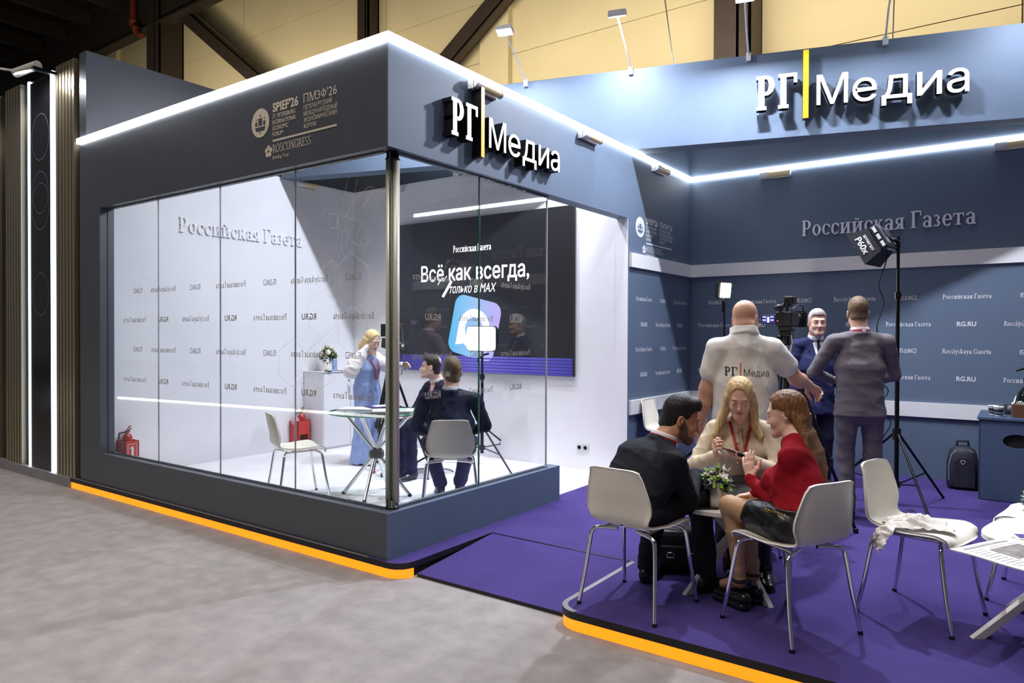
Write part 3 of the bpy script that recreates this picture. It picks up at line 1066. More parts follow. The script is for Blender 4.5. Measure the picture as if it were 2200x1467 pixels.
def flood(i, bx, tilt, label):
    """Flood lamp on a bent arm clamped to the header's top edge, shining back and down on it."""
    s = (bx - BP.x) / BU.x
    base = BM @ Vector((s, .84, 0))
    root = empty('flood_lamp', base, math.atan2(BU.y, BU.x), label, 'lamp', 'flood lamps along the header wall')
    # local: x along the header, -y towards the aisle, z up
    MB().box((-.022, -.03, -.06), (.022, .03, .02), bevel=.004).build('clamp', LWHITE, root)
    MB().tube([(0, -.015, .0), (-.02, -.30, .17), (-.03, -.60, .29)], .009, 8).build('arm', LWHITE, root)
    hd = Matrix.Translation((-.03, -.63, .30)) @ Matrix.Rotation(math.radians(tilt), 4, 'X')
    h = MB()
    h.box((-.085, -.05, -.008), (.085, .05, .035), hd, .006)
    for k in range(5):
        h.box((-.08, -.04 + k * .018, .035), (.08, -.034 + k * .018, .05), hd)
    ho = h.build('housing', LWHITE, root)
    MB().box((-.076, -.042, -.014), (.076, .042, -.008), hd).build('lens', LPANEL, ho)
    l = bpy.data.lights.new('flood_beam', 'AREA')
    l.shape = 'RECTANGLE'
    l.size, l.size_y = .14, .08
    l.energy = FLOOD_W * (1.35, 1.5, .75, 2.8, 1.1, .5)[i]
    l.color = (0.83, 0.88, 1.0)
    o = bpy.data.objects.new('flood_beam', l)
    C.objects.link(o)
    o.parent = root
    o.matrix_local = hd @ Matrix.Translation((0, 0, -.02))
    return root


for i, (bx, tl, lab) in enumerate(((-5.55, 38, 'unlit-looking flood lamp just behind the booth roof light strip, leftmost of the row'), (-4.437, -20, 'bright flood lamp on header, just right of the booth roof corner lamp'), (-3.331, 22, 'flood lamp seen edge-on, above the bright spot in the header middle'), (-2.211, -30, 'bright flood lamp above the serif letters of the large sign'), (-1.046, -32, 'bright flood lamp above the sans word, cut by top picture edge'), (.10, 10, 'flood lamp beyond the right end of the large sign'))):
    flood(i, bx, tl, lab)


def tube_lamp(loc, rz, label, group):
    """Short tubular lamp with bracket; local x along the wall, -y out of the wall."""
    root = empty('tube_lamp', loc, rz, label, 'lamp', group)
    MB().tube([(-.06, -.05, 0), (.16, -.05, 0)], .031, 16).build('diffuser', TUBEY, root)
    MB().tube([(-.16, -.05, 0), (-.06, -.05, 0)], .036, 16).build('end_cap', LWHITE, root)
    MB().tube([(.16, -.05, 0), (.175, -.05, 0)], .034, 16).build('end_cap', LWHITE, root)
    MB().box((-.16, -.018, -.04), (.16, 0, -.028)).box((-.16, -.012, -.04), (.16, 0, .03)).box((-.165, -.05, -.04), (-.158, 0, .02)).build('bracket', LWHITE, root)
    return root


for y, lab in ((4.25, 'cream tube lamp under the roof strip just above the orange sign bar'), (5.86, 'cream tube lamp under the roof strip right of the small lit sign'), (7.47, 'cream tube lamp under the roof strip nearest the inner corner')):
    tube_lamp((X0 + .002, y, 3.435), PI / 2, lab, 'tube lamps under the roof light strip')
for x, lab in ((-2.31, 'cream tube lamp on the rear wall under the strip with a square shadow below'), (-.05, 'large cream tube lamp on the rear wall at the right picture edge')):
    tube_lamp((x, YB - .002, 3.435), 0, lab, 'tube lamps under the roof light strip')
tube_lamp((-7.538, 5.9, 3.5), PI / 2, 'white tube lamp on top of the left white wall inside the booth', 'tube lamps inside the booth')
tube_lamp((-6.74, YI - .002, 3.49), 0, 'white tube lamp on the back white wall inside the booth', 'tube lamps inside the booth')
WIRE = mat('wire_steel', srgb(150, 148, 142), .4, .5)
for a, b, lab in (((-2.92, 6.0, 4.08), (-3.37, 6.2, 7.2), 'thin hanging wire beside the middle flood lamp'), ((-.97, 7.3, 4.3), (-.9, 7.4, 7.4), 'thin hanging wire above the last flood lamp')):
    bpo = BM @ Vector(((a[0] - BP.x) / BU.x, .84, -.1))
    tag(MB().tube([tuple(bpo), tuple(bpo + Vector((b[0] - a[0], 0, 3.2))), (bpo.x + (b[0] - a[0]) * 3.2, bpo.y, 14.3)], .006, 6).build('hanging_wire', WIRE), lab, 'wire')

# ------------------------------------------------------------------ chairs
SHELL = mat('chair_shell', srgb(226, 220, 206), 0.38, var=.02, scale=8)


def shell_mesh():
    prof = [(-.262, .785, .150), (-.256, .74, .160), (-.240, .66, .183), (-.224, .60, .196), (-.212, .55, .197), (-.200, .505, .180), (-.168, .468, .168), (-.105, .449, .180), (-.03, .444, .203), (.06, .451, .218), (.14, .456, .222), (.195, .447, .212), (.228, .425, .196)]
    P = catmull(prof, 3)
    nu = 12
    top, F = [], []
    V = []
    for i, (y, z, hw) in enumerate(P):
        t = i / (len(P) - 1)
        for k in range(nu + 1):
            u = -1 + 2 * k / nu
            uu = max(-1, min(1, u))
            cur = abs(uu) ** 2.4
            back = max(0, min(1, (.45 - t) / .35))
            dy = .05 * cur * back * (0.4 + .6 * min(1, t / .3))
            dz = .022 * cur * max(0, min(1, (t - .42) / .2)) * (1 - max(0, (t - .85) / .15))
            crn = 0
            if i < 3:
                crn = -.012 * (3 - i) / 3 * abs(uu) ** 6 - .004
            if i > len(P) - 4:
                dy -= .03 * (i - len(P) + 4) / 3 * abs(uu) ** 3
            V.append(Vector((uu * hw, y + dy, z + dz + crn)))
    n = len(P)
    for i in range(n - 1):
        for k in range(nu):
            a = i * (nu + 1) + k
            F.append((a, a + nu + 1, a + nu + 2, a + 1))
    # thickness along the normals
    tmp = bpy.data.meshes.new('tmp')
    tmp.from_pydata(V, [], F)
    tmp.update()
    Nn = [v.normal.copy() for v in tmp.vertices]
    bpy.data.meshes.remove(tmp)
    th = .007
    A = [v + nn * th for v, nn in zip(V, Nn)]
    B = [v - nn * th for v, nn in zip(V, Nn)]
    m = MB()
    k0 = len(V)
    rim = []
    for k in range(nu):
        rim.append((k, k + 1))
        a = (n - 1) * (nu + 1) + k
        rim.append((a + 1, a))
    for i in range(n - 1):
        a = i * (nu + 1)
        rim.append((a + nu + 1, a))
        b = a + nu
        rim.append((b, b + nu + 1))
    m.add(A + B, F + [tuple(j + k0 for j in f[::-1]) for f in F] + [(b, a, a + k0, b + k0) for a, b in rim], True)
    return m


def make_chair():
    root = empty('shell_chair', (0, 0, 0))
    o = shell_mesh().build('seat_shell', SHELL, root)
    fr = MB()
    fr.tube([(-.13, -.13, .428), (-.13, .14, .436)], .010, 10).tube([(.13, -.13, .428), (.13, .14, .436)], .010, 10)
    fr.tube([(-.13, -.05, .428), (.13, -.05, .428)], .010, 10).tube([(-.13, .1, .434), (.13, .1, .434)], .010, 10)
    fr.build('under_frame', CHROME, root)
    for sx, sy in ((-1, -1), (1, -1), (-1, 1), (1, 1)):
        y0 = -.11 if sy < 0 else .12
        y1 = -.155 if sy < 0 else .165
        yf = -.225 if sy < 0 else .235
        pts = catmull([(sx * .06, y0, .427), (sx * .15, lerp(y0, y1, .7), .423), (sx * .185, y1, .412), (sx * .2, lerp(y1, yf, .12), .375), (sx * .218, lerp(y1, yf, .5), .19), (sx * .236, yf, .0)], 4)
        leg = MB().tube([tuple(p) for p in pts], .0112, 10).build('leg', CHROME, root)
        MB().tube([(sx * .236, yf, 0), (sx * .235, yf - sy * .003, .016)], .0125, 10).build('foot_cap', BLACK, leg)
    return root


CHAIR = make_chair()
CH = {}


def place_chair(key, x, y, phi, label, z=.1):
    o = CHAIR if not CH else copy_tree(CHAIR)
    o.location = (x, y, z)
    o.rotation_euler = (0, 0, math.radians(phi))
    tag(o, label, 'chair', 'white shell chairs on chrome legs')
    CH[key] = o
    return o


place_chair('A', -1.70, 3.575, -6, 'white shell chair under the man in the black suit')
place_chair('B', -.935, 3.745, 62, 'white shell chair under the woman in the red sweater')
place_chair('C', -.42, 4.335, -105, 'empty-backed white shell chair with a crumpled cloth on its seat')
place_chair('D', .13, 4.96, 81, 'white shell chair cut by the right picture edge, behind the newspaper')
place_chair('E', -3.04, 7.12, -88, 'white shell chair standing against the navy side wall')
place_chair('F', -1.42, 4.56, 200, 'white shell chair under the woman in the cream jacket')
place_chair('G', -5.27, 4.05, -24, 'empty white shell chair at the left of the glass table', .104)
place_chair('H', -3.90, 4.56, 40, 'white shell chair under the man seen from behind inside the booth', .104)
place_chair('I', -5.03, 5.62, 165, 'white shell chair under the dark-haired man in profile inside the booth', .104)

# crumpled cloth on chair C
def cloth(name, w_, h_, n, seed, amp, ma):
    rnd = random.Random(seed)
    ph = [(rnd.uniform(4, 16), rnd.uniform(4, 16), rnd.uniform(0, 6.3), rnd.uniform(.3, 1)) for _ in range(9)]
    V, F = [], []
    for i in range(n + 1):
        for k in range(n + 1):
            u, v = i / n - .5, k / n - .5
            z = sum(a * abs(math.sin(fx * u * 1.6 + fy * v * 1.6 + p)) for fx, fy, p, a in ph) / 5
            ed = 1 - max(abs(u), abs(v)) * 1.3
            V.append((u * w_ + .012 * math.sin(9 * v + seed), v * h_ + .012 * math.sin(11 * u), amp * z * max(.25, ed) + .004))
    for i in range(n):
        for k in range(n):
            a = i * (n + 1) + k
            F.append((a, a + n + 1, a + n + 2, a + 1))
    return MB().add(V, F, True)


CLOTH = mat('cloth_offwhite', srgb(214, 206, 198), 0.9, var=.06, scale=14, bump=.2, bscale=90)
o = cloth('cloth', .30, .19, 30, 4, .11, CLOTH).build('crumpled_cloth', CLOTH, None, (-.43, 4.27, .553))
o.rotation_euler = (0, 0, math.radians(20))
tag(o, 'crumpled off-white cloth bag lying on an empty white chair', 'cloth')
sl = cloth('cloth', .15, .15, 20, 9, .09, CLOTH)
M2 = Matrix.Translation((-.15, -.085, -.035)) @ Matrix.Rotation(math.radians(-60), 4, 'Y')
sl.build('hanging_fold', CLOTH, o)
o.children[0].matrix_local = M2
o.children[0]['kind'] = 'thing'

# ------------------------------------------------------------------ tables
TOPW = mat('table_white', srgb(228, 222, 212), 0.35, var=.015)


def white_table(x, y, rot, r, h, label, reach=1.02):
    root = empty('cafe_table', (x, y, .1), math.radians(rot), label, 'table', 'white cafe tables')
    n = 48
    k = 3.2
    pol = []
    for i in range(n):
        t = 2 * PI * i / n
        c, s_ = math.cos(t), math.sin(t)
        q = (abs(c) ** k + abs(s_) ** k) ** (-1 / k)
        pol.append((r * q * c, r * q * s_))
    m = MB().prism(pol, h - .022, h)
    m.build('table_top', TOPW, root)
    for j in range(4):
        a = PI / 4 + j * PI / 2
        d = Vector((math.cos(a), math.sin(a), 0))
        sd = Vector((-d.y, d.x, 0))
        p0 = -d * .16 + Vector((0, 0, h - .022))
        p1 = d * (r * reach)
        up_ = (p0 - p1).normalized()
        M = frame(p1, sd, up_)
        L_ = (p0 - p1).length
        V = []
        for zz, dy in ((0, 0), (L_, 0)):
            for sx in (-.015, .015):
                for sy in (-.028, .028):
                    pt = p1 + up_ * zz + sd * sx + d * sy
                    if zz == 0:
                        pt = Vector((pt.x, pt.y, 0))
                    else:
                        pt.z = h - .022
                    V.append(pt)
        MB().add(V, [(0, 1, 3, 2), (4, 6, 7, 5), (0, 4, 5, 1), (1, 5, 7, 3), (3, 7, 6, 2), (2, 6, 4, 0)]).build('leg', TOPW, root)
    return root


white_table(-1.36, 4.12, 12, .30, .50, 'white cafe table between the three seated people with flowers')
white_table(.20, 4.36, -13, .33, .50, 'white cafe table at the right picture edge under a newspaper', 1.27)
ZT1 = .601

gt = empty('glass_table', (-4.77, 4.54, .104), 0, 'round glass table on crossed chrome tubes inside the booth', 'table')
GH = .76
MB().lathe([(0, GH), (.425, GH), (.43, GH + .005), (.425, GH + .01), (0, GH + .01)], 64).build('glass_top', glass_mat('table_glass', (.90, .96, .94)), gt)
m = MB()
m.lathe([(.426, GH - .001), (.4325, GH - .001), (.4325, GH + .011), (.426, GH + .011)], 64)
m.build('glass_rim', mat('rim_green', srgb(60, 150, 118), .15, var=.2), gt)
for j in range(4):
    a = math.radians(18 + 90 * j)
    d = Vector((math.cos(a), math.sin(a), 0))
    tw = Vector((-d.y, d.x, 0))
    pts = [d * .32 + tw * .05, d * .035 + tw * .0 + Vector((0, 0, .36)), -d * .03 + Vector((0, 0, .42)), -d * .33 + tw * -.03 + Vector((0, 0, GH))]
    lg = MB().tube([tuple(p) for p in (pts[0], pts[1])], .0165, 14).tube([tuple(p) for p in (pts[1], pts[3])], .0165, 14).build('leg', CHROME, gt)
    MB().tube([tuple(pts[0]), tuple(lerp(pts[0], pts[1], .06))], .0175, 14).build('foot_cap', BLACK, lg)
MB().lathe([(0, .345), (.062, .345), (.07, .36), (.07, .40), (.062, .415), (0, .415)], 20).build('hub', mat('hub_grey', srgb(52, 54, 58), .4), gt)

# ------------------------------------------------------------------ papers
PAPER = mat('paper', srgb(232, 230, 224), 0.8, var=.03, scale=12)
INK = mat('ink_grey', srgb(160, 158, 158), 0.8, var=.2, scale=60)
PHOTO = mat('photo_print', srgb(140, 172, 196), 0.6, var=.35, scale=16)
PHOTO2 = mat('photo_rock', srgb(132, 124, 120), 0.6, var=.4, scale=26)
VIOLET = mat('violet_print', srgb(72, 58, 128), 0.5, var=.12, scale=20)


def sheet(name, w_, h_, loc, rot, label, cat, group=None, th=.004, curl=0.0, lines=8, photo=None, ma=None, col2=True):
    """A newspaper or leaflet: slightly wavy pages with printed text lines."""
    root = empty(name, loc, math.radians(rot), label, cat, group)
    n = 10
    f = lambda u, v: curl * (math.sin(u * 5 + 1) * .4 + math.sin(v * 7) * .3 + 1) * .5
    V, F = [], []
    for zz in (0, th):
        for i in range(n + 1):
            for k in range(n + 1):
                u, v = i / n - .5, k / n - .5
                V.append((u * w_, v * h_, f(u, v) + zz))
    q = (n + 1) ** 2
    for i in range(n):
        for k in range(n):
            a = i * (n + 1) + k
            F.append((a + q, a + n + 1 + q, a + n + 2 + q, a + 1 + q))
            F.append((a, a + 1, a + n + 2, a + n + 1))
    for i in range(n):
        for a, b in ((i * (n + 1), (i + 1) * (n + 1)), (i * (n + 1) + n, (i + 1) * (n + 1) + n), (i, i + 1), (n * (n + 1) + i, n * (n + 1) + i + 1)):
            F.append((a, b, b + q, a + q))
    MB().add(V, F, False).build('pages', ma or PAPER, root)
    m = MB()
    rnd = random.Random(int(abs(loc[0] * 1000)) + lines)

    def strip_(u0, u1, v0, v1, mb):
        k = max(2, int((u1 - u0) * 10))
        for i in range(k):
            ua, ub = lerp(u0, u1, i / k), lerp(u0, u1, (i + 1) / k)
            mb.add([(ua * w_, v0 * h_, f(ua, v0) + th + .0016), (ub * w_, v0 * h_, f(ub, v0) + th + .0016), (ub * w_, v1 * h_, f(ub, v1) + th + .0016), (ua * w_, v1 * h_, f(ua, v1) + th + .0016)], [(0, 1, 2, 3)])
    if lines:
        strip_(-.4, .3, .38, .43, m)
        for c in range(3):
            for i in range(lines):
                v = .3 - .62 * i / lines
                u0 = -.44 + c * .3
                if photo and photo[0] < u0 + .14 < photo[1] and photo[2] < v < photo[3]:
                    continue
                strip_(u0, u0 + rnd.uniform(.18, .26), v, v + .009, m)
        m.build('print_lines', INK, root)
    if photo:
        m = MB()
        for i in range(6):
            v0, v1 = lerp(photo[2], photo[3], i / 6), lerp(photo[2], photo[3], (i + 1) / 6)
            strip_(photo[0], photo[1], v0, v1, m)
        m.build('print_photo', photo[4], root)
    return root


sheet('newspaper', .44, .36, (.02, 3.86, .605), 60, 'open newspaper hanging over the edge of the right table', 'newspaper', None, .005, .012, 10, (-.2, .28, -.1, .25, PHOTO2))
sheet('leaflet', .16, .10, (.06, 4.2, .612), 20, 'small violet and white leaflet on the newspaper', 'leaflet', None, .003, .004, 0, (-.4, .1, -.3, .4, VIOLET))
sheet('notebook', .15, .21, (-1.50, 4.14, ZT1), -20, 'white notepad page beside the flower vase', 'notebook', None, .008, .002, 7)
sheet('leaflet', .30, .20, (-1.22, 4.18, ZT1), 25, 'violet leaflet with white marks on the table by the red-sweater woman', 'leaflet', None, .003, .002, 0, (-.3, .05, -.3, .1, PAPER), VIOLET)
sheet('newspaper', .34, .26, (-4.98, 4.52, .876), 30, 'folded newspapers at the left on the round glass table', 'newspaper', 'newspapers on the glass table', .012, .006, 6)
sheet('newspaper', .36, .28, (-4.62, 4.60, .876), 40, 'newspaper with a blue photo at the right on the round glass table', 'newspaper', 'newspapers on the glass table', .012, .006, 8, (.0, .35, -.2, .2, PHOTO))
sheet('magazine', .30, .21, (-4.88, 4.72, .892), 70, 'violet magazine on top of the papers on the round glass table', 'magazine', None, .006, .006, 0, (-.3, .3, -.3, .3, PAPER), VIOLET)

# ------------------------------------------------------------------ vases with flowers
VASE = mat('vase_white', srgb(232, 228, 220), 0.35, var=.02)
LEAFD = mat('leaf_dark', srgb(62, 82, 66), 0.6, var=.25, scale=20)
LEAFL = mat('leaf_lime', srgb(122, 160, 44), 0.55, var=.2, scale=20)
PETW = mat('petal_white', srgb(238, 234, 226), 0.6, var=.05)
PETB = mat('petal_blue', srgb(112, 136, 190), 0.65, var=.25, scale=40)


def blossom(mb, c, d, r, n, up=.35):
    c, d = Vector(c), Vector(d).normalized()
    a = d.orthogonal().normalized()
    b = d.cross(a)
    for i in range(n):
        t = 2 * PI * i / n
        o_ = (a * math.cos(t) + b * math.sin(t))
        s_ = d.cross(o_)
        tip = c + o_ * r + d * r * up
        mid = c + o_ * r * .55 + d * r * .12
        mb.add([c, mid + s_ * r * .32, tip, mid - s_ * r * .32, mid - d * r * .05], [(0, 1, 4), (1, 2, 4), (2, 3, 4), (3, 0, 4)], True)


def leaf(mb, c, d, L_, w_):
    c, d = Vector(c), Vector(d).normalized()
    s_ = d.cross(Vector((0, 0, 1)))
    s_ = s_.normalized() if s_.length > .01 else Vector((1, 0, 0))
    n = s_.cross(d)
    mb.add([c, c + d * L_ * .5 + s_ * w_ - n * .004, c + d * L_, c + d * L_ * .5 - s_ * w_ - n * .004, c + d * L_ * .5 + n * .006], [(0, 1, 4), (1, 2, 4), (2, 3, 4), (3, 0, 4)], True)


def bouquet(name, loc, s, seed, label, rose=False):
    root = empty(name, loc, seed * 1.3, label, 'flowers', 'flower vases')
    vs = MB().lathe([(0, 0), (.042 * s, 0), (.044 * s, .01 * s), (.049 * s, .115 * s), (.046 * s, .115 * s), (.041 * s, .02 * s), (0, .02 * s)], 28).build('vase', VASE, root)
    rnd = random.Random(seed)
    dk, lm, wt, bl = MB(), MB(), MB(), MB()
    c0 = Vector((0, 0, .135 * s))
    for i in range(70):
        d = Vector((rnd.gauss(0, 1), rnd.gauss(0, 1), rnd.gauss(.3, .7))).normalized()
        leaf(dk, c0 + d * .03 * s, d, rnd.uniform(.04, .065) * s, rnd.uniform(.012, .02) * s)
    for i in range(16):
        d = Vector((rnd.gauss(0, 1), rnd.gauss(0, 1), rnd.gauss(.6, .5))).normalized()
        p = c0 + d * rnd.uniform(.06, .085) * s
        lm.sphere(p, (.012 * s, .012 * s, .014 * s), 8, 6)
        leaf(lm, p, d, .03 * s, .01 * s)
    for i, (dx, dy, dz, r) in enumerate(((-.1, -.5, 1, .05), (.7, -.3, .5, .035), (.5, -.8, .1, .03), (-.8, .2, .6, .032), (.2, .7, .8, .04), (-.3, .8, .3, .03), (.6, .5, .3, .03))):
        d = Vector((dx, dy, dz)).normalized()
        fl = MB()
        p = c0 + d * .062 * s
        blossom(fl, p, d, r * s, 6, .5)
        blossom(fl, p + d * .006 * s, d, r * .7 * s, 5, 1.0)
        fl.sphere(p + d * .008 * s, r * .28 * s, 8, 6)
        fl.build('blossom', PETW, root)
    for i in range(26):
        t = rnd.uniform(-1.2, 1.4)
        d = Vector((math.cos(t), math.sin(t) - .4, rnd.uniform(-.35, .25))).normalized()
        blossom(bl, c0 + d * rnd.uniform(.05, .078) * s, d, .013 * s, 5, .4)
    dk.build('foliage', LEAFD, root)
    root.children[-1]['kind'] = 'stuff'
    lm.build('lime_buds', LEAFL, root)
    root.children[-1]['kind'] = 'stuff'
    bl.build('blue_florets', PETB, root)
    root.children[-1]['kind'] = 'stuff'
    return root


bouquet('flower_vase', (-1.385, 3.96, ZT1), 1.05, 2, 'white vase of lilies, lime buds and blue florets between three people')
bouquet('flower_vase', (.10, 4.34, ZT1), 1.05, 5, 'white and green flowers at the right picture edge on the right table')
bouquet('flower_vase', (-7.3, 6.08, 1.09), 1.45, 7, 'white vase of flowers on the cabinet inside the booth')

# small things on the table of the three people
def slab(name, size, loc, rot, ma, label, cat, extra=None, tilt=0):
    root = empty(name, loc, math.radians(rot), label, cat)
    root.rotation_euler[0] = math.radians(tilt)
    x, y, z = size
    MB().box((-x / 2, -y / 2, 0), (x / 2, y / 2, z), bevel=min(z * .4, .004)).build('body', ma, root)
    if extra:
        MB().box((-x / 2 + .004, -y / 2 + .004, z), (x / 2 - .004, y / 2 - .004, z + .0006)).build('screen', extra, root)
    return root


LEATHER = mat('leather_grey', srgb(70, 64, 60), 0.45, var=.15, scale=40, bump=.2, bscale=200)
DGLASS = mat('phone_glass', srgb(10, 11, 14), 0.1)
slab('wallet', (.13, .09, .014), (-1.52, 3.96, ZT1), 30, LEATHER, 'grey leather wallet at the foot of the flower vase', 'wallet')
slab('smartphone', (.074, .15, .009), (-1.44, 3.88, ZT1), -50, BLACK, 'black smartphone lying on the table edge before the vase', 'phone', DGLASS)
slab('smartphone', (.074, .15, .009), (-1.16, 4.02, ZT1), 75, mat('phone_silver', srgb(190, 188, 190), .3, .3), 'pale smartphone under the hand of the woman in red', 'phone', DGLASS)

# black bag and red item under the table
BAG = mat('bag_black', srgb(24, 23, 25), 0.6, var=.2, scale=30, bump=.3, bscale=80)
bg = empty('shoulder_bag', (-1.72, 4.24, .1), math.radians(30), 'black bag with metal buckles standing under the table', 'bag')
MB().box((-.17, -.09, 0), (.17, .09, .27), bevel=.035).build('body', BAG, bg)
MB().box((-.15, -.112, .06), (.15, -.09, .18), bevel=.01).build('pocket', BAG, bg)
MB().tube([(-.12, 0, .26), (-.10, 0, .36), (0, 0, .39), (.1, 0, .36), (.12, 0, .26)], .011, 8).build('handle', BAG, bg)
for x in (-.08, .06):
    MB().tube([(x - .02, -.118, .11), (x + .02, -.118, .11), (x + .02, -.118, .14), (x - .02, -.118, .14), (x - .02, -.118, .11)], .004, 6).build('buckle', CHROME, bg)
rb = empty('paper_bag', (-1.45, 4.42, .1), .3, 'small red and white bag on the floor under the table', 'bag')
MB().box((-.06, -.04, 0), (.06, .04, .13), bevel=.004).build('body', mat('bag_red', srgb(196, 40, 34), .5), rb)
MB().box((-.06, -.042, .09), (.06, .042, .135)).build('band', PAPER, rb)

# ------------------------------------------------------------------ light stands, tripods and cameras
STEXT = mat('stand_print', srgb(226, 226, 226), .5)


def knob(mb, p, d, r=.014, L_=.03):
    p, d = Vector(p), Vector(d)
    mb.tube([tuple(p), tuple(p + d * L_)], r, 8)


def light_stand(name, x, y, h, rot, spread, label, zhub=.52, z=.1, r=.016):
    root = empty(name, (x, y, z), math.radians(rot), label, 'light stand')
    MB().tube([(0, 0, .12), (0, 0, h * .5)], r * 1.15, 12).build('lower_tube', BLACKM, root)
    MB().tube([(0, 0, h * .5), (0, 0, h * .78)], r, 12).build('middle_tube', BLACKM, root)
    MB().tube([(0, 0, h * .78), (0, 0, h)], r * .8, 12).build('upper_tube', BLACKM, root)
    for zz in (h * .5, h * .78):
        c = MB().tube([(0, 0, zz - .03), (0, 0, zz + .03)], r * 1.6, 12)
        knob(c, (0, 0, zz), (1, 0, 0), .012, .05)
        c.build('collar', BLACKM, root)
    MB().tube([(0, 0, zhub - .05), (0, 0, zhub + .05)], r * 2.1, 12).build('hub', BLACK, root)
    MB().tube([(0, 0, .16), (0, 0, .21)], r * 2, 12).build('spreader_ring', BLACK, root)
    for j in range(3):
        a = 2 * PI * j / 3
        d = Vector((math.cos(a), math.sin(a), 0))
        lg = MB().tube([tuple(d * .03 + Vector((0, 0, zhub))), tuple(d * spread + Vector((0, 0, .012)))], .011, 8).build('leg', BLACKM, root)
        MB().tube([tuple(d * .025 + Vector((0, 0, .185))), tuple(d * lerp(.03, spread, .6) + Vector((0, 0, zhub * .41)))], .007, 6).build('brace', BLACKM, lg)
        MB().sphere(tuple(d * spread + Vector((0, 0, .014))), .014, 8, 6).build('foot_cap', BLACK, lg)
    return root


# tall stand with the black softbox, seen from behind
st = light_stand('light_stand', -.86, 6.965, 2.34, -60, .62, 'tall black light stand with softbox right of the man in grey suit', .62)
sb_pos = Vector((-.985, 6.86, 2.40))
_R, _F = Vector((.813, .582, 0)), Vector((-.582, .813, 0))
aim = (-_R * .62 + _F * .62 + Vector((0, 0, -.50))).normalized()
right = Vector((0, 0, 1)).cross(aim).normalized()
upv = aim.cross(right)
SM = frame(sb_pos, right, upv, aim) @ Matrix.Scale(.72, 4)      # local x right, y up, z = light direction
sbx = empty('softbox_light', (0, 0, 0), 0, 'black softbox lamp with white lettering on top of the tall stand', 'lamp')
m = MB().box((-.20, -.155, -.09), (.20, .155, .0), SM, .02)
m.build('lamp_head', BLACK, sbx)
GREYP = mat('lamp_grey_plate', srgb(120, 122, 140), .4, .2)
for sx in (-1, 1):
    MB().box((sx * .11 - .055, -.11, -.102), (sx * .11 + .055, .12, -.09), SM, .004).build('battery_plate', GREYP, sbx)
    MB().box((sx * .11 - .03, -.03, -.106), (sx * .11 + .03, .1, -.101), SM).build('plate_slot', BLACK, sbx)
MB().box((-.05, -.02, -.11), (.05, .1, -.09), SM, .004).build('fan_cover', mat('lamp_dark_plate', srgb(52, 54, 66), .4), sbx)
for k in range(3):
    MB().box((.205, -.13 + k * .095, -.07), (.212, -.06 + k * .095, -.035), SM, .003).build('side_vent', STEXT, sbx)
    MB().box((-.212, -.13 + k * .095, -.07), (-.205, -.06 + k * .095, -.035), SM, .003).build('side_vent', STEXT, sbx)
MB().box((-.12, -.162, -.06), (.12, -.156, -.04), SM).build('yoke_bar', STEXT, sbx)
V = []
for z, hx, hy in ((0.0, .20, .155), (.22, .27, .215)):
    V += [SM @ Vector((sx * hx, sy * hy, z)) for sx, sy in ((-1, -1), (1, -1), (1, 1), (-1, 1))]
V2 = [SM @ Vector((sx * (hx - .01), sy * (hy - .01), z)) for z, hx, hy in ((0.004, .20, .155), (.22, .27, .215)) for sx, sy in ((-1, -1), (1, -1), (1, 1), (-1, 1))]
m = MB()
m.add(V + V2, [(i, (i + 1) % 4, (i + 1) % 4 + 4, i + 4) for i in range(4)] + [(8 + i, 12 + i, 12 + (i + 1) % 4, 8 + (i + 1) % 4) for i in range(4)] + [(4 + i, 4 + (i + 1) % 4, 12 + (i + 1) % 4, 12 + i) for i in range(4)])
m.build('skirt', mat('softbox_cloth', srgb(26, 26, 34), .75, var=.1, bump=.2, bscale=40), sbx)
m = MB().box((-.26, -.205, .195), (.26, .205, .199), SM)
m.build('diffuser', mat('softbox_white', srgb(226, 224, 222), .8), sbx)
for sgn in (1, -1):
    sp = V[0 if sgn < 0 else 2]
    # lettering on the skirt's side panels
    a, b, c_, d_ = (SM @ Vector((sgn * .20, -.155 * sgn, 0)), SM @ Vector((sgn * .20, .155 * sgn, 0)), SM @ Vector((sgn * .27, .215 * sgn, .22)), SM @ Vector((sgn * .27, -.215 * sgn, .22)))
    cen = (a + b + c_ + d_) / 4
    ux = (b - a).normalized()
    vy = ((a + b) / 2 - (c_ + d_) / 2).normalized()
    nn = ux.cross(vy)
    if nn.dot(cen - (SM @ Vector((0, 0, .11)))) < 0:
        ux, nn = -ux, -nn
    m = MB()
    FMt = frame(cen + nn * .003 + vy * .02, ux, vy, nn) @ Matrix.Scale(.8, 4)
    add_sans(m, 'amaran', FMt, .038, 0, .19, .02)
    add_sans(m, 'P60x', FMt @ Matrix.Translation((0, -.085, 0)), .06, 0, .2, .03)
    m.build('lettering', STEXT, sbx)
m = MB().tube([(-.86, 6.965, 2.34), (-.86, 6.955, 2.39), (-.89, 6.93, 2.41), tuple(SM @ Vector((0, -.05, -.09)))], .018, 8)
m.build('tilt_bracket', BLACKM, sbx)
pts = catmull([(-.93, 6.93, 2.36), (-.95, 6.90, 2.2), (-1.0, 6.89, 2.02), (-.96, 6.90, 1.86), (-1.01, 6.88, 1.66), (-.98, 6.90, 1.5), (-.93, 6.90, 1.4), (-1.02, 6.88, 1.24), (-.92, 6.9, 1.1), (-.99, 6.88, .96), (-.90, 6.92, .82), (-.98, 6.9, .62), (-.93, 6.92, .35), (-.88, 6.86, .112), (-.7, 6.8, .106)], 5)
tag(MB().tube([tuple(p) for p in pts], .005, 6).build('power_cord', BLACK), 'curly black cord hanging beside the tall softbox stand', 'cord')

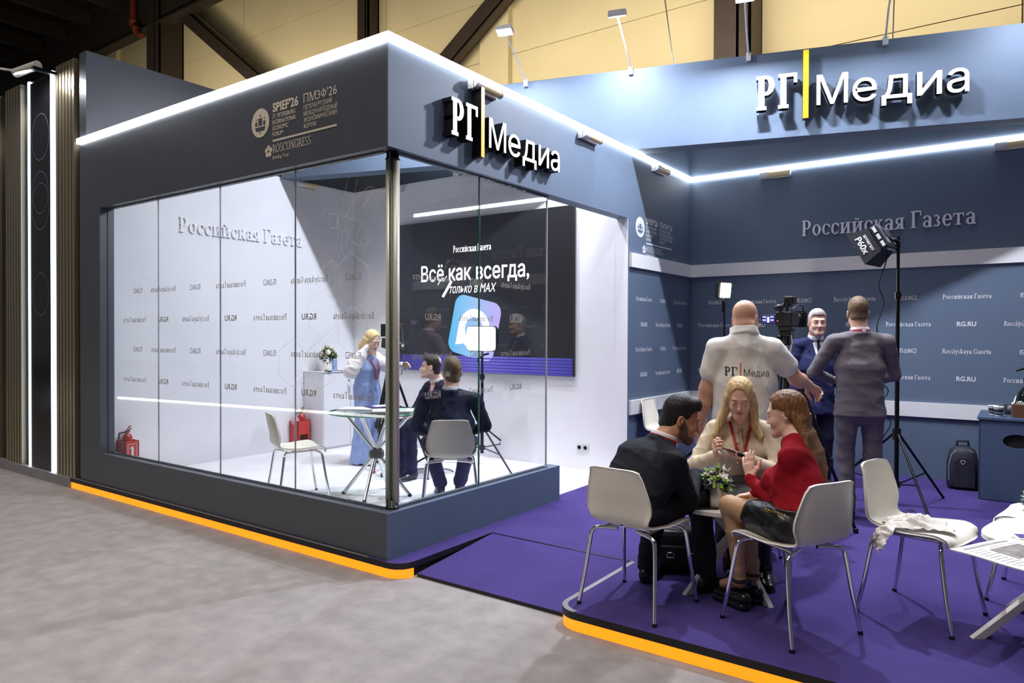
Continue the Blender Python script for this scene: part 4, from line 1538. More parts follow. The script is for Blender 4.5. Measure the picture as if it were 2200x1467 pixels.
# small lit panel on a thin stand behind the bald man
light_stand('light_stand', -2.53, 7.38, 1.82, 75, .55, 'thin black stand holding the small lit lamp near the navy corner', .5, r=.012)
sp = empty('led_panel', (-2.53, 7.38, 1.93), math.radians(60), 'small glowing square lamp on a thin stand behind the bald man', 'lamp')
PM = Matrix.Translation((0, 0, .12)) @ Matrix.Rotation(math.radians(8), 4, 'X')
MB().box((-.09, .0, -.085), (.09, .045, .085), PM, .01).build('housing', BLACK, sp)
MB().box((-.078, -.006, -.073), (.078, .0, .073), PM).build('led_face', emit_mat('led_face', (1.0, .93, .8), 12), sp)
V = [PM @ Vector(p) for p in ((-.09, 0, -.085), (-.09, 0, .085), (-.13, -.09, .1), (-.13, -.09, -.1))]
MB().add(V, [(0, 1, 2, 3), (3, 2, 1, 0)]).build('barn_door', BLACK, sp)
MB().tube([(0, .02, -.11), (0, .02, .04)], .014, 8).build('bracket', BLACKM, sp)
l = bpy.data.lights.new('led_glow', 'AREA')
l.shape = 'SQUARE'
l.size, l.energy, l.color = .15, 22, (1, .92, .8)
o = bpy.data.objects.new('led_glow', l)
C.objects.link(o)
o.parent = sp
o.matrix_local = PM @ Matrix.Translation((0, -.012, 0)) @ Matrix.Rotation(math.radians(90), 4, 'X')

# booth panel light
light_stand('light_stand', -4.97, 6.36, 1.27, -27, .74, 'black light stand under the lit panel inside the booth', .42, .104, .017)
bp = empty('panel_light', (-4.97, 6.34, 1.36), math.radians(14), 'large glowing rounded panel lamp inside the booth before the screen', 'lamp')
BPm = Matrix.Translation((0, 0, .17)) @ Matrix.Rotation(math.radians(90), 4, 'X')
m = MB()
m.prism(rrect(0, 0, .185, .145, .05), -.06, 0, BPm)
m.build('housing', BLACK, bp)
MB().prism(rrect(0, 0, .175, .135, .045), 0, .012, BPm).build('diffuser', emit_mat('panel_white', (1.0, .96, .86), 7.0), bp)
MB().tube([(-.06, .03, -.08), (0, .03, -.02), (.08, .03, .0)], .012, 8).tube([(0, .03, -.1), (0, .03, .1)], .014, 8).build('bracket', BLACKM, bp)
l = bpy.data.lights.new('panel_glow', 'AREA')
l.shape = 'RECTANGLE'
l.size, l.size_y, l.energy, l.color = .33, .25, 30, (1, .95, .86)
o = bpy.data.objects.new('panel_glow', l)
C.objects.link(o)
o.parent = bp
o.matrix_local = Matrix.Translation((0, -.02, .17)) @ Matrix.Rotation(math.radians(90), 4, 'X')


def tripod(name, x, y, h, rot, spread, label, z=.1, red=False):
    root = empty(name, (x, y, z), math.radians(rot), label, 'tripod')
    MB().tube([(0, 0, h * .42), (0, 0, h)], .021, 12).build('centre_column', BLACKM, root)
    MB().tube([(0, 0, h * .80), (0, 0, h * .90)], .05, 14).build('crown', BLACK, root)
    MB().tube([(0, 0, h * .93), (0, 0, h * .95)], .036, 14).build('ring', ALU, root)
    for j in range(3):
        a = 2 * PI * j / 3
        d = Vector((math.cos(a), math.sin(a), 0))
        sd = Vector((-d.y, d.x, 0)) * .018
        top, mid, foot = d * .05 + Vector((0, 0, h * .85)), d * spread * .62 + Vector((0, 0, h * .36)), d * spread + Vector((0, 0, .02))
        lg = MB().tube([tuple(top + sd), tuple(mid + sd)], .013, 8).tube([tuple(top - sd), tuple(mid - sd)], .013, 8).tube([tuple(lerp(mid, top, .1)), tuple(foot)], .013, 8).build('leg', BLACKM, root)
        MB().tube([tuple(mid - Vector((0, 0, .03))), tuple(mid + Vector((0, 0, .03)))], .03, 8).build('leg_lock', BLACK, lg)
        MB().sphere(tuple(foot), .022, 10, 8).build('foot', mat('foot_red', srgb(170, 24, 36), .4) if red and 'foot_red' not in MATS else (MATS['foot_red'] if red else BLACK), lg)
    b = MB()
    for j in range(3):
        a = 2 * PI * j / 3
        b.tube([(0, 0, h * .42), (math.cos(a) * spread * .55, math.sin(a) * spread * .55, h * .40)], .006, 6)
    b.build('spreader', BLACKM, root)
    return root


def cam_at(base, aim_pt):
    d = Vector(aim_pt) - Vector(base)
    d.z *= .6
    d.normalize()
    r_ = d.cross(Vector((0, 0, 1))).normalized()
    return frame(base, r_, r_.cross(d), -d)          # local x right, y up, -z viewing direction


tripod('tripod', -1.42, 5.52, 1.475, 33, .52, 'black tripod carrying the film camera between the bald man and the grey suit')
CMm = cam_at((-1.42, 5.52, 1.65), (-1.66, 7.3, 1.68)) @ Matrix.Rotation(math.radians(-12), 4, 'Y') @ Matrix.Scale(.80, 4)
vc = empty('film_camera', (0, 0, 0), 0, 'black film camera with lit flip-out screen beside the bald man', 'camera')
MB().box((-.075, .0, -.12), (.075, .13, .09), CMm, .01).box((-.06, -.045, -.07), (.065, .0, .07), CMm, .008).build('body', BLACK, vc)
MB().tube([(-.03, .16, .13), (-.03, .19, .0), (.0, .2, -.1)], .022, 10, CMm).lathe([(0, 0), (.03, 0), (.036, .03), (.026, .09), (0, .09)], 16, CMm @ Matrix.Translation((-.03, .165, .08))).build('viewfinder', BLACK, vc)
MB().box((-.02, .20, -.09), (.07, .275, .03), CMm, .012).tube([(.02, .13, .05), (.02, .21, .04)], .014, 8, CMm).build('top_handle', BLACK, vc)
MB().lathe([(0, -.02), (.055, -.02), (.06, -.08), (.048, -.09), (.048, -.14), (.062, -.15), (.062, -.2), (.0, -.2)], 20, CMm @ Matrix.Translation((.0, .06, -.1))).build('lens', BLACK, vc)
hd = MB()
for a_ in range(4):
    pass
hd.box((-.085, -.015, -.345), (.085, .135, -.30), CMm, .01).box((-.075, .135, -.38), (.075, .142, -.30), CMm)
hd.build('matte_box', BLACK, vc)
MB().tube([(.02, .14, -.05), (.06, .2, -.15), (.07, .19, -.25), (.06, .14, -.29)], .006, 6, CMm).build('cable', BLACK, vc)
sc_ = MB().box((-.235, .02, -.015), (-.095, .105, .005), CMm, .004).box((-.1, .045, -.01), (-.07, .08, .0), CMm).build('flip_screen', BLACK, vc)
fm = frame((0, 0, 0), (1, 0, 0), (0, 1, 0))
MB().box((-.228, .028, .005), (-.11, .098, .0062), CMm).build('display', mat('display_blue', srgb(40, 44, 110), .3, var=.6, scale=45, emit=srgb(60, 66, 150), estr=.8), sc_)
MB().box((-.18, .032, .006), (-.16, .085, .0068), CMm).box((-.222, .08, .006), (-.19, .09, .0068), CMm).box((-.15, .08, .006), (-.118, .09, .0068), CMm).box((-.222, .05, .006), (-.19, .06, .0068), CMm).box((-.15, .05, .006), (-.118, .06, .0068), CMm).build('display_picture', emit_mat('display_white', (.9, .86, .95), .8), sc_)
MB().sphere(tuple(CMm @ Vector((-.05, .045, .092))), .004, 8, 6).build('tally_light', emit_mat('tally_red', (1, .02, .02), 4), vc)
MB().box((-.05, -.09, -.05), (.05, -.045, .05), CMm, .006).tube([(-.045, -.09, 0), (-.05, -.15, 0), (0, -.19, 0), (.05, -.15, 0), (.045, -.09, 0)], .016, 8, CMm).tube([(-.08, -.11, .02), (-.04, -.11, .02)], .02, 8, CMm).build('fluid_head', BLACKM, vc)
MB().tube([(.05, -.07, .02), (.075, -.16, .06), (.06, -.30, .11), (.04, -.46, .15)], [.008, .008, .014, .018], 10, CMm).build('pan_handle', mat('handle_grey', srgb(150, 148, 152), .4, .3), vc)

# booth tripod with monitor, covered by a white cloth
tripod('tripod', -5.68, 5.62, 1.22, 50, .42, 'black tripod with red feet beside the woman in blue', .104, True)
CB = cam_at((-5.68, 5.62, 1.47), (-4.6, 5.4, 1.2))
bc = empty('video_camera', (0, 0, 0), 0, 'black video camera with monitor on the booth tripod', 'camera')
MB().box((-.05, -.06, -.08), (.05, .05, .12), CB, .008).lathe([(0, -.08), (.04, -.08), (.045, -.2), (0, -.2)], 16, CB).build('body', BLACK, bc)
MM_ = frame((-5.62, 5.56, 1.62), (.813, .582, 0), (0, 0, 1))
MB().box((-.11, -.07, -.012), (.11, .07, .012), MM_, .004).tube([(0, -.07, 0), (0, -.16, 0)], .012, 8, MM_).build('monitor', BLACK, bc)
MB().tube([(.06, .04, .0), (.09, .09, .0), (.12, .02, .0), (.13, -.12, 0), (.12, -.3, .02), (.05, -.36, .02)], .006, 6, MM_).tube([(.05, -.16, .02), (.15, -.3, .02), (.12, -.48, .0), (.02, -.5, .0)], .005, 6, MM_).build('cable', mat('cable_mixed', srgb(60, 60, 64), .5), bc)
tag(MB().tube([tuple(p) for p in catmull([(-5.6, 5.6, .115), (-5.4, 5.55, .112), (-5.25, 5.75, .112), (-5.05, 5.85, .112), (-4.9, 5.78, .112)], 6)], .006, 6).build('floor_cable', mat('cable_grey', srgb(150, 148, 150), .5)), 'thin grey cable lying on the white booth floor', 'cable')

# ------------------------------------------------------------------ cabinet in the booth with things on it
CABW = mat('cabinet_white', srgb(222, 221, 226), 0.4, var=.01)
cb = empty('white_cabinet', (-7.53, 5.89, .104), 0, 'white two-door cabinet in the back left corner of the booth', 'cabinet')
MB().box((0, 0, 0), (.365, .845, .985)).build('body', CABW, cb)
for y0, y1, hy in ((.008, .443, .405), (.449, .838, .49)):
    d = MB().box((.366, y0, .03), (.384, y1, .965), bevel=.002).build('door', CABW, cb)
    MB().tube([(.386, hy, .80), (.406, hy, .80), (.406, hy, .70), (.386, hy, .70)], .006, 8).build('handle', ALU, d)
    if hy < .45:
        for z in (.90, .865):
            MB().tube([(.384, hy + .01, z), (.390, hy + .01, z)], .011, 10).build('lock', BLACK, d)
MB().box((-.005, -.005, .985), (.39, .849, .99)).build('top', CABW, cb)
spc = empty('spray_can', (-7.24, 6.14, 1.095), 0, 'blue and white spray can with black cap on the booth cabinet', 'can')
MB().lathe([(0, 0), (.036, 0), (.038, .01), (.038, .15), (.032, .165), (0, .165)], 20).build('body', mat('can_print', srgb(150, 170, 206), .3, .2, var=.35, scale=26), spc)
MB().lathe([(0, .165), (.034, .165), (.033, .235), (.028, .24), (0, .24)], 20).build('cap', BLACK, spc)
slab('adapter_box', (.10, .07, .06), (-7.22, 6.48, 1.095), 10, BLACK, 'small black adapter box on the booth cabinet', 'adapter')
slab('remote_control', (.05, .15, .014), (-7.19, 6.0, 1.095), 70, BLACK, 'black flat remote in front of the cabinet vase', 'remote')
slab('folder', (.22, .3, .008), (-7.30, 6.36, 1.0945), 15, mat('folder_red', srgb(150, 44, 48), .5), 'dark red folder under the black adapter box', 'folder', PAPER)
slab('paper_stack', (.24, .3, .01), (-7.3, 6.64, 1.0945), 50, PAPER, 'white papers at the far end of the booth cabinet', 'papers')

# ------------------------------------------------------------------ fire points
RED = mat('fire_red', srgb(186, 42, 40), 0.4, var=.06)
REDX = mat('extinguisher_red', srgb(170, 34, 34), 0.25, var=.05)


def extinguisher(loc, lab, s=1.0, lying=False):
    root = empty('fire_extinguisher', loc, .6, lab, 'extinguisher', 'red fire extinguishers')
    MB().lathe([(0, 0), (.052 * s, 0), (.055 * s, .01), (.055 * s, .07 * s), (.045 * s, .10 * s), (.02 * s, .12 * s), (.018 * s, .135 * s), (0, .135 * s)], 20).build('bottle', REDX, root)
    MB().box((-.012, -.03, .13 * s), (.012, .03, .155 * s), bevel=.003).tube([(0, -.01, .155 * s), (0, .02, .19 * s), (0, .06, .2 * s)], .007, 6).tube([(0, -.01, .15 * s), (0, .07, .17 * s)], .007, 6).build('valve', mat('valve_metal', srgb(120, 60, 54), .3, .4) if 'valve_metal' not in MATS else MATS['valve_metal'], root)
    MB().tube([(0, -.03, .14 * s), (-.05, -.06, .13 * s), (-.075, -.03, .06 * s)], .008, 6).build('hose', BLACK, root)
    return root


def fire_box(y0, y1, z1, sign, lab):
    root = empty('fire_stand', (-7.538, y0, .104), 0, lab, 'fire stand', 'red fire stands on the white floor')
    w_, d_, h = .175, y1 - y0, z1 - .104
    m = MB()
    m.box((0, 0, 0), (w_, .006, h)).box((0, d_ - .006, 0), (w_, d_, h)).box((0, 0, 0), (.006, d_, h)).box((0, 0, h - .035), (w_ - .005, d_, h - .03)).box((0, 0, .09), (w_, d_, .096)).box((0, 0, 0), (w_, d_, .006))
    m.box((w_ - .006, 0, .2), (w_, d_, h)).box((w_ - .006, 0, 0), (w_, .03, .2)).box((w_ - .006, d_ - .03, 0), (w_, d_, .2))
    m.build('body', RED, root)
    if sign:
        FX = frame((w_ + .002, d_ / 2, h - .10), (0, 1, 0), (0, 0, 1), (1, 0, 0))
        mm = MB()
        for a, b, c_, e in ((-.045, -.07, .045, -.066), (-.045, .066, .045, .07), (-.045, -.07, -.041, .07), (.041, -.07, .045, .07)):
            mm.add([(a, b, 0), (c_, b, 0), (c_, e, 0), (a, e, 0)], [(0, 1, 2, 3)], False, FX)
        mm.add([(-.008, -.055, 0), (.014, -.055, 0), (.014, .035, 0), (-.008, .035, 0)], [(0, 1, 2, 3)], False, FX)
        mm.add([(-.022, .03, 0), (.01, .05, 0), (.01, .04, 0), (-.018, .02, 0)], [(0, 1, 2, 3)], False, FX)
        mm.build('sign', PRINT, root)
    return root


fire_box(5.67, 5.855, .475, False, 'red fire stand with open lower shelf next to the white cabinet')
extinguisher((-7.45, 5.79, .445), 'red fire extinguisher standing in the stand beside the white cabinet', .95)
sphere_ = tag(MB().sphere((-7.46, 5.70, .47), .055, 16, 10).build('fire_ball', mat('ball_glass', srgb(200, 150, 156), .15, var=.05)), 'pinkish glass fire ball on the stand by the cabinet', 'fire ball')
fire_box(3.55, 3.69, .478, True, 'red fire stand with white extinguisher sign at the left end of the window')
extinguisher((-7.45, 3.615, .448), 'red fire extinguisher at the left end of the front window', .85)

# wall socket
so = empty('wall_socket', (-3.87, YI, .345), 0, 'white double wall socket low on the booth wall', 'socket')
MB().box((-.078, -.012, -.042), (.078, -.0005, .042), bevel=.004).build('plate', LWHITE, so)
for x in (-.037, .037):
    mo = MB().lathe([(0, 0), (.026, 0), (.026, .003), (.020, .003), (.018, -.002), (0, -.002)], 18, frame((x, -.012, 0), (1, 0, 0), (0, 0, 1), (0, -1, 0))).build('socket', mat('socket_grey', srgb(150, 150, 152), .4) if 'socket_grey' not in MATS else MATS['socket_grey'], so)
    MB().tube([(x - .007, -.015, 0), (x - .007, -.0165, 0)], .0035, 6).tube([(x + .007, -.015, 0), (x + .007, -.0165, 0)], .0035, 6).build('pin_hole', BLACK, mo)

# ------------------------------------------------------------------ counter with bin opening
ct = empty('counter_cabinet', (-.291, 7.666, .1), 0, 'dark blue counter cabinet with a round bin opening at the right', 'cabinet')
CABB = mat('cabinet_blue', srgb(66, 82, 108), 0.5, var=.02)
W2, D2, H2 = .72, .78, .745
MB().box((0, .02, 0), (W2, D2, H2 - .02)).build('body', CABB, ct)
n = 32
pol = [(.01, .01), (W2 - .01, .01), (W2 - .01, H2 - .03), (.01, H2 - .03)]
cx, cz, rx, rz = .285, .545, .105, .062
m = MB()
ring_o = []
hole = [(cx + rx * math.cos(2 * PI * k / n), cz + rz * math.sin(2 * PI * k / n)) for k in range(n)]
sq = []
for k in range(n):
    t = 2 * PI * k / n
    c, s_ = math.cos(t), math.sin(t)
    q = 1 / max(abs(c), abs(s_))
    sq.append((cx + .2 * q * c, cz + .12 * q * s_))
V = [(x, .0, z) for x, z in hole] + [(x, .0, z) for x, z in sq] + [(x, .02, z) for x, z in hole]
m.add(V, [(k, n + k, n + (k + 1) % n, (k + 1) % n) for k in range(n)] + [(k, (k + 1) % n, 2 * n + (k + 1) % n, 2 * n + k) for k in range(n)])
x0, x1, z0, z1 = cx - .2, cx + .2, cz - .12, cz + .12
for a, b, c, e in ((.008, .008, x0, H2 - .028), (x1, .008, W2 - .008, H2 - .028), (x0, .008, x1, z0), (x0, z1, x1, H2 - .028)):
    m.add([(a, 0, b), (c, 0, b), (c, 0, e), (a, 0, e)], [(0, 1, 2, 3)])
m.box((.008, 0, .004), (.012, .02, H2 - .028))
m.build('front_panel', CABB, ct)
MB().add([(x, .0185, z) for x, z in [(cx + rx * 1.01 * math.cos(2 * PI * k / n), cz + rz * 1.01 * math.sin(2 * PI * k / n)) for k in range(n)]], [list(range(n))]).build('bin_shade_disc', mat('hole_shade_black', srgb(6, 6, 7), .9), ct)  # flat black disc behind the hole, painting in the shade inside the bin
MB().box((-.012, -.012, H2 - .02), (W2 + .01, D2 + .02, H2)).build('counter_top', CABB, ct)
ZC = .1 + H2


def cup(x, y, lab):
    root = empty('paper_cup', (x, y, ZC), 0, lab, 'cup', 'paper cups on the counter')
    MB().lathe([(0, 0), (.030, 0), (.031, .012), (.0315, .016)], 22).build('base', PAPER, root)
    MB().lathe([(.0312, .014), (.038, .07)], 22).build('sleeve', mat('cup_dark', srgb(38, 38, 50), .6) if 'cup_dark' not in MATS else MATS['cup_dark'], root)
    MB().lathe([(.038, .07), (.0405, .088), (.042, .089), (.041, .092), (.037, .09), (.034, .03), (0, .03)], 22).build('rim', PAPER, root)
    return root


cup(-.145, 7.80, 'dark-sleeved paper cup on the counter, nearer the front')
cup(-.19, 7.90, 'dark-sleeved paper cup on the counter, partly hidden behind another cup')
nb = empty('napkin_box', (.06, 7.86, ZC), .06, 'brown napkin box with white napkins on the counter', 'box')
MB().box((-.11, -.08, 0), (.11, .08, .12), bevel=.004).build('body', mat('box_brown', srgb(96, 62, 42), .5, var=.06, scale=10), nb)
nk = MB()
rn = random.Random(3)
for i in range(16):
    x = -.1 + .2 * i / 15
    h = rn.uniform(.015, .04) + (.05 if i == 1 else 0)
    nk.add([(x - .008, -.06, .118), (x + .01, -.02, .12 + h), (x + .004, .03, .12 + h * .8), (x - .01, .07, .118), (x + .012, .07, .118), (x + .016, -.06, .118)], [(0, 1, 2, 3), (1, 5, 4, 2)], True)
nk.build('napkins', PAPER, nb)
nb.children[-1]['kind'] = 'stuff'
ds = empty('dispenser_bottle', (.08, 8.18, ZC), 0, 'glossy black round-bellied dispenser bottle at the right picture edge', 'bottle')
MB().lathe([(0, 0), (.06, 0), (.085, .04), (.095, .13), (.085, .2), (.055, .25), (.03, .27), (.03, .3), (0, .3)], 24).build('bottle', mat('gloss_black', srgb(30, 30, 34), .08, .5), ds)
MB().lathe([(0, .3), (.045, .3), (.045, .34), (.02, .35), (.016, .43), (.0, .43)], 16).tube([(0, 0, .42), (-.05, -.02, .43), (-.1, -.03, .41)], .013, 8).build('pump', BLACK, ds)
bl = empty('round_tin', (-.05, 8.1, ZC), 0, 'small dark round tin behind the cups', 'tin')
MB().lathe([(0, 0), (.06, 0), (.062, .01), (.062, .09), (0, .095)], 20).build('tin_body', BLACK, bl)

# backpack against the rear wall
bk = empty('backpack', (-.435, 8.14, .1), math.radians(8), 'dark navy backpack with small shield badge beside the blue counter', 'backpack')
BKM = mat('backpack_navy', srgb(28, 28, 44), .65, var=.2, scale=24, bump=.3, bscale=120)
prof = [(-.125, 0), (.125, 0), (.135, .06), (.132, .25), (.11, .36), (.06, .41), (-.06, .41), (-.11, .36), (-.132, .25), (-.135, .06)]
m = MB()
V = []
for y, s_ in ((-.10, .86), (-.075, .97), (.05, 1.0), (.085, .93)):
    V += [(x * s_, y, .0 + z * (s_ if z > .02 else 1)) for x, z in prof]
n = len(prof)
m.add(V, [tuple(range(n))[::-1]] and [tuple(range(n)), tuple(range(3 * n, 4 * n))[::-1]] + [(j * n + i, j * n + n + i, j * n + n + (i + 1) % n, j * n + (i + 1) % n) for j in range(3) for i in range(n)], True)
m.build('body', BKM, bk)
MB().prism([(-.085, .03), (.085, .03), (.09, .12), (.08, .27), (.04, .31), (-.04, .31), (-.08, .27), (-.09, .12)], .0, .035, frame((0, -.10, 0), (1, 0, 0), (0, 0, 1), (0, -1, 0))).build('front_pocket', BKM, bk)
MB().tube([(-.05, .03, .40), (-.045, .02, .455), (.045, .02, .455), (.05, .03, .40)], .013, 8).build('handle', BKM, bk)
MB().tube([(-.12, -.09, .08), (-.122, -.092, .22), (-.10, -.09, .33), (-.06, -.085, .375)], .006, 6).tube([(.02, -.088, .385), (.08, -.09, .36)], .005, 6).build('zip', mat('zip_silver', srgb(180, 178, 184), .3, .6), bk)
MB().add([(-.02, 0, .02), (.02, 0, .02), (.018, 0, -.01), (0, 0, -.026), (-.018, 0, -.01)], [(0, 1, 2, 3, 4)], False, Matrix.Translation((-.01, -.139, .27))).build('badge', mat('badge_silver', srgb(190, 178, 178), .4, .3), bk)
MB().add([(-.012, 0, .012), (.012, 0, .012), (.011, 0, -.006), (0, 0, -.017), (-.011, 0, -.006)], [(0, 1, 2, 3, 4)], False, Matrix.Translation((-.01, -.1395, .271))).build('badge_field', BLACK, bk)

# ------------------------------------------------------------------ figure modelling: signed distance bodies turned into meshes
def _n(v):
    v = np.asarray(v, float)
    return v / (np.linalg.norm(v) + 1e-12)


class SDF:
    """Collects rounded solids with smooth joins; mesh() gives one continuous skin over a grid that is finer inside fine boxes."""

    def __init__(s):
        s.p = []

    def add(s, fn, lo, hi, k=.015, op='u', col=0):
        s.p.append((fn, np.asarray(lo, float), np.asarray(hi, float), k, op, col))
        return s

    def cap(s, a, b, ra, rb=None, k=.015, op='u', col=0):
        a, b = np.asarray(a, float), np.asarray(b, float)
        rb = ra if rb is None else rb
        d = b - a
        L2 = max(float(d @ d), 1e-9)

        def fn(x, y, z):
            t = np.clip(((x - a[0]) * d[0] + (y - a[1]) * d[1] + (z - a[2]) * d[2]) / L2, 0, 1)
            return np.sqrt((x - a[0] - t * d[0]) ** 2 + (y - a[1] - t * d[1]) ** 2 + (z - a[2] - t * d[2]) ** 2) - (ra + (rb - ra) * t)
        r = max(ra, rb)
        return s.add(fn, np.minimum(a, b) - r, np.maximum(a, b) + r, k, op, col)

    def chain(s, pts, rs, k=.012, op='u', col=0):
        for i in range(len(pts) - 1):
            s.cap(pts[i], pts[i + 1], rs[i], rs[i + 1], k, op, col)
        return s

    def ell(s, c, r, R=None, k=.015, op='u', col=0):
        c, r = np.asarray(c, float), np.asarray(r, float)
        R = np.eye(3) if R is None else np.asarray(R, float)

        def fn(x, y, z):
            X, Y, Z = x - c[0], y - c[1], z - c[2]
            q = [(R[i, 0] * X + R[i, 1] * Y + R[i, 2] * Z) / r[i] for i in range(3)]
            k0 = np.sqrt(q[0] ** 2 + q[1] ** 2 + q[2] ** 2)
            k1 = np.sqrt((q[0] / r[0]) ** 2 + (q[1] / r[1]) ** 2 + (q[2] / r[2]) ** 2)
            return k0 * (k0 - 1) / (k1 + 1e-6)
        m = np.sqrt(((R * r[:, None]) ** 2).sum(0))
        return s.add(fn, c - m, c + m, k, op, col)

    def ecap(s, a, b, side, ra, rb, k=.02, op='u', col=0):
        """Capsule with elliptical section: (half width along side, half depth)."""
        a, b = np.asarray(a, float), np.asarray(b, float)
        d = b - a
        L = float(np.linalg.norm(d)) + 1e-9
        w_ = d / L
        sd = _n(np.asarray(side, float) - w_ * (np.asarray(side, float) @ w_))
        dp = np.cross(w_, sd)

        def fn(x, y, z):
            X, Y, Z = x - a[0], y - a[1], z - a[2]
            h = X * w_[0] + Y * w_[1] + Z * w_[2]
            u = X * sd[0] + Y * sd[1] + Z * sd[2]
            v = X * dp[0] + Y * dp[1] + Z * dp[2]
            t = np.clip(h / L, 0, 1)
            ru, rv = ra[0] + (rb[0] - ra[0]) * t, ra[1] + (rb[1] - ra[1]) * t
            o = h - t * L
            m = np.minimum(ru, rv)
            q = np.sqrt((u / ru) ** 2 + (v / rv) ** 2 + (o / m) ** 2)
            g = np.sqrt((u / ru ** 2) ** 2 + (v / rv ** 2) ** 2 + (o / m ** 2) ** 2)
            return q * (q - 1) / (g + 1e-6)
        r = max(ra + rb)
        return s.add(fn, np.minimum(a, b) - r, np.maximum(a, b) + r, k, op, col)

    def box(s, c, h, R=None, rnd=.01, k=.01, op='u', col=0):
        c, h = np.asarray(c, float), np.asarray(h, float)
        R = np.eye(3) if R is None else np.asarray(R, float)

        def fn(x, y, z):
            X, Y, Z = x - c[0], y - c[1], z - c[2]
            q = [np.abs(R[i, 0] * X + R[i, 1] * Y + R[i, 2] * Z) - (h[i] - rnd) for i in range(3)]
            o = np.sqrt(sum(np.maximum(a, 0) ** 2 for a in q))
            return o + np.minimum(np.maximum(np.maximum(q[0], q[1]), q[2]), 0) - rnd
        m = (np.abs(R) * h[:, None]).sum(0)
        return s.add(fn, c - m, c + m, k, op, col)

    def mesh(s, h=.009, hf=.0045, fine=(), disp=None):
        us = [p for p in s.p if p[4] == 'u']
        lo = np.min([p[1] for p in us], 0) - .03
        hi = np.max([p[2] for p in us], 0) + .03
        ax = []
        for d in range(3):
            v, x = [], lo[d]
            while x < hi[d]:
                v.append(x)
                x += hf if any(f[0][d] - .01 < x < f[1][d] + .01 for f in fine) else h
            v.append(x)
            ax.append(np.array(v, np.float32))
        shp = tuple(len(a) for a in ax)
        A = np.full(shp, 1.0, np.float32)
        K = np.zeros(shp, np.uint8)
        for fn, l, u, k, op, col in s.p:
            pad = k + .03
            sl = [slice(max(0, int(np.searchsorted(ax[d], l[d] - pad)) - 1), int(np.searchsorted(ax[d], u[d] + pad)) + 1) for d in range(3)]
            if any(q.stop - q.start < 2 for q in sl):
                continue
            sl = tuple(sl)
            D = fn(ax[0][sl[0]][:, None, None], ax[1][sl[1]][None, :, None], ax[2][sl[2]][None, None, :]).astype(np.float32)
            B = A[sl]
            if op == 'u':
                Kk = K[sl]
                Kk[D < B] = col
                hh = np.clip(.5 + .5 * (B - D) / k, 0, 1)
                A[sl] = B * (1 - hh) + D * hh - k * hh * (1 - hh)
            elif op == 's':
                hh = np.clip(.5 - .5 * (B + D) / k, 0, 1)
                A[sl] = B * (1 - hh) - D * hh + k * hh * (1 - hh)
            else:
                K[sl][D < 0] = col
        if disp is not None:
            A += disp(ax[0][:, None, None], ax[1][None, :, None], ax[2][None, None, :]).astype(np.float32)
        return surface_nets(A, ax, K)


def surface_nets(A, ax, K):
    S = A < 0
    n = [S[i:S.shape[0] - 1 + i, j:S.shape[1] - 1 + j, k:S.shape[2] - 1 + k] for i in (0, 1) for j in (0, 1) for k in (0, 1)]
    al = n[0].copy()
    an = n[0].copy()
    for q in n[1:]:
        al &= q
        an |= q
    act = an & ~al
    I = np.argwhere(act)
    idx = np.full(act.shape, -1, np.int32)
    idx[act] = np.arange(len(I))
    cor = [(i, j, k) for i in (0, 1) for j in (0, 1) for k in (0, 1)]
    val = {c: A[I[:, 0] + c[0], I[:, 1] + c[1], I[:, 2] + c[2]] for c in cor}
    sm = np.zeros((len(I), 3))
    ct = np.zeros(len(I))
    for a in cor:
        for d in range(3):
            if a[d] == 0:
                b = list(a)
                b[d] = 1
                va, vb = val[a], val[tuple(b)]
                m = (va < 0) != (vb < 0)
                t = np.where(m, va / np.where(m, va - vb, 1), 0)
                p = np.zeros((len(I), 3))
                for e in range(3):
                    p[:, e] = a[e] + (t if e == d else 0)
                sm += p * m[:, None]
                ct += m
    p = sm / ct[:, None]
    V = np.empty((len(I), 3))
    for d in range(3):
        x = ax[d]
        V[:, d] = x[I[:, d]] + p[:, d] * (x[I[:, d] + 1] - x[I[:, d]])
    rp = np.rint(p).astype(int)
    col = K[I[:, 0] + rp[:, 0], I[:, 1] + rp[:, 1], I[:, 2] + rp[:, 2]]
    F = []
    for d in range(3):
        e1, e2 = (d + 1) % 3, (d + 2) % 3
        sl0 = [slice(1, -1)] * 3
        a0 = [slice(1, -1) for _ in range(3)]
        a0[d] = slice(0, -1)
        a1 = list(a0)
        a1[d] = slice(1, None)
        s0, s1 = S[tuple(a0)], S[tuple(a1)]
        for flip in (False, True):
            E = np.argwhere((s0 & ~s1) if not flip else (~s0 & s1))
            if not len(E):
                continue
            g = E.copy()
            g[:, e1] += 1
            g[:, e2] += 1
            q = []
            for o1, o2 in ((-1, -1), (0, -1), (0, 0), (-1, 0)):
                c = g.copy()
                c[:, e1] += o1
                c[:, e2] += o2
                q.append(idx[c[:, 0], c[:, 1], c[:, 2]])
            q = np.stack(q, 1)
            F.append(q[:, ::-1] if flip else q)
    F = np.concatenate(F)
    F = F[(F >= 0).all(1)]
    return V, F, col


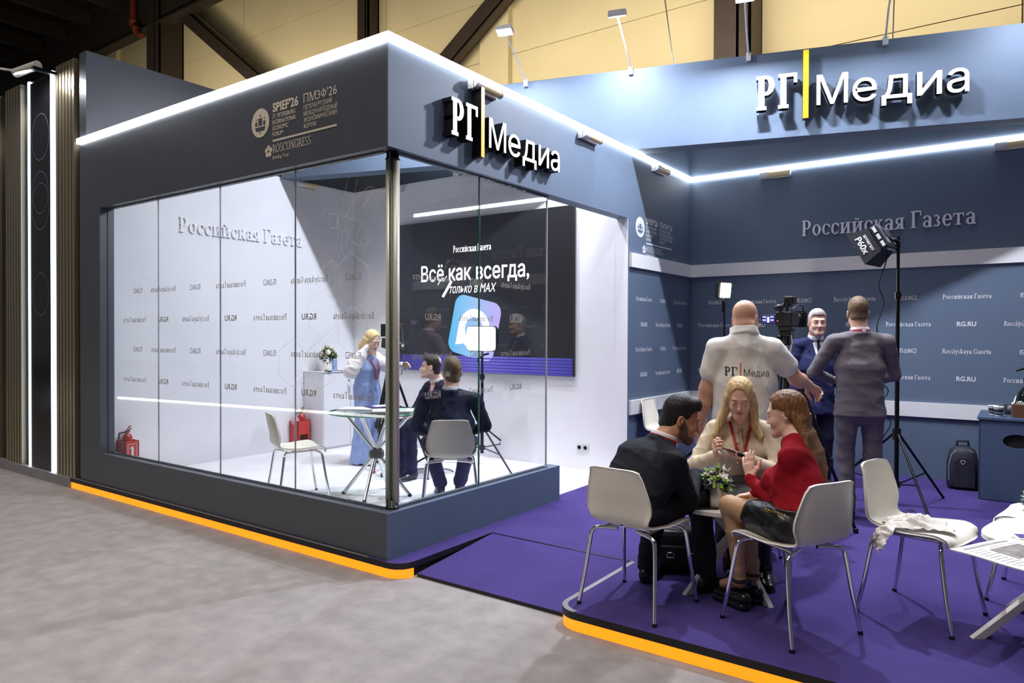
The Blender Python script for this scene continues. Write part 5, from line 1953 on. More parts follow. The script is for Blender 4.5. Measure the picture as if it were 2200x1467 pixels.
def sdf_obj(name, sdf, mats_, parent, palette=None, **kw):
    V, F, col = sdf.mesh(**kw)
    me = bpy.data.meshes.new(name)
    me.vertices.add(len(V))
    me.vertices.foreach_set('co', V.astype(np.float32).ravel())
    me.loops.add(len(F) * 4)
    me.loops.foreach_set('vertex_index', F.astype(np.int32).ravel())
    me.polygons.add(len(F))
    me.polygons.foreach_set('loop_start', np.arange(0, len(F) * 4, 4, dtype=np.int32))
    me.polygons.foreach_set('use_smooth', np.ones(len(F), bool))
    me.update(calc_edges=True)
    if palette is not None:
        at = me.color_attributes.new('tone', 'FLOAT_COLOR', 'POINT')
        P = np.array([(*c, 1) for c in palette], np.float32)
        T = P[np.minimum(col, len(P) - 1)]
        for _ in range(1):
            acc, cnt = np.zeros_like(T), np.zeros(len(T), np.float32)
            q = T[F].mean(1)
            for k in range(4):
                np.add.at(acc, F[:, k], q)
                np.add.at(cnt, F[:, k], 1)
            T = T * .45 + .55 * acc / np.maximum(cnt, 1)[:, None]
        at.data.foreach_set('color', T.astype(np.float32).ravel())
    me.materials.append(mats_)
    o = bpy.data.objects.new(name, me)
    C.objects.link(o)
    o.parent = parent
    if parent is not None:
        o.matrix_parent_inverse = Matrix.Identity(4)
        bpy.context.view_layer.update()
        me.transform(parent.matrix_world.inverted())
    return o


def wrinkle(seed, amp, fx=9.0, fz=16.0):
    """Cloth folds: a few warped ridges in different directions."""
    r = random.Random(seed)
    w_ = [(r.uniform(-1, 1) * fx * 3.2, r.uniform(-1, 1) * fx * 3.2, r.uniform(-1, 1) * fz * 2.2, r.uniform(0, 6.28), r.uniform(.5, 1), r.uniform(3, 9), r.uniform(3, 9)) for _ in range(7)]

    def f(x, y, z):
        t = 0
        for a, b, c, p, k, q1, q2 in w_:
            v = np.sin(a * x + b * y + c * z + p + 1.6 * np.sin(q1 * z + q2 * x + p) + .8 * np.sin(q2 * 1.7 * y + q1 * z))
            t = t + k * (1 - np.abs(v)) ** 2
        return amp * 1.0 * (1.6 - t)
    return f


# ------------------------------------------------------------------ figure parts
class Body:
    """A person's frame: local x to the person's right, y forward, z up from the floor."""

    def __init__(s, x, y, z, phi):
        s.o = np.array([x, y, z], float)
        a = math.radians(phi)
        s.f = np.array([-math.sin(a), math.cos(a), 0])
        s.r = np.array([math.cos(a), math.sin(a), 0])
        s.u = np.array([0, 0, 1.0])

    def __call__(s, x, y, z):
        return s.o + s.r * x + s.f * y + s.u * z

    def d(s, x, y, z):
        return _n(s.r * x + s.f * y + s.u * z)


def ik(a, c, l1, l2, bend):
    """Middle joint between a and c for limb lengths l1, l2, bent towards the direction bend."""
    a, c = np.asarray(a, float), np.asarray(c, float)
    d = c - a
    L = np.linalg.norm(d)
    L = min(L, (l1 + l2) * .999)
    w_ = _n(d)
    t = (l1 * l1 - l2 * l2 + L * L) / (2 * L)
    h = math.sqrt(max(l1 * l1 - t * t, 0))
    b = np.asarray(bend, float)
    b = _n(b - w_ * (b @ w_))
    return a + w_ * t + b * h


def head_axes(f, up=(0, 0, 1)):
    f = _n(f)
    r = _n(np.cross(f, np.asarray(up, float)))
    u = np.cross(r, f)
    return np.array([r, f, u])


def head(S, c, R, s=1.0, fem=False, beard=False, gaze=0.0, neck=None, lids=False, age=False, fat=0.0, mouth=0.0):
    """Head with face. colours: 0 skin 1 lip 2 brow 3 eye white 4 iris 5 beard 6 darker skin"""
    c = np.asarray(c, float)
    P = lambda x, y, z: c + (R[0] * x + R[1] * y + R[2] * z) * s
    E = lambda p, r, k=.015, op='u', col=0: S.ell(P(*p), np.array(r) * s, R, k * s, op, col)
    K = lambda a, b, ra, rb=None, k=.012, op='u', col=0: S.cap(P(*a), P(*b), ra * s, (ra if rb is None else rb) * s, k * s, op, col)
    jw = (.040 if fem else .047) + fat
    E((0, -.016, .042), (.074, .094, .084))
    E((0, .024, -.018), (.064 + fat * .5, .066, .088), .03)
    E((0, .034, -.078), (jw + .004, .05, .04), .03)
    K((-.012, .074, -.104), (.012, .074, -.104), .017 if not fem else .013, None, .022)
    for x in (-1, 1):
        E((x * .036, .058, -.034), (.026, .026, .026), .02)
        K((x * jw, .0, -.062), (x * .02, .068, -.103), .022, .016, .025)
    K((-.036, .078, .026), (.036, .078, .026), .011 if not fem else .008, None, .018)
    for x in (-1, 1):
        E((x * .033, .097, .002), (.021, .016, .013), .014, 's')
    # nose
    nw = .8 if fem else 1
    K((0, .082, .014), (0, .104 - .004 * fem, -.030), .0075 * nw, .0105 * nw, .012)
    E((0, .107 - .005 * fem, -.034), (.0115 * nw, .010 * nw, .009 * nw), .008)
    for x in (-1, 1):
        E((x * .012 * nw, .095, -.037), (.008 * nw, .010 * nw, .007 * nw), .006)
    # eyes
    for x in (-1, 1):
        E((x * .033, .0730, .001), (.0140, .0140, .0115), .003, 'u', 3)
        if not lids:
            E((x * .033 + gaze * .006, .0855, .001), (.0068, .008, .0068), .001, 'p', 4)
            K((x * .019, .0845, .0080), (x * .034, .0865, .0088), .0044, .0046, .003, 'u', 6)
            K((x * .034, .0865, .0088), (x * .049, .0765, .0060), .0046, .0040, .003, 'u', 6)
            K((x * .020, .0840, -.0085), (x * .046, .0780, -.0075), .0040, .0036, .004)
        else:
            E((x * .033, .0765, .002), (.0150, .0142, .0125), .003)
            K((x * .020, .0850, -.0070), (x * .034, .0885, -.0085), .0026, .0028, .003, 'u', 6)
            K((x * .034, .0885, -.0085), (x * .047, .0790, -.0065), .0028, .0024, .003, 'u', 6)
        bw = .0027 if fem else .0040
        K((x * .017, .0915, .0265), (x * .034, .0895, .0300), bw, bw, .003, 'u', 2)
        K((x * .034, .0895, .0300), (x * .052, .0775, .0245), bw, bw * .6, .003, 'u', 2)
    # mouth
    lc = 1
    K((-.020, .0845, -.0665), (0, .0925, -.0645), .0034, .0042, .005, 'u', lc)
    K((0, .0925, -.0645), (.020, .0845, -.0665), .0042, .0034, .005, 'u', lc)
    K((-.014, .0850, -.0735), (.014, .0850, -.0735), .0048, None, .005, 'u', lc)
    K((-.024, .094, -.0695), (.024, .094, -.0695), .0022 + mouth, None, .003, 's')
    # ears
    for x in (-1, 1):
        E((x * .077, -.012, -.002), (.009, .019, .031), .006)
        E((x * .083, -.006, .002), (.006, .011, .018), .004, 's')
        E((x * .080, .001, -.004), (.004, .006, .007), .004)
    if age:
        for x in (-1, 1):
            K((x * .024, .092, -.044), (x * .036, .078, -.066), .0026, None, .006, 's')
    if beard:
        # stubble is a tone on the skin of the jaw
        E((0, .062, -.094), (.060, .056, .030), .01, 'p', 5)
        for x in (-1, 1):
            E((x * .060, .02, -.058), (.022, .028, .042), .01, 'p', 5)
            E((x * .074, .008, -.022), (.014, .013, .03), .01, 'p', 5)
        for x in (-1, 1):
            K((x * .072, .010, -.02), (x * .060, .02, -.07), .020, .024, .01, 'p', 5)
            K((x * .060, .02, -.07), (x * .03, .06, -.10), .024, .026, .01, 'p', 5)
        K((-.022, .098, -.054), (.022, .098, -.054), .0052, None, .004, 'p', 5)
        K((-.017, .088, -.0745), (.017, .088, -.0745), .0085, None, .005, 'p', 1)
    if neck is not None:
        S.cap(P(0, -.028, -.052), np.asarray(neck), (.050 if fem else .060) + fat, (.052 if fem else .066) + fat * 1.5, .03)


def hand(S, w_, fd, pn, side, s=1.0, curl=(.35, .4, .45, .5), thumb=.5, spread=.1, col=0, splay=0.0):
    """Palm, four fingers and thumb. fd fingers' direction, pn direction the palm faces, side: +1/-1 where the thumb lies along fd x pn."""
    w_, fd = np.asarray(w_, float), _n(fd)
    pn = _n(np.asarray(pn, float) - fd * (np.asarray(pn, float) @ fd))
    lt = np.cross(fd, pn) * side
    kn = w_ + fd * .092 * s
    S.ecap(w_ + fd * .012 * s, w_ + fd * .082 * s, lt, (.028 * s, .018 * s), (.040 * s, .014 * s), .015, 'u', col)
    for i, (off, L, r) in enumerate(((.030, .072, .0092), (.0105, .080, .0094), (-.0095, .075, .009), (-.029, .060, .0080))):
        p = kn + lt * off * s - fd * (.004 + .005 * (i == 3) + .003 * (i == 0)) * s
        a = curl[i]
        ang = 0
        pts = [p - fd * .02 * s, p]
        for seg, q in ((.44, .8), (.31, 1.1), (.25, .8)):
            ang += a * q
            d = _n(fd * math.cos(ang) + pn * math.sin(ang) + lt * (off / .03) * (spread + splay))
            p = p + d * L * seg * s
            pts.append(p)
        S.chain(pts, [r * s, r * s, r * .96 * s, r * .88 * s, r * .78 * s], .004, 'u', col)
    p0 = w_ + fd * .022 * s + lt * .020 * s
    d1 = _n(fd * .75 + lt * .75 + pn * (.25 + thumb * .5))
    p1 = p0 + d1 * .042 * s
    d2 = _n(fd * .95 + lt * (.45 - thumb * .6) + pn * (.2 + thumb * .6))
    p2 = p1 + d2 * .032 * s
    p3 = p2 + _n(d2 + fd * .2) * .026 * s
    S.chain([p0, p1, p2, p3], [.0155 * s, .0125 * s, .0105 * s, .0085 * s], .008, 'u', col)


def shoe(name, parent, ankle, fd, ma, L_=.275, w_=.045, heel=.022, toe=.04):
    """Leather shoe: sole, upper rising to the ankle, toe cap."""
    fd = _n(np.array([fd[0], fd[1], 0]))
    a = np.asarray(ankle, float)
    z0 = toe
    sd = np.array([-fd[1], fd[0], 0])
    S = SDF()
    heel_p = a - fd * .045
    toe_p = a + fd * (L_ - .085)
    g = z0
    S.ecap(np.array([heel_p[0], heel_p[1], g + .045]), np.array([(a + fd * .06)[0], (a + fd * .06)[1], g + .04]), sd, (.034, .042), (w_ - .004, .036), .015)
    S.ecap(np.array([(a + fd * .06)[0], (a + fd * .06)[1], g + .035]), np.array([toe_p[0], toe_p[1], g + .026]), sd, (w_, .034), (w_ * .72, .022), .015)
    S.cap(np.array([heel_p[0], heel_p[1], g + .05]) + fd * .03, a + np.array([0, 0, .0]), .042, .044, .02)
    S.box(np.array([a[0], a[1], g - .04]) + fd * .07, (.3, .3, .04), None, .001, .002, 's')
    o = sdf_obj(name, S, ma, parent, h=.006, hf=.006)
    S2 = SDF()
    S2.ecap(np.array([heel_p[0], heel_p[1], g + .004]) + fd * .01, np.array([toe_p[0], toe_p[1], g + .004]), sd, (.036, .02), (w_ * .8, .02), .01)
    S2.ell(np.array([(a + fd * .085)[0], (a + fd * .085)[1], g + .004]), (.085, w_ + .004, .02), np.array([fd, sd, (0, 0, 1)]), .02)
    S2.box(np.array([a[0], a[1], g - .06]) + fd * .07, (.4, .4, .06), None, .001, .002, 's')
    S2.box(np.array([a[0], a[1], g + heel + .04]) + fd * .07, (.4, .4, .04), None, .001, .002, 's')
    sdf_obj('sole', S2, BLACK, o, h=.006, hf=.006)
    return o


def palette(skin, lip, brow, beard=None):
    sk = np.array(skin)
    return [skin, lip, brow, (.62, .60, .58), (.03, .022, .018), tuple(sk * .45 if beard is None else np.array(beard)), tuple(sk * .62)]


SKIN = mat('skin', (.6, .4, .3), 0.48, var=.04, scale=40, bump=.04, bscale=220, attr='tone', spec=.35)
HAIRS = {}


def hair_mat(name, a, var=.35, stretch=(140, 140, 9), rough=.45):
    if name not in HAIRS:
        HAIRS[name] = mat(name, a, rough, var=var, scale=1.0, stretch=stretch, bump=.6, bscale=1.0, spec=.35)
    return HAIRS[name]


def strands(amp, f=260.0):
    def fn(x, y, z):
        return amp * (np.sin(f * x + 9 * np.sin(7 * z)) + np.sin(f * .83 * y + 7 * np.sin(9 * z + 1)) + np.sin(f * .6 * (x + y) + 4 * z)) / 3
    return fn


def short_hair(parent, c, R, ma, s=1.0, top=.012, side=.005, front=.068, back=-.085, sweep=0.0, bald_temple=False):
    c = np.asarray(c, float)
    S = SDF()
    P = lambda x, y, z: c + (R[0] * x + R[1] * y + R[2] * z) * s
    S.ell(P(0, -.016, .044), np.array((.074 + side, .094 + side + .001, .084 + top)) * s, R, .01)
    S.ell(P(0, .0, .075), np.array((.066, .082, .052 + top)) * s, R, .02)
    S.ell(P(0, -.055, -.035), np.array((.058 + side, .052 + side, .06)) * s, R, .02)
    if sweep:
        S.ell(P(sweep * .02, .05, .098), np.array((.052, .038, .03 + top)) * s, R, .02)
    # face, ears and nape stay free
    S.box(P(0, front + .10, -.02), np.array((.2, .10, .086)) * s, R, .02, .012, 's')
    S.box(P(0, front + .075, -.02), np.array((.056, .10, .092)) * s, R, .02, .012, 's')
    for x in (-1, 1):
        S.box(P(x * .075, .085, -.02), np.array((.03, .045, .075)) * s, R, .02, .012, 's')
        S.ell(P(x * .085, -.004, -.02), np.array((.03, .032, .044)) * s, R, .01, 's')
        S.box(P(x * .08, .06, -.06), np.array((.03, .07, .07)) * s, R, .015, .01, 's')
    S.box(P(0, -.05, back - .10), np.array((.2, .2, .10)) * s, R, .01, .012, 's')
    return sdf_obj('hair', S, ma, parent, h=.005, hf=.005, disp=strands(.0012, 420))


def collar_band(S, nk, up, r, h, thick=.006, k=.004, col=0, open_dir=None):
    """Standing or folded collar ring round the neck."""
    nk, up = np.asarray(nk, float), _n(up)
    a = _n(np.cross(up, (0.3, 1, .1)))
    b = np.cross(up, a)

    def fn(x, y, z):
        X, Y, Z = x - nk[0], y - nk[1], z - nk[2]
        hh = X * up[0] + Y * up[1] + Z * up[2]
        q = np.sqrt((X * a[0] + Y * a[1] + Z * a[2]) ** 2 + (X * b[0] + Y * b[1] + Z * b[2]) ** 2) - (r + .12 * (-hh))
        return np.sqrt(np.maximum(np.abs(q) - thick * .4, 0) ** 2 + np.maximum(np.abs(hh) - h, 0) ** 2) - thick * .6
    S.add(fn, nk - r - h - .03, nk + r + h + .03, k, 'u', col)


def ribbon(name, pts, wd, ma, parent, nrm, th=.002):
    """Flat band following pts; nrm(i) gives the outward direction at each point."""
    m = MB()
    V = []
    P = [np.asarray(p, float) for p in pts]
    for i, p in enumerate(P):
        d = _n(P[min(i + 1, len(P) - 1)] - P[max(i - 1, 0)])
        n = _n(nrm[i] if isinstance(nrm, list) else nrm)
        sd = _n(np.cross(d, n)) * wd / 2
        V += [p - sd, p + sd, p + sd + n * th, p - sd + n * th]
    F = []
    for i in range(len(P) - 1):
        for k in range(4):
            F.append((i * 4 + k, i * 4 + (k + 1) % 4, i * 4 + 4 + (k + 1) % 4, i * 4 + 4 + k))
    m.add(V, F, False)
    o = m.build(name, ma, None)
    o.parent = parent
    bpy.context.view_layer.update()
    o.data.transform(parent.matrix_world.inverted())
    return o


def snap(o_from, pts, dirs, off=.004):
    """Move points onto another mesh along dirs (towards it), leaving them off its surface."""
    from mathutils.bvhtree import BVHTree
    me = o_from.data
    mw = o_from.matrix_world
    bv = BVHTree.FromPolygons([mw @ v.co for v in me.vertices], [tuple(p.vertices) for p in me.polygons])
    out, nr = [], []
    for p, d in zip(pts, dirs):
        d = Vector(_n(d))
        st = Vector(p) - d * .35
        hit = bv.ray_cast(st, d, .8)
        if hit[0] is None:
            out.append(np.array(p))
            nr.append(-np.array(d))
        else:
            out.append(np.array(hit[0]) - np.array(d) * off)
            nr.append(np.array(hit[1]) if hit[1].dot(d) < 0 else -np.array(d))
    return out, nr


def lay_on(o_from, mb, d, name, mats_, parent, off=.003):
    """Lay a flat mesh's vertices onto a garment along direction d."""
    pts, _ = snap(o_from, [tuple(v) for v in mb.v], [d] * len(mb.v), off)
    mb.v = [Vector(p) for p in pts]
    o = mb.build(name, mats_, None)
    o.parent = parent
    bpy.context.view_layer.update()
    o.data.transform(parent.matrix_world.inverted())
    return o


def glasses(parent, c, R, s=1.0, ma=None):
    c = np.asarray(c, float)
    P = lambda x, y, z: tuple(c + (R[0] * x + R[1] * y + R[2] * z) * s)
    m = MB()
    for x in (-1, 1):
        m.tube([P(x * .035 + .023 * math.cos(t), .1 - .004 * abs(math.cos(t)), -.002 + .017 * math.sin(t)) for t in [2 * PI * k / 20 for k in range(21)]], .0012, 6)
        m.tube([P(x * .058, .098, .004), P(x * .078, .075, .006), P(x * .08, -.01, .006), P(x * .078, -.03, -.012)], .0014, 6)
    m.tube([P(-.012, .1, .002), P(0, .104, .005), P(.012, .1, .002)], .0013, 6)
    o = m.build('glasses', ma, None)
    o.parent = parent
    bpy.context.view_layer.update()
    o.data.transform(parent.matrix_world.inverted())
    return o


def person(name, x, y, z, label, group=None):
    r = empty(name, (x, y, z), 0, label, 'person', group)
    bpy.context.view_layer.update()
    return r

# ------------------------------------------------------------------ people
RED_L = mat('lanyard_red', srgb(160, 26, 44), .6, var=.05)
SHIRTW = mat('shirt_white', srgb(232, 231, 234), .8, var=.03, scale=20, bump=.1, bscale=60)
SUITB = mat('suit_black', srgb(28, 29, 36), .8, var=.08, scale=30, bump=.12, bscale=300, spec=.2)
SUITN = mat('suit_navy', srgb(36, 42, 82), .75, var=.06, scale=30, bump=.12, bscale=300, spec=.25)
SUITD = mat('suit_midnight', srgb(32, 34, 56), .78, var=.06, scale=30, bump=.12, bscale=300, spec=.2)
SUITG = mat('suit_grey', srgb(112, 106, 112), .75, var=.06, scale=30, bump=.15, bscale=300, spec=.25)
POLO = mat('polo_white', srgb(226, 222, 216), .85, var=.03, scale=18, bump=.15, bscale=240)
LEATHB = mat('shoe_leather', srgb(20, 18, 18), .3, var=.1)
FRAMEM = mat('glasses_frame', srgb(96, 80, 66), .3, .6)


def neck_mid(nk, chest):
    return np.asarray(nk) * .45 + np.asarray(chest) * .55


def suit_torso(S, B, hip, chest, neckb, shl, shr, wid=1.0, fat=0.0, hem=.0, k=.03):
    """Trunk of a jacket or shirt from hem to neck base, with shoulders."""
    hip, chest, neckb = (np.asarray(v, float) for v in (hip, chest, neckb))
    shl, shr = np.asarray(shl, float), np.asarray(shr, float)
    side = _n(shr - shl)
    waist = hip * .55 + chest * .45
    S.ecap(hip, waist, B.r, (.175 * wid + fat + hem, .118 + fat + hem * .6), (.158 * wid + fat, .108 + fat), k)
    S.ecap(waist, chest, side * .6 + B.r * .4, (.158 * wid + fat, .108 + fat), (.180 * wid + fat * .5, .122 + fat * .5), k)
    up = chest * .35 + neckb * .65
    S.ecap(chest, up, side, (.180 * wid + fat * .5, .120 + fat * .4), (.150 * wid, .088 + fat * .2), k)
    S.cap(shl * .86 + neckb * .14, neckb, .062, .058, k)
    S.cap(shr * .86 + neckb * .14, neckb, .062, .058, k)


def arm(S, sh, el, wr, r=1.0, k=.02):
    S.cap(sh, el, .066 * r, .052 * r, k)
    S.cap(el, wr, .052 * r, .040 * r, k)


def leg(S, hip, kn, an, r=1.0, k=.025, bot=.062):
    S.cap(hip, kn, .098 * r, .072 * r, k)
    S.cap(kn, an, .072 * r, bot * r, k)


def seat_cut(S, B, zs=.462, yb=-.185):
    """Press the clothes flat where they meet seat and backrest."""
    S.box(B(0, -.03, zs - .10), (.4, .4, .10), None, .002, .01, 's') if False else S.box(B(0, -.05, zs - .10), (.30, .22, .10), np.array([B.r, B.f, B.u]), .002, .012, 's')
    S.box(B(0, yb - .15, .55), (.22, .15, .20), np.array([B.r, B.f, B.u]), .002, .012, 's')


def skin_core(S, neck, chest, hip, pairs):
    """Slim inner body joining neck, trunk and limbs so the skin is one piece."""
    S.cap(neck, chest, .055, .09, .03)
    S.cap(chest, hip, .09, .085, .03)
    for chain_, rs in pairs:
        S.chain(chain_, rs, .02)


def fine_box(c, r):
    c = np.asarray(c, float)
    return (c - r, c + r)


# 1 ---- bald man in white polo, back to the camera
def bald_man():
    x, y = -1.525, 4.86
    B = Body(x, y, .1, 24)
    root = person('person', x, y, .1, 'bald man in glasses and white lettered polo, seen from behind beside the film camera')
    hd = B(.01, .045, 1.585)
    R = head_axes(B.d(.55, 1, -.10))
    nk = B(0, .015, 1.47)
    sl, sr = B(-.185, 0, 1.385), B(.185, 0, 1.39)
    chest, hip = B(0, .02, 1.18), B(0, .03, .88)
    wl = B(-.30, .10, .79)
    el_ = ik(sl, wl, .29, .25, B.d(-.6, -.8, 0))
    wr = B(.47, .33, 1.13)
    er = ik(sr, wr, .29, .26, B.d(.4, -.4, -.9))
    hl, hr = B(-.1, 0, .86), B(.1, 0, .86)
    kl, kr = B(-.12, .03, .48), B(.12, .03, .48)
    al, ar = B(-.13, 0, .09), B(.14, 0, .09)
    pal = palette(srgb(206, 158, 134), srgb(176, 108, 96), srgb(150, 110, 90))
    S = SDF()
    head(S, hd, R, 1.06, fat=.010, neck=nk)
    S.ell(B(-.0, -.02, 1.545), (.060, .042, .040), None, .04)
    for zz in (1.545, 1.52):
        S.cap(B(-.05, -.075, zz), B(.05, -.075, zz), .006, .006, .012, 's')
    skin_core(S, nk, chest, hip, [((sl, el_), (.056, .050)), ((sr, er), (.056, .050)), ((hl, kl, al), (.07, .05, .04)), ((hr, kr, ar), (.07, .05, .04))])
    S.cap(neck_mid(nk, chest), sl, .045, .04, .02).cap(neck_mid(nk, chest), sr, .045, .04, .02).cap(hip, hl, .08, .07, .03).cap(hip, hr, .08, .07, .03)
    for e, w_ in ((el_, wl), (er, wr)):
        m_ = e * .7 + w_ * .3
        S.chain([e, m_, w_], [.050, .052, .034], .02)
    hand(S, wl, B.d(.05, .28, -1), B.d(1, .1, .1), 1, 1.06, (.45, .5, .55, .6), .5)
    hand(S, wr, B.d(.75, .35, -.55), B.d(-.2, -.6, -.6), 1, 1.06, (.55, .65, .75, .8), .7)
    sdf_obj('body', S, SKIN, root, pal, h=.010, hf=.0045, fine=[fine_box(hd, .14), fine_box(wl + B.d(0, .1, -1) * .09, .12), fine_box(wr + B.d(.7, .3, -.5) * .09, .12)])
    G = SDF()
    suit_torso(G, B, B(0, .035, .72), B(0, .03, 1.16), B(0, -.01, 1.455), sl, sr, 1.12, .032, .01)
    G.ecap(B(0, .07, .92), B(0, .06, 1.02), B.r, (.19, .16), (.185, .15), .04)
    G.cap(sl, sl * .42 + el_ * .58, .076, .078, .03)
    G.cap(sr, sr * .42 + er * .58, .076, .078, .03)
    G.cap(B(0, .0, 1.41), B(0, .012, 1.485), .105, .088, .03)
    collar_band(G, B(0, .014, 1.505), B.d(0, .22, 1), .090, .022, .009, .01)
    G.box(B(0, 0, .55), (.5, .5, .20), None, .002, .004, 's')
    polo = sdf_obj('polo_shirt', G, POLO, root, h=.009, hf=.005, fine=[fine_box(B(0, .02, 1.52), .13)], disp=wrinkle(3, .004, 7, 8))
    Tt = SDF()
    Tt.ecap(B(0, .02, .80), B(0, .02, .93), B.r, (.17, .13), (.178, .135), .03)
    leg(Tt, hl, kl, al)
    leg(Tt, hr, kr, ar)
    sdf_obj('trousers', Tt, SUITB, root, h=.011, hf=.011, disp=wrinkle(5, .004))
    shoe('shoe', root, al, B.d(-.15, 1, 0), LEATHB, toe=.1)
    shoe('shoe', root, ar, B.d(.15, 1, 0), LEATHB, toe=.1)
    glasses(root, hd, R, 1.1, FRAMEM)
    # lettering on the shirt back
    up = np.array([0, 0, 1.0])
    cen = B(-.01, -.2, 1.205)
    M = frame(cen, B.r + up * -.02, up, -B.f)
    tw = MB()
    add_serif(tw, 'РГ', M @ Matrix.Translation((-.128, 0, 0)), .058, 0, .082, .17, .09, 'l')
    tw2 = MB()
    add_sans(tw2, 'Медиа', M @ Matrix.Translation((-.005, 0, 0)), .044, 0, .165, -.008, 'l')
    PB = mat('print_black', srgb(34, 32, 32), .7)
    lay_on(polo, tw2, B.f, 'shirt_word', PB, root, .004)
    lay_on(polo, tw, B.f, 'shirt_letters', PB, root, .004)
    tb = MB()
    for i in range(6):
        z0, z1 = -.022 + i * .018, -.022 + (i + 1) * .018
        tb.add([(-.030, z0, 0), (-.023, z0, 0), (-.023, z1, 0), (-.030, z1, 0)], [(0, 1, 2, 3)], False, M)
    lay_on(polo, tb, B.f, 'shirt_bar', mat('print_orange', srgb(206, 96, 44), .7), root, .004)


# 2 ---- man in grey suit, back to the camera
def grey_man():
    x, y = -1.05, 6.32
    B = Body(x, y, .1, 24)
    root = person('person', x, y, .1, 'man in grey suit with red lanyard, seen from behind facing the interviewee')
    hd = B(-.005, .05, 1.655)
    R = head_axes(B.d(.14, 1, -.04))
    nk = B(0, 0, 1.50)
    sl, sr = B(-.20, .0, 1.425), B(.20, .0, 1.425)
    chest, hip = B(0, 0, 1.22), B(0, 0, .92)
    wl, wr = B(-.16, .27, 1.10), B(.13, .30, 1.08)
    el_ = ik(sl, wl, .30, .26, B.d(-.9, -.45, -.3))
    er = ik(sr, wr, .30, .26, B.d(.8, -.5, -.3))
    hl, hr = B(-.095, 0, .90), B(.095, 0, .90)
    kl, kr = B(-.10, .03, .50), B(.11, .03, .50)
    al, ar = B(-.09, -.03, .10), B(.12, -.02, .10)
    pal = palette(srgb(214, 168, 146), srgb(180, 112, 100), srgb(110, 84, 62))
    S = SDF()
    head(S, hd, R, 1.0, neck=nk)
    skin_core(S, nk, chest, hip, [((sl, el_, wl), (.05, .042, .034)), ((sr, er, wr), (.05, .042, .034)), ((hl, kl, al), (.07, .05, .04)), ((hr, kr, ar), (.07, .05, .04))])
    S.cap(neck_mid(nk, chest), sl, .045, .04, .02).cap(neck_mid(nk, chest), sr, .045, .04, .02).cap(hip, hl, .08, .07, .03).cap(hip, hr, .08, .07, .03)
    hand(S, wl, B.d(.5, .8, .1), B.d(.3, -.4, -.8), 1)
    hand(S, wr, B.d(-.5, .8, .1), B.d(-.3, -.4, -.8), -1)
    sdf_obj('body', S, SKIN, root, pal, h=.010, hf=.0045, fine=[fine_box(hd, .14)])
    short_hair(root, hd, R, hair_mat('hair_brown', srgb(104, 84, 62)), 1.0, .016, .004, .072, -.05)
    G = SDF()
    suit_torso(G, B, B(0, -.01, .78), chest, B(0, -.01, 1.475), sl, sr, 1.03, .012, .022)
    arm(G, sl, el_, wl, 1.03)
    arm(G, sr, er, wr, 1.03)
    collar_band(G, B(0, -.004, 1.49), B.d(0, .12, 1), .074, .012, .008, .012)
    G.cap(B(0, -.145, .80), B(0, -.135, 1.02), .005, .003, .008, 's')
    G.box(B(0, 0, .625), (.5, .5, .20), None, .002, .004, 's')
    sdf_obj('jacket', G, SUITG, root, h=.009, hf=.009, disp=wrinkle(11, .003, 6, 12))
    c_ = SDF()
    collar_band(c_, B(0, .004, 1.52), B.d(0, .1, 1), .067, .018, .006)
    sdf_obj('shirt_collar', c_, SHIRTW, root, h=.005, hf=.005)
    l_ = SDF()
    collar_band(l_, B(0, .004, 1.512), B.d(0, .1, 1), .074, .010, .003)
    sdf_obj('lanyard', l_, RED_L, root, h=.004, hf=.004)
    lt = SDF()
    lt.box(B(.01, -.077, 1.512), (.014, .004, .013), np.array([B.r, B.f, B.u]), .002)
    sdf_obj('lanyard_clip', lt, SHIRTW, root, h=.003, hf=.003)
    Tt = SDF()
    Tt.ecap(B(0, 0, .86), B(0, 0, .98), B.r, (.168, .118), (.165, .11), .03)
    leg(Tt, hl, kl, al, .98)
    leg(Tt, hr, kr, ar, .98)
    sdf_obj('trousers', Tt, SUITG, root, h=.010, hf=.010, disp=wrinkle(12, .004, 8, 14))
    shoe('shoe', root, al, B.d(-.2, 1, 0), LEATHB, toe=.1)
    shoe('shoe', root, ar, B.d(.25, 1, 0), LEATHB, toe=.1)


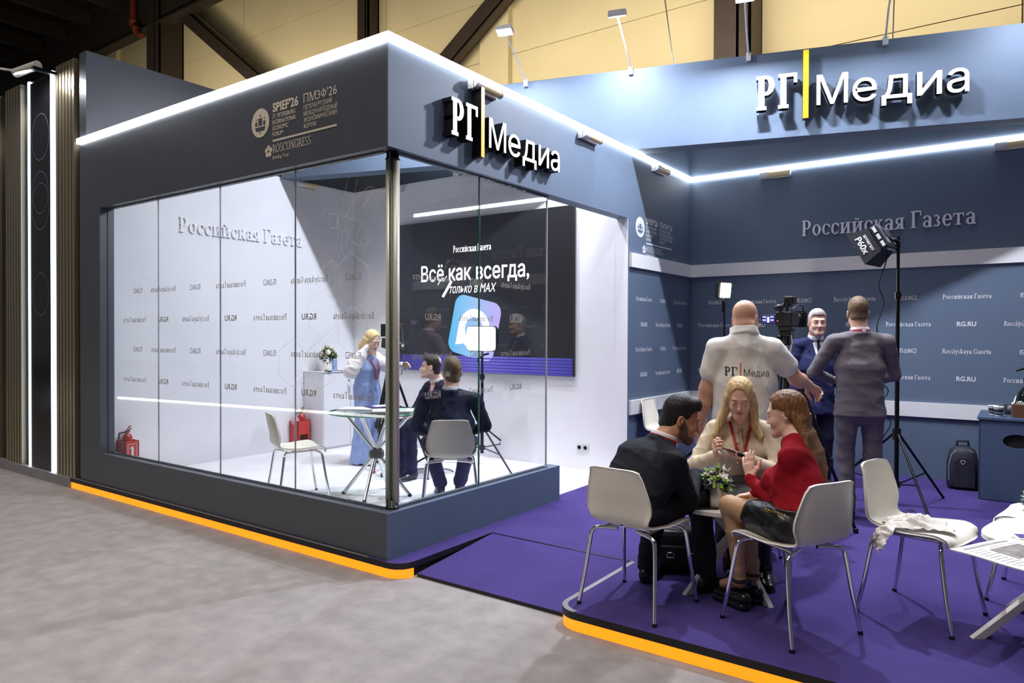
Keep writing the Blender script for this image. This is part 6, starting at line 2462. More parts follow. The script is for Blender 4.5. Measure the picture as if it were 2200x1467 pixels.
# 3 ---- the interviewee
def interviewee():
    x, y = -1.63, 7.40
    B = Body(x, y, .1, 214)
    root = person('person', x, y, .1, 'grey-haired man in glasses, navy suit and tie, facing the film camera')
    hd = B(0, .05, 1.60)
    R = head_axes(B.d(.16, 1, -.02))
    nk = B(0, 0, 1.45)
    sl, sr = B(-.195, 0, 1.37), B(.195, 0, 1.37)
    chest, hip = B(0, .01, 1.18), B(0, .01, .88)
    wl, wr = B(-.24, .10, .78), B(.24, .10, .78)
    el_ = ik(sl, wl, .30, .26, B.d(-.5, -.8, 0))
    er = ik(sr, wr, .30, .26, B.d(.5, -.8, 0))
    hl, hr = B(-.095, 0, .87), B(.095, 0, .87)
    kl, kr = B(-.10, .02, .48), B(.10, .02, .48)
    al, ar = B(-.10, 0, .09), B(.10, 0, .09)
    pal = palette(srgb(222, 176, 156), srgb(190, 116, 108), srgb(170, 158, 150))
    S = SDF()
    head(S, hd, R, 1.0, neck=nk, age=True, fat=.003)
    skin_core(S, nk, chest, hip, [((sl, el_, wl), (.05, .042, .034)), ((sr, er, wr), (.05, .042, .034)), ((hl, kl, al), (.07, .05, .04)), ((hr, kr, ar), (.07, .05, .04))])
    S.cap(neck_mid(nk, chest), sl, .045, .04, .02).cap(neck_mid(nk, chest), sr, .045, .04, .02).cap(hip, hl, .08, .07, .03).cap(hip, hr, .08, .07, .03)
    hand(S, wl, B.d(0, .2, -1), B.d(1, .1, 0), 1)
    hand(S, wr, B.d(0, .2, -1), B.d(-1, .1, 0), -1)
    sdf_obj('body', S, SKIN, root, pal, h=.010, hf=.004, fine=[fine_box(hd, .14)])
    short_hair(root, hd, R, hair_mat('hair_silver', srgb(196, 188, 180), .2), 1.0, .012, .008, .046, -.09, .4)
    G = SDF()
    suit_torso(G, B, B(0, .0, .69), chest, B(0, -.01, 1.42), sl, sr, 1.02, .012, .02)
    arm(G, sl, el_, wl)
    arm(G, sr, er, wr)
    collar_band(G, B(0, -.012, 1.43), B.d(0, .4, 1), .072, .012, .008, .012)
    # open front: V between the lapels
    G.ecap(B(0, .16, 1.44), B(0, .20, 1.12), B.r, (.062, .11), (.006, .06), .006, 's')
    G.box(B(0, 0, .51), (.5, .5, .20), None, .002, .004, 's')
    jk = sdf_obj('jacket', G, SUITN, root, h=.008, hf=.008, disp=wrinkle(21, .0035, 6, 12))
    V_ = SDF()
    V_.ecap(B(0, .035, 1.05), B(0, .03, 1.25), B.r, (.10, .085), (.11, .085), .03)
    V_.ecap(B(0, .03, 1.25), B(0, .015, 1.38), B.r, (.11, .085), (.085, .062), .03)
    collar_band(V_, B(0, .008, 1.462), B.d(0, .25, 1), .067, .018, .006, .01)
    sh = sdf_obj('shirt', V_, SHIRTW, root, h=.007, hf=.007)
    pts = [B(0, .2, 1.435 - .022 * i) for i in range(15)]
    pp, nn = snap(sh, pts, [-B.f] * len(pts), .006)
    m_ = MB()
    W_ = [.017, .014] + [.014 + .0016 * i for i in range(13)]
    V = []
    for p, w_ in zip(pp, W_):
        V += [p - B.r * w_, p + B.r * w_, p + B.r * w_ * .7 + B.f * .008, p - B.r * w_ * .7 + B.f * .008]
    m_.add(V, [(i * 4 + k, i * 4 + (k + 1) % 4, i * 4 + 4 + (k + 1) % 4, i * 4 + 4 + k) for i in range(14) for k in range(4)])
    o = m_.build('tie', mat('tie_navy', srgb(24, 26, 52), .5, var=.5, scale=2, stretch=(30, 30, 30)))
    o.parent = root
    o.data.transform(root.matrix_world.inverted())
    for sgn in (-1, 1):
        lp = MB()
        a = [B(sgn * .055, .3, 1.43), B(sgn * .075, .3, 1.40), B(sgn * .10, .3, 1.33), B(sgn * .075, .3, 1.315), B(sgn * .095, .3, 1.30), B(sgn * .045, .3, 1.16), B(sgn * .012, .3, 1.12), B(sgn * .03, .3, 1.25)]
        lp.add(a, [(0, 1, 7), (1, 2, 3), (1, 3, 7), (3, 4, 5), (3, 5, 7), (5, 6, 7)])
        lay_on(jk, lp, -B.f, 'lapel', SUITN, root, .007)
    Tt = SDF()
    Tt.ecap(B(0, 0, .83), B(0, 0, .95), B.r, (.165, .118), (.165, .11), .03)
    leg(Tt, hl, kl, al, .97)
    leg(Tt, hr, kr, ar, .97)
    sdf_obj('trousers', Tt, SUITD, root, h=.011, hf=.011)
    shoe('shoe', root, al, B.d(-.2, 1, 0), LEATHB, toe=.1)
    shoe('shoe', root, ar, B.d(.2, 1, 0), LEATHB, toe=.1)
    glasses(root, hd, R, 1.02, FRAMEM)


# 4 ---- seated man in black suit
def black_suit():
    x, y = -1.70, 3.575
    B = Body(x, y, .1, -6)
    root = person('person', x, y, .1, 'dark-haired bearded man in black suit leaning forward on a white chair, in profile')
    hd = B(.12, .255, .998)
    R = head_axes(B.d(1.0, .72, -.34), B.d(.16, .1, 1))
    nk = B(.06, .16, .885)
    sl, sr = B(-.115, .105, .80), B(.20, .03, .805)
    chest, hip = B(.01, .02, .69), B(-.02, -.06, .52)
    hl, hr = B(-.10, -.06, .52), B(.09, -.06, .52)
    kl, kr = B(-.10, .38, .54), B(.16, .40, .545)
    al, ar = B(-.14, .34, .10), B(.20, .42, .10)
    wl, wr = B(.06, .43, .66), B(.14, .42, .66)
    el_ = ik(sl, wl, .29, .25, B.d(-.7, .1, -.8))
    er = ik(sr, wr, .28, .25, B.d(.2, -.3, -1))
    pal = palette(srgb(186, 132, 100), srgb(150, 92, 82), srgb(26, 20, 18), srgb(98, 74, 60))
    S = SDF()
    head(S, hd, R, 1.02, neck=nk, beard=True, gaze=.4)
    skin_core(S, nk, chest, hip, [((sl, el_, wl), (.05, .042, .034)), ((sr, er, wr), (.05, .042, .034)), ((hl, kl, al), (.07, .05, .04)), ((hr, kr, ar), (.07, .05, .04))])
    S.cap(neck_mid(nk, chest), sl, .045, .04, .02).cap(neck_mid(nk, chest), sr, .045, .04, .02).cap(hip, hl, .08, .07, .03).cap(hip, hr, .08, .07, .03)
    hand(S, wl, B.d(.8, .5, -.1), B.d(.3, -.2, -.9), -1, 1, (.5, .6, .7, .8))
    hand(S, wr, B.d(.3, .8, -.1), B.d(-.3, -.2, -.9), -1, 1, (.5, .6, .7, .8))
    seat_cut(S, B, .468, -.17)
    sdf_obj('body', S, SKIN, root, pal, h=.010, hf=.004, fine=[fine_box(hd, .14), fine_box(wr + B.d(.3, .8, 0) * .08, .10)])
    short_hair(root, hd, R, hair_mat('hair_black', srgb(26, 22, 22), .3), 1.02, .018, .005, .060, -.075, .6)
    G = SDF()
    suit_torso(G, B, B(-.02, -.065, .53), chest, B(.05, .14, .865), sl, sr, 1.04, .016, .01)
    G.ecap(B(-.02, -.05, .60), B(.02, .05, .76), B.r, (.185, .13), (.20, .13), .04)
    arm(G, sl, el_, wl, 1.06)
    arm(G, sr, er, wr, 1.06)
    collar_band(G, B(.055, .146, .874), _n(nk - chest), .074, .012, .008, .012)
    G.box(B(0, -.1, .40), (.5, .5, .045), None, .002, .004, 's')
    seat_cut(G, B)
    sdf_obj('jacket', G, SUITB, root, h=.008, hf=.008, disp=wrinkle(31, .0045, 6, 10))
    c_ = SDF()
    up = _n(np.asarray(hd) - np.asarray(nk)) * .6 + np.array([0, 0, .6])
    collar_band(c_, B(.062, .165, .905), up, .069, .017, .006)
    sdf_obj('shirt_collar', c_, SHIRTW, root, h=.005, hf=.005)
    l_ = SDF()
    collar_band(l_, B(.060, .162, .897), up, .076, .009, .003)
    l_.box(B(-.045, .045, .92), (.055, .07, .08), np.array([B.r, B.f, B.u]), .005, .003, 's')
    sdf_obj('lanyard', l_, RED_L, root, h=.004, hf=.004)
    Tt = SDF()
    Tt.ecap(hip - B.f * .02, hip + B.f * .06, B.r, (.175, .10), (.17, .09), .03)
    leg(Tt, hl, kl, al, 1.0)
    leg(Tt, hr, kr, ar, 1.0)
    seat_cut(Tt, B)
    sdf_obj('trousers', Tt, SUITB, root, h=.009, hf=.009, disp=wrinkle(32, .005, 8, 12))
    shoe('shoe', root, al, B.d(-.1, 1, 0), LEATHB, toe=.1)
    shoe('shoe', root, ar, B.d(.35, 1, 0), LEATHB, toe=.1)
    # badge hanging at the hip
    bd = SDF()
    bd.box(B(.13, .16, .66), (.026, .004, .04), np.array([B.d(1, .3, 0), B.d(-.3, 1, 0), B.u]), .003)
    sdf_obj('badge', bd, SHIRTW, root, h=.004, hf=.004)


# 5 ---- seated woman in red sweater
def red_woman():
    x, y = -.935, 3.745
    B = Body(x, y, .1, 62)
    root = person('person', x, y, .1, 'woman with long reddish hair in red sweater and black leather skirt on a white chair')
    hd = B(.105, .135, 1.06)
    R = head_axes(B.d(-.62, 1, -.22))
    nk = B(.095, .055, .935)
    sl, sr = B(-.045, -.035, .86), B(.195, .13, .85)
    chest, hip = B(.05, .0, .71), B(0, -.06, .52)
    hl, hr = B(-.085, -.05, .53), B(.085, -.05, .53)
    kl, kr = B(-.09, .335, .55), B(.04, .37, .525)
    al, ar = B(-.06, .29, .145), B(.08, .33, .145)
    wl, wr = B(-.02, .255, .705), B(.06, .31, .60)
    el_ = ik(sl, wl, .27, .23, B.d(-.1, -.5, -1))
    er = ik(sr, wr, .27, .23, B.d(.5, -.5, -.8))
    skin = srgb(224, 178, 156)
    tights = srgb(172, 134, 102)
    pal = palette(skin, srgb(190, 110, 104), srgb(130, 86, 60)) + [tights]
    S = SDF()
    head(S, hd, R, .95, fem=True, neck=nk, gaze=-.2, mouth=.001)
    skin_core(S, nk, chest, hip, [((sl, el_, wl), (.042, .036, .028)), ((sr, er, wr), (.042, .036, .028))])
    S.cap(neck_mid(nk, chest), sl, .038, .034, .02).cap(neck_mid(nk, chest), sr, .038, .034, .02)
    for h_, k_, a_ in ((hl, kl, al), (hr, kr, ar)):
        S.cap(hip, h_, .08, .085, .03, 'u', 7)
        S.cap(h_, k_, .084, .056, .02, 'u', 7)
        cf = k_ * .68 + a_ * .32 - B.f * .018
        S.chain([k_, cf, a_ * .85 + k_ * .15, a_], [.054, .050, .032, .031], .02, 'u', 7)
        S.cap(a_, a_ + B.f * .12 - np.array([0, 0, .05]), .030, .026, .02, 'u', 7)
    hand(S, wl, B.d(.12, .35, .9), B.d(.9, .2, -.1), -1, .92, (.12, .16, .2, .25), .1, .15)
    hand(S, wr, B.d(-.75, .6, -.15), B.d(-.1, -.2, -1), -1, .92, (.35, .4, .45, .5), .4)
    seat_cut(S, B, .468, -.17)
    sdf_obj('body', S, SKIN, root, pal, h=.008, hf=.004, fine=[fine_box(hd, .13), fine_box(wl + B.d(0, .35, .9) * .08, .10), fine_box(wr + B.d(-.5, .7, -.2) * .08, .10)])
    G = SDF()
    suit_torso(G, B, B(0, -.06, .575), chest, B(.085, .045, .915), sl, sr, .80, .006, .0)
    G.ell(B(.0, .10, .72), (.075, .07, .07), None, .04).ell(B(.09, .12, .72), (.07, .06, .07), None, .04)
    arm(G, sl, el_, wl, .86)
    arm(G, sr, er, wr, .86)
    collar_band(G, B(.088, .05, .925), _n(nk - chest), .064, .012, .006, .012)
    seat_cut(G, B)
    sdf_obj('sweater', G, mat('sweater_red', srgb(140, 18, 32), .9, var=.08, scale=30, bump=.3, bscale=160, spec=.15), root, h=.008, hf=.008, disp=wrinkle(41, .0045, 8, 14))
    K_ = SDF()
    K_.ecap(B(0, -.065, .56), B(0, -.065, .50), B.r, (.145, .115), (.175, .12), .03)
    for h_, k_ in ((hl, kl), (hr, kr)):
        K_.cap(h_, h_ * .52 + k_ * .48, .105, .090, .03)
    K_.ecap(B(0, .0, .53), B(0, .13, .545), B.r, (.17, .10), (.14, .085), .03)
    seat_cut(K_, B)
    sdf_obj('skirt', K_, mat('leather_black', srgb(24, 23, 24), .28, var=.15, scale=20, bump=.25, bscale=50), root, h=.008, hf=.008, disp=wrinkle(42, .004, 8, 10))
    bl_ = SDF()
    bl_.ecap(B(0, -.06, .58), B(0, -.06, .63), B.r, (.150, .118), (.148, .116), .006)
    for zz in (.58 - .10, .625 + .10):
        bl_.box(B(0, 0, zz), (.4, .4, .10), None, .001, .003, 's')
    seat_cut(bl_, B)
    sdf_obj('belt', bl_, LEATHB, root, h=.007, hf=.007)
    ch_ = MB()
    for i in range(7):
        p = B(-.156, -.10 + .02 * i, .603)
        ch_.tube([tuple(p + B.f * .009 * math.cos(t) + B.u * .007 * math.sin(t)) for t in [2 * PI * k / 8 for k in range(9)]], .0022, 5)
    o = ch_.build('belt_chain', mat('gold', srgb(190, 150, 70), .25, .9))
    o.parent = root
    o.data.transform(root.matrix_world.inverted())
    o['kind'] = 'stuff'
    for a_, fd in ((al, B.d(-.05, 1, 0)), (ar, B.d(.2, 1, 0))):
        sh = SDF()
        g = .1
        sd = np.array([-fd[1], fd[0], 0])
        hp, tp = a_ - fd * .035, a_ + fd * .155
        z = lambda p, q: np.array([p[0], p[1], q])
        sh.ecap(z(hp, g + .062), z(hp + fd * .02, g + .062), sd, (.034, .034), (.034, .034), .01)
        sh.ecap(z(hp + fd * .02, g + .055), z(tp, g + .048), sd, (.036, .028), (.036, .022), .01)
        sh.ecap(z(a_ + fd * .02, g + .10), z(a_ + fd * .10, g + .075), sd, (.030, .034), (.030, .020), .008, 's')
        sh.ecap(z(hp, g + .02), z(tp, g + .02), sd, (.040, .026), (.040, .022), .006)
        sh.box(z(a_ + fd * .06, g - .05), (.3, .3, .05), None, .001, .002, 's')
        so_ = sdf_obj('platform_shoe', sh, LEATHB, root, h=.006, hf=.006)
        stp = SDF()
        collar_band(stp, a_ + np.array([0, 0, .01]), (0, 0, 1), .034, .007, .005)
        sdf_obj('ankle_strap', stp, LEATHB, so_, h=.004, hf=.004)
    H_ = SDF()
    P = lambda a, b, c: np.asarray(hd) + (R[0] * a + R[1] * b + R[2] * c) * .95
    H_.ell(P(0, -.018, .046), (.081, .100, .088), R, .015)
    H_.ell(P(0, -.07, -.03), (.07, .055, .075), R, .03)
    H_.box(P(0, .165, -.02), (.2, .10, .092), R, .03, .012, 's')
    H_.box(P(0, .140, -.03), (.050, .10, .112), R, .03, .012, 's')
    for sx in (-1, 1):
        H_.box(P(sx * .085, .075, -.05), (.04, .068, .085), R, .03, .012, 's')
    for sx in (-1, 1):
        H_.ell(P(sx * .083, .0, -.012), (.025, .024, .034), R, .01, 's')
        H_.chain([P(sx * .066, -.03, .0), P(sx * .055, -.085, -.04)], [.022, .024], .02)
    H_.ell(P(0, -.10, -.035), (.040, .026, .03), R, .02)
    rn = random.Random(8)
    for i in range(13):
        t = (i - 6) / 6
        p0, p1 = P(t * .065, -.072, -.05), P(t * .085, -.095, -.13)
        p2 = p1 + np.array([0, 0, -.09]) - B.f * (.03 + .015 * (1 - t * t)) + B.r * t * .035
        p3 = p2 + np.array([0, 0, -.09]) - B.f * rn.uniform(.0, .03) + B.r * (t * .02 + rn.uniform(-.015, .015))
        p4 = p3 + np.array([0, 0, -.06 - rn.uniform(0, .05)]) + B.f * rn.uniform(-.03, .02)
        H_.chain([p0, p1, p2, p3, p4], [.026, .026, .022, .017, .007], .012)
    sdf_obj('hair', H_, hair_mat('hair_auburn', srgb(116, 78, 46), .4), root, h=.005, hf=.005, disp=strands(.0022, 330))
    cl = SDF()
    cl.ell(P(0, -.128, -.02), (.02, .008, .012), R, .004)
    sdf_obj('hair_clip', cl, mat('clip_brown', srgb(120, 66, 40), .3), root, h=.004, hf=.004)


# 6 ---- seated woman in cream jacket with a phone
def blonde_woman():
    x, y = -1.42, 4.56
    B = Body(x, y, .1, 200)
    root = person('person', x, y, .1, 'blonde woman in cream jacket with red lanyard, looking down at a phone')
    hd = B(.045, .165, 1.09)
    R = head_axes(B.d(.05, 1, -.42))
    nk = B(.03, .06, .945)
    sl, sr = B(-.15, .05, .87), B(.19, .04, .87)
    chest, hip = B(.02, .0, .72), B(0, -.06, .52)
    hl, hr = B(-.085, -.04, .52), B(.085, -.04, .52)
    kl, kr = B(-.08, .36, .50), B(.10, .36, .50)
    al, ar = B(-.10, .30, .10), B(.08, .30, .10)
    wl, wr = B(-.0, .27, .735), B(.18, .31, .745)
    el_ = ik(sl, wl, .27, .23, B.d(-.8, -.2, -.7))
    er = ik(sr, wr, .27, .23, B.d(.7, -.4, -.7))
    pal = palette(srgb(226, 182, 158), srgb(190, 112, 108), srgb(134, 104, 80)) + [srgb(40, 36, 40)]
    S = SDF()
    head(S, hd, R, .95, fem=True, neck=nk, lids=True)
    skin_core(S, nk, chest, hip, [((sl, el_, wl), (.042, .036, .028)), ((sr, er, wr), (.042, .036, .028))])
    S.cap(neck_mid(nk, chest), sl, .038, .034, .02).cap(neck_mid(nk, chest), sr, .038, .034, .02)
    for h_, k_, a_ in ((hl, kl, al), (hr, kr, ar)):
        S.cap(hip, h_, .07, .07, .03, 'u', 7)
        S.chain([h_, k_, a_], [.07, .05, .034], .02, 'u', 7)
    hand(S, wl, B.d(.75, .45, .10), B.d(.1, .1, 1), 1, .92, (.45, .5, .55, .6), .5)
    hand(S, wr, B.d(.15, .45, .55), B.d(-.8, -.1, .2), 1, .92, (.7, .8, .9, .95), .4)
    seat_cut(S, B, .468, -.17)
    sdf_obj('body', S, SKIN, root, pal, h=.008, hf=.004, fine=[fine_box(hd, .13), fine_box(wl + B.d(.7, .4, .1) * .08, .10), fine_box(wr + B.d(.1, .4, .5) * .08, .10)])
    CREAM = mat('jacket_cream', srgb(212, 196, 170), .85, var=.05, scale=30, bump=.25, bscale=200)
    G = SDF()
    suit_torso(G, B, B(0, -.055, .53), chest, B(.025, .045, .925), sl, sr, .84, .008, .01)
    G.ell(B(-.055, .10, .76), (.075, .06, .075), None, .04).ell(B(.085, .10, .76), (.075, .06, .075), None, .04)
    arm(G, sl, el_, wl, .95)
    arm(G, sr, er, wr, .95)
    collar_band(G, B(.028, .052, .938), B.d(0, .25, 1), .066, .016, .006, .012)
    G.ecap(B(.035, .17, .97), B(.03, .16, .915), B.r, (.018, .06), (.004, .03), .006, 's')
    seat_cut(G, B)
    jk = sdf_obj('jacket', G, CREAM, root, h=.008, hf=.008, disp=wrinkle(51, .004, 8, 14))
    pts = [B(.03 - .012 * math.sin(i * .3), .4, .90 - .032 * i) for i in range(9)]
    pp, _ = snap(jk, pts, [-B.f] * 9, .001)
    o = MB().tube([tuple(p) for p in pp], .003, 5).build('front_seam', mat('seam_gold', srgb(150, 128, 92), .5), None)
    o.parent = root
    o.data.transform(root.matrix_world.inverted())
    PEARL = mat('button_pearl', srgb(226, 206, 170), .2, .3)
    for z in (.875, .81, .745, .68):
        p, _ = snap(jk, [B(.052, .4, z)], [-B.f], .002)
        q = MB().sphere((0, 0, 0), .0105, 10, 8).build('button', PEARL, root)
        q.location = root.matrix_world.inverted() @ Vector(p[0])
    for sx in (-1, 1):
        pts = [B(.035 + sx * lerp(.066, .006, t / 9), .4, lerp(.935, .70, t / 9)) for t in range(10)]
        pp, nn = snap(jk, pts, [-B.f] * 10, .006)
        ribbon('lanyard', pp, .018, RED_L, root, B.f, .002)
    K_ = SDF()
    K_.ecap(B(0, -.06, .55), B(0, -.06, .47), B.r, (.15, .115), (.175, .12), .03)
    K_.ecap(B(0, -.02, .51), B(.01, .34, .50), B.r, (.18, .095), (.17, .08), .03)
    K_.ecap(B(.01, .34, .49), B(0, .34, .30), B.r, (.165, .08), (.17, .09), .03)
    seat_cut(K_, B)
    sdf_obj('skirt', K_, mat('skirt_dark', srgb(38, 34, 36), .6, var=.12, scale=20, bump=.2, bscale=50), root, h=.010, hf=.010, disp=wrinkle(52, .005, 8, 10))
    shoe('shoe', root, al, B.d(-.1, 1, 0), LEATHB, .24, .038, toe=.1)
    shoe('shoe', root, ar, B.d(.1, 1, 0), LEATHB, .24, .038, toe=.1)
    H_ = SDF()
    P = lambda a, b, c: np.asarray(hd) + (R[0] * a + R[1] * b + R[2] * c) * .95
    H_.ell(P(0, -.018, .046), (.082, .100, .088), R, .015)
    H_.ell(P(0, -.06, -.03), (.074, .06, .08), R, .03)
    H_.box(P(.006, .150, -.03), (.040, .11, .116), R, .036, .016, 's')
    H_.box(P(0, .165, -.06), (.060, .105, .112), R, .036, .016, 's')
    H_.ell(P(-.080, .010, -.010), (.022, .022, .036), R, .01, 's')
    rn = random.Random(18)
    for i in range(18):
        sx = -1 if i % 2 else 1
        t = (i // 2) / 8
        p0 = P(sx * (.070 + .006 * t), .035 - .09 * t, .02)
        p1 = P(sx * (.080 + .004 * t), .02 - .095 * t, -.07)
        p2 = B(.055 + sx * (.10 + .012 * rn.random()), .12 - .16 * t, .92)
        p3 = B(.055 + sx * (.125 + .02 * rn.random()), .135 - .17 * t, .85)
        p4 = p3 + np.array([0, 0, -.05 - .05 * rn.random()]) + B.r * sx * .012
        if sx < 0 and t < .3:
            p0 = P(-.074, -.015, .03)
            p1 = P(-.086, -.028, -.06)
        H_.chain([p0, p1, p2, p3, p4], [.018, .022, .022, .016, .006], .012)
    sdf_obj('hair', H_, hair_mat('hair_blonde', srgb(204, 174, 124), .35), root, h=.005, hf=.005, disp=strands(.0022, 330))
    er_ = MB().sphere(tuple(P(-.081, -.006, -.036)), .005, 8, 6).build('earring', PEARL)
    er_.parent = root
    er_.data.transform(root.matrix_world.inverted())
    # the phone in her hands is a thing of its own
    pc = wl + B.d(.75, .45, .10) * .085 + np.array([0, 0, .030])
    ph = empty('smartphone', tuple(pc), 0, 'black smartphone held by the blonde woman in the cream jacket', 'phone')
    pm = frame((0, 0, 0), B.d(.45, -.75, .05), B.d(.75, .45, .28))
    MB().box((-.036, -.074, -.004), (.036, .074, .004), pm, .003).build('body', BLACK, ph)
    MB().box((-.033, -.069, .004), (.033, .069, .0046), pm).build('screen', DGLASS, ph)


# 7 ---- woman in blue inside the booth
def blue_woman():
    x, y = -6.05, 5.61
    B = Body(x, y, .104, -84)
    root = person('person', x, y, .104, 'blonde woman in light blue waistcoat and wide trousers standing with a hand at her ear')
    hd = B(.03, .10, 1.395)
    R = head_axes(B.d(.18, 1, -.42))
    nk = B(.0, .02, 1.27)
    sl, sr = B(-.165, .0, 1.20), B(.165, .02, 1.21)
    chest, hip = B(0, 0, 1.06), B(0, -.01, .86)
    hl, hr = B(-.085, 0, .84), B(.085, 0, .84)
    kl, kr = B(-.09, .03, .46), B(.10, .03, .46)
    al, ar = B(-.09, 0, .09), B(.11, 0, .09)
    wr = B(.112, .09, 1.325)
    wl = B(-.09, .44, 1.13)
    er = B(.235, -.03, 1.05)
    el_ = ik(sl, wl, .27, .24, B.d(-.6, -.2, -1))
    pal = palette(srgb(232, 196, 178), srgb(196, 120, 116), srgb(160, 130, 100))
    S = SDF()
    head(S, hd, R, .95, fem=True, neck=nk, lids=True)
    skin_core(S, nk, chest, hip, [((sl, el_, wl), (.04, .034, .026)), ((sr, er, wr), (.04, .034, .026)), ((hl, kl, al), (.06, .045, .036)), ((hr, kr, ar), (.06, .045, .036))])
    S.cap(neck_mid(nk, chest), sl, .038, .034, .02).cap(neck_mid(nk, chest), sr, .038, .034, .02).cap(hip, hl, .07, .06, .03).cap(hip, hr, .07, .06, .03)
    hand(S, wr, B.d(-.35, -.2, .9), B.d(-.8, .1, -.2), 1, .9, (.8, .9, 1.0, 1.0), .5)
    hand(S, wl, B.d(.1, 1, .1), B.d(.8, 0, -.4), 1, .9)
    sdf_obj('body', S, SKIN, root, pal, h=.010, hf=.0045, fine=[fine_box(hd, .14)])
    BLUEF = mat('suit_light_blue', srgb(150, 172, 224), .8, var=.04, scale=24, bump=.15, bscale=200)
    Bl = SDF()
    suit_torso(Bl, B, B(0, -.005, .98), chest, B(0, .0, 1.245), sl, sr, .80, .0, .0)
    for s_, e, w_ in ((sl, el_, wl), (sr, er, wr)):
        Bl.cap(s_, s_ * .5 + e * .5, .066, .078, .03)
        Bl.cap(s_ * .5 + e * .5, e, .078, .076, .03)
        Bl.cap(e, e * .35 + w_ * .65, .076, .056, .03)
        Bl.cap(e * .35 + w_ * .65, w_, .050, .036, .02)
    collar_band(Bl, B(0, .012, 1.275), B.d(0, .3, 1), .058, .016, .006, .01)
    sdf_obj('blouse', Bl, mat('blouse_white', srgb(238, 234, 236), .8, var=.03, scale=12, bump=.15, bscale=40), root, h=.009, hf=.009, disp=wrinkle(61, .006, 9, 12))
    V_ = SDF()
    V_.ecap(B(0, -.01, .86), B(0, 0, .98), B.r, (.172, .132), (.148, .118), .03)
    V_.ecap(B(0, 0, .98), B(0, .0, 1.08), B.r, (.148, .118), (.168, .132), .03)
    V_.ecap(B(0, 0, 1.08), B(0, .0, 1.18), B.r, (.168, .130), (.138, .094), .03)
    V_.ecap(B(0, .17, 1.28), B(0, .16, 1.10), B.r, (.075, .10), (.01, .05), .006, 's')
    V_.ecap(B(0, .10, .80), B(.02, .16, .86), B.r, (.03, .06), (.01, .04), .01, 's')
    V_.box(B(0, 0, .62), (.4, .4, .20), None, .002, .004, 's')
    vs_ = sdf_obj('waistcoat', V_, BLUEF, root, h=.009, hf=.009, disp=wrinkle(62, .003, 8, 12))
    Tt = SDF()
    Tt.ecap(B(0, 0, .80), B(0, 0, .95), B.r, (.165, .115), (.15, .10), .03)
    for h_, k_, a_ in ((hl, kl, al), (hr, kr, ar)):
        Tt.cap(h_, k_, .095, .092, .03)
        Tt.cap(k_, a_ - np.array([0, 0, .03]), .092, .118, .03)
    Tt.box(B(0, 0, -.04), (.5, .5, .06), None, .001, .002, 's')
    sdf_obj('wide_trousers', Tt, BLUEF, root, h=.010, hf=.010, disp=wrinkle(63, .008, 14, 3))
    shoe('shoe', root, al, B.d(-.1, 1, 0), SHIRTW, .24, .038, toe=.104)
    shoe('shoe', root, ar, B.d(.1, 1, 0), SHIRTW, .24, .038, toe=.104)
    for sx in (-1, 1):
        pts = [B(sx * lerp(.062, .01, t / 9), .4, lerp(1.19, .96, t / 9)) for t in range(10)]
        pp, nn = snap(vs_, pts, [-B.f] * 10, .016)
        ribbon('lanyard', pp, .018, RED_L, root, B.f, .002)
    H_ = SDF()
    P = lambda a, b, c: np.asarray(hd) + (R[0] * a + R[1] * b + R[2] * c) * .95
    H_.ell(P(0, -.018, .046), (.081, .100, .088), R, .015)
    H_.ell(P(0, -.06, -.03), (.072, .058, .08), R, .03)
    H_.box(P(0, .150, -.03), (.040, .11, .116), R, .036, .016, 's')
    H_.box(P(0, .165, -.06), (.062, .105, .112), R, .036, .016, 's')
    H_.ell(P(.082, .0, -.012), (.024, .024, .034), R, .01, 's')
    for i in range(14):
        sx = -1 if i % 2 else 1
        t = (i // 2) / 6
        p0, p1 = P(sx * .072, .01 - .07 * t, .01), P(sx * .074, -.02 - .07 * t, -.08)
        p2 = p1 + np.array([0, 0, -.09]) + B.r * sx * .012 - B.f * .01
        p3 = p2 + np.array([0, 0, -.08 - .03 * (i % 3)]) - B.f * .01
        H_.chain([p0, p1, p2, p3], [.020, .024, .02, .008], .012)
    sdf_obj('hair', H_, hair_mat('hair_pale', srgb(222, 196, 142), .25), root, h=.006, hf=.006, disp=strands(.002, 330))


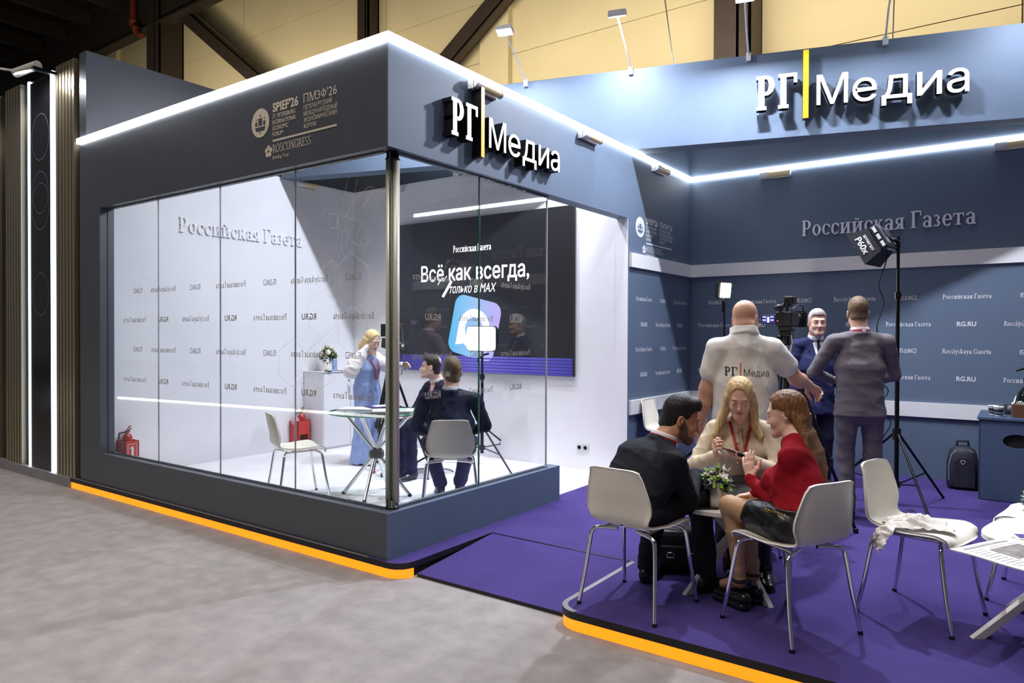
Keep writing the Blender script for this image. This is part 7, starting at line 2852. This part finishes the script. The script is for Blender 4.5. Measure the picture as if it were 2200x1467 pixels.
# 8 ---- seated man in profile inside the booth
def profile_man():
    x, y = -5.03, 5.62
    B = Body(x, y, .104, 165)
    root = person('person', x, y, .104, 'dark-haired man in navy suit and red lanyard, seated in profile inside the booth')
    hd = B(.02, .04, 1.125)
    R = head_axes(B.d(.62, .78, .10))
    nk = B(0, -.03, .98)
    sl, sr = B(-.19, -.05, .90), B(.19, -.05, .90)
    chest, hip = B(0, -.05, .72), B(0, -.06, .52)
    hl, hr = B(-.095, -.05, .52), B(.095, -.05, .52)
    kl, kr = B(-.13, .38, .52), B(.13, .38, .52)
    al, ar = B(-.13, .36, .10), B(.13, .34, .10)
    wl, wr = B(-.07, .26, .66), B(.10, .25, .64)
    el_ = ik(sl, wl, .29, .25, B.d(-.8, -.3, -.6))
    er = ik(sr, wr, .29, .25, B.d(.8, -.3, -.6))
    pal = palette(srgb(226, 186, 168), srgb(190, 118, 110), srgb(40, 30, 26))
    S = SDF()
    head(S, hd, R, .98, neck=nk, gaze=.2)
    skin_core(S, nk, chest, hip, [((sl, el_, wl), (.048, .04, .032)), ((sr, er, wr), (.048, .04, .032)), ((hl, kl, al), (.07, .05, .04)), ((hr, kr, ar), (.07, .05, .04))])
    S.cap(neck_mid(nk, chest), sl, .045, .04, .02).cap(neck_mid(nk, chest), sr, .045, .04, .02).cap(hip, hl, .08, .07, .03).cap(hip, hr, .08, .07, .03)
    hand(S, wl, B.d(.6, .7, 0), B.d(.3, -.3, -.8), 1)
    hand(S, wr, B.d(-.6, .7, 0), B.d(-.3, -.3, -.8), -1)
    seat_cut(S, B, .468, -.17)
    sdf_obj('body', S, SKIN, root, pal, h=.010, hf=.0045, fine=[fine_box(hd, .14)])
    short_hair(root, hd, R, hair_mat('hair_dark', srgb(44, 34, 30), .3), .98, .018, .005, .058, -.07, -.4)
    G = SDF()
    suit_torso(G, B, B(0, -.065, .53), chest, B(0, -.04, .955), sl, sr, 1.0, .010, .01)
    arm(G, sl, el_, wl)
    arm(G, sr, er, wr)
    G.ecap(B(0, .12, .97), B(0, .12, .70), B.r, (.060, .10), (.008, .06), .006, 's')
    collar_band(G, B(0, -.045, .965), B.d(0, .4, 1), .070, .010, .008, .012)
    G.box(B(0, -.1, .38), (.5, .5, .06), None, .002, .004, 's')
    seat_cut(G, B)
    sdf_obj('jacket', G, SUITD, root, h=.009, hf=.009, disp=wrinkle(71, .0045, 6, 12))
    V_ = SDF()
    V_.ecap(B(0, -.03, .62), B(0, -.03, .80), B.r, (.10, .088), (.11, .088), .03)
    V_.ecap(B(0, -.03, .80), B(0, -.025, .92), B.r, (.11, .088), (.08, .06), .03)
    collar_band(V_, B(0, -.022, .992), B.d(0, .25, 1), .064, .017, .006, .01)
    sh = sdf_obj('shirt', V_, SHIRTW, root, h=.007, hf=.007)
    for sx in (-1, 1):
        pts = [B(sx * lerp(.055, .01, t / 9), .3, lerp(.97, .72, t / 9)) for t in range(10)]
        pp, nn = snap(sh, pts, [-B.f] * 10, .006)
        ribbon('lanyard', pp, .018, RED_L, root, B.f, .002)
    Tt = SDF()
    Tt.ecap(hip - B.f * .02, hip + B.f * .06, B.r, (.175, .10), (.17, .09), .03)
    leg(Tt, hl, kl, al)
    leg(Tt, hr, kr, ar)
    seat_cut(Tt, B)
    sdf_obj('trousers', Tt, SUITD, root, h=.011, hf=.011, disp=wrinkle(72, .004))
    shoe('shoe', root, al, B.d(-.2, 1, 0), LEATHB, toe=.104)
    shoe('shoe', root, ar, B.d(.2, 1, 0), LEATHB, toe=.104)


# 9 ---- seated man seen from behind inside the booth
def back_man():
    x, y = -3.90, 4.56
    B = Body(x, y, .104, 40)
    root = person('person', x, y, .104, 'short-haired man in midnight suit seated with his back to the window')
    hd = B(.01, .06, 1.145)
    R = head_axes(B.d(-.12, 1, .03))
    nk = B(0, .0, 1.0)
    sl, sr = B(-.205, -.01, .92), B(.205, -.01, .92)
    chest, hip = B(0, -.035, .73), B(0, -.06, .52)
    hl, hr = B(-.10, -.05, .52), B(.10, -.05, .52)
    kl, kr = B(-.20, .38, .50), B(.17, .40, .50)
    al, ar = B(-.10, .56, .10), B(.08, .60, .10)
    wl, wr = B(-.14, .30, .60), B(.14, .30, .60)
    el_ = ik(sl, wl, .29, .25, B.d(-.9, -.2, -.5))
    er = ik(sr, wr, .29, .25, B.d(.9, -.2, -.5))
    pal = palette(srgb(222, 180, 160), srgb(190, 118, 110), srgb(90, 70, 50))
    S = SDF()
    head(S, hd, R, 1.0, neck=nk)
    skin_core(S, nk, chest, hip, [((sl, el_, wl), (.048, .04, .032)), ((sr, er, wr), (.048, .04, .032)), ((hl, kl, al), (.07, .05, .04)), ((hr, kr, ar), (.07, .05, .04))])
    S.cap(neck_mid(nk, chest), sl, .045, .04, .02).cap(neck_mid(nk, chest), sr, .045, .04, .02).cap(hip, hl, .08, .07, .03).cap(hip, hr, .08, .07, .03)
    hand(S, wl, B.d(.6, .7, 0), B.d(.3, -.3, -.8), 1)
    hand(S, wr, B.d(-.6, .7, 0), B.d(-.3, -.3, -.8), -1)
    seat_cut(S, B, .468, -.17)
    sdf_obj('body', S, SKIN, root, pal, h=.010, hf=.0045, fine=[fine_box(hd, .14)])
    short_hair(root, hd, R, hair_mat('hair_olive', srgb(108, 90, 60), .3), 1.0, .016, .006, .072, -.075)
    G = SDF()
    suit_torso(G, B, B(0, -.06, .53), chest, B(0, -.01, .975), sl, sr, 1.06, .012, .012)
    arm(G, sl, el_, wl, 1.04)
    arm(G, sr, er, wr, 1.04)
    collar_band(G, B(0, -.005, .985), B.d(0, .12, 1), .073, .010, .008, .012)
    G.box(B(0, -.1, .33), (.5, .5, .06), None, .002, .004, 's')
    seat_cut(G, B)
    sdf_obj('jacket', G, SUITD, root, h=.009, hf=.009, disp=wrinkle(81, .004, 6, 12))
    c_ = SDF()
    collar_band(c_, B(0, .004, 1.012), B.d(0, .1, 1), .066, .017, .006)
    sdf_obj('shirt_collar', c_, SHIRTW, root, h=.005, hf=.005)
    Tt = SDF()
    Tt.ecap(hip - B.f * .02, hip + B.f * .06, B.r, (.175, .10), (.17, .09), .03)
    leg(Tt, hl, kl, al)
    leg(Tt, hr, kr, ar)
    seat_cut(Tt, B)
    sdf_obj('trousers', Tt, SUITD, root, h=.011, hf=.011, disp=wrinkle(82, .005))
    shoe('shoe', root, al, B.d(-.1, 1, 0), LEATHB, toe=.104)
    shoe('shoe', root, ar, B.d(.1, 1, 0), LEATHB, toe=.104)


for fn_ in (bald_man, grey_man, interviewee, black_suit, red_woman, blonde_woman, blue_woman, profile_man, back_man):
    fn_()
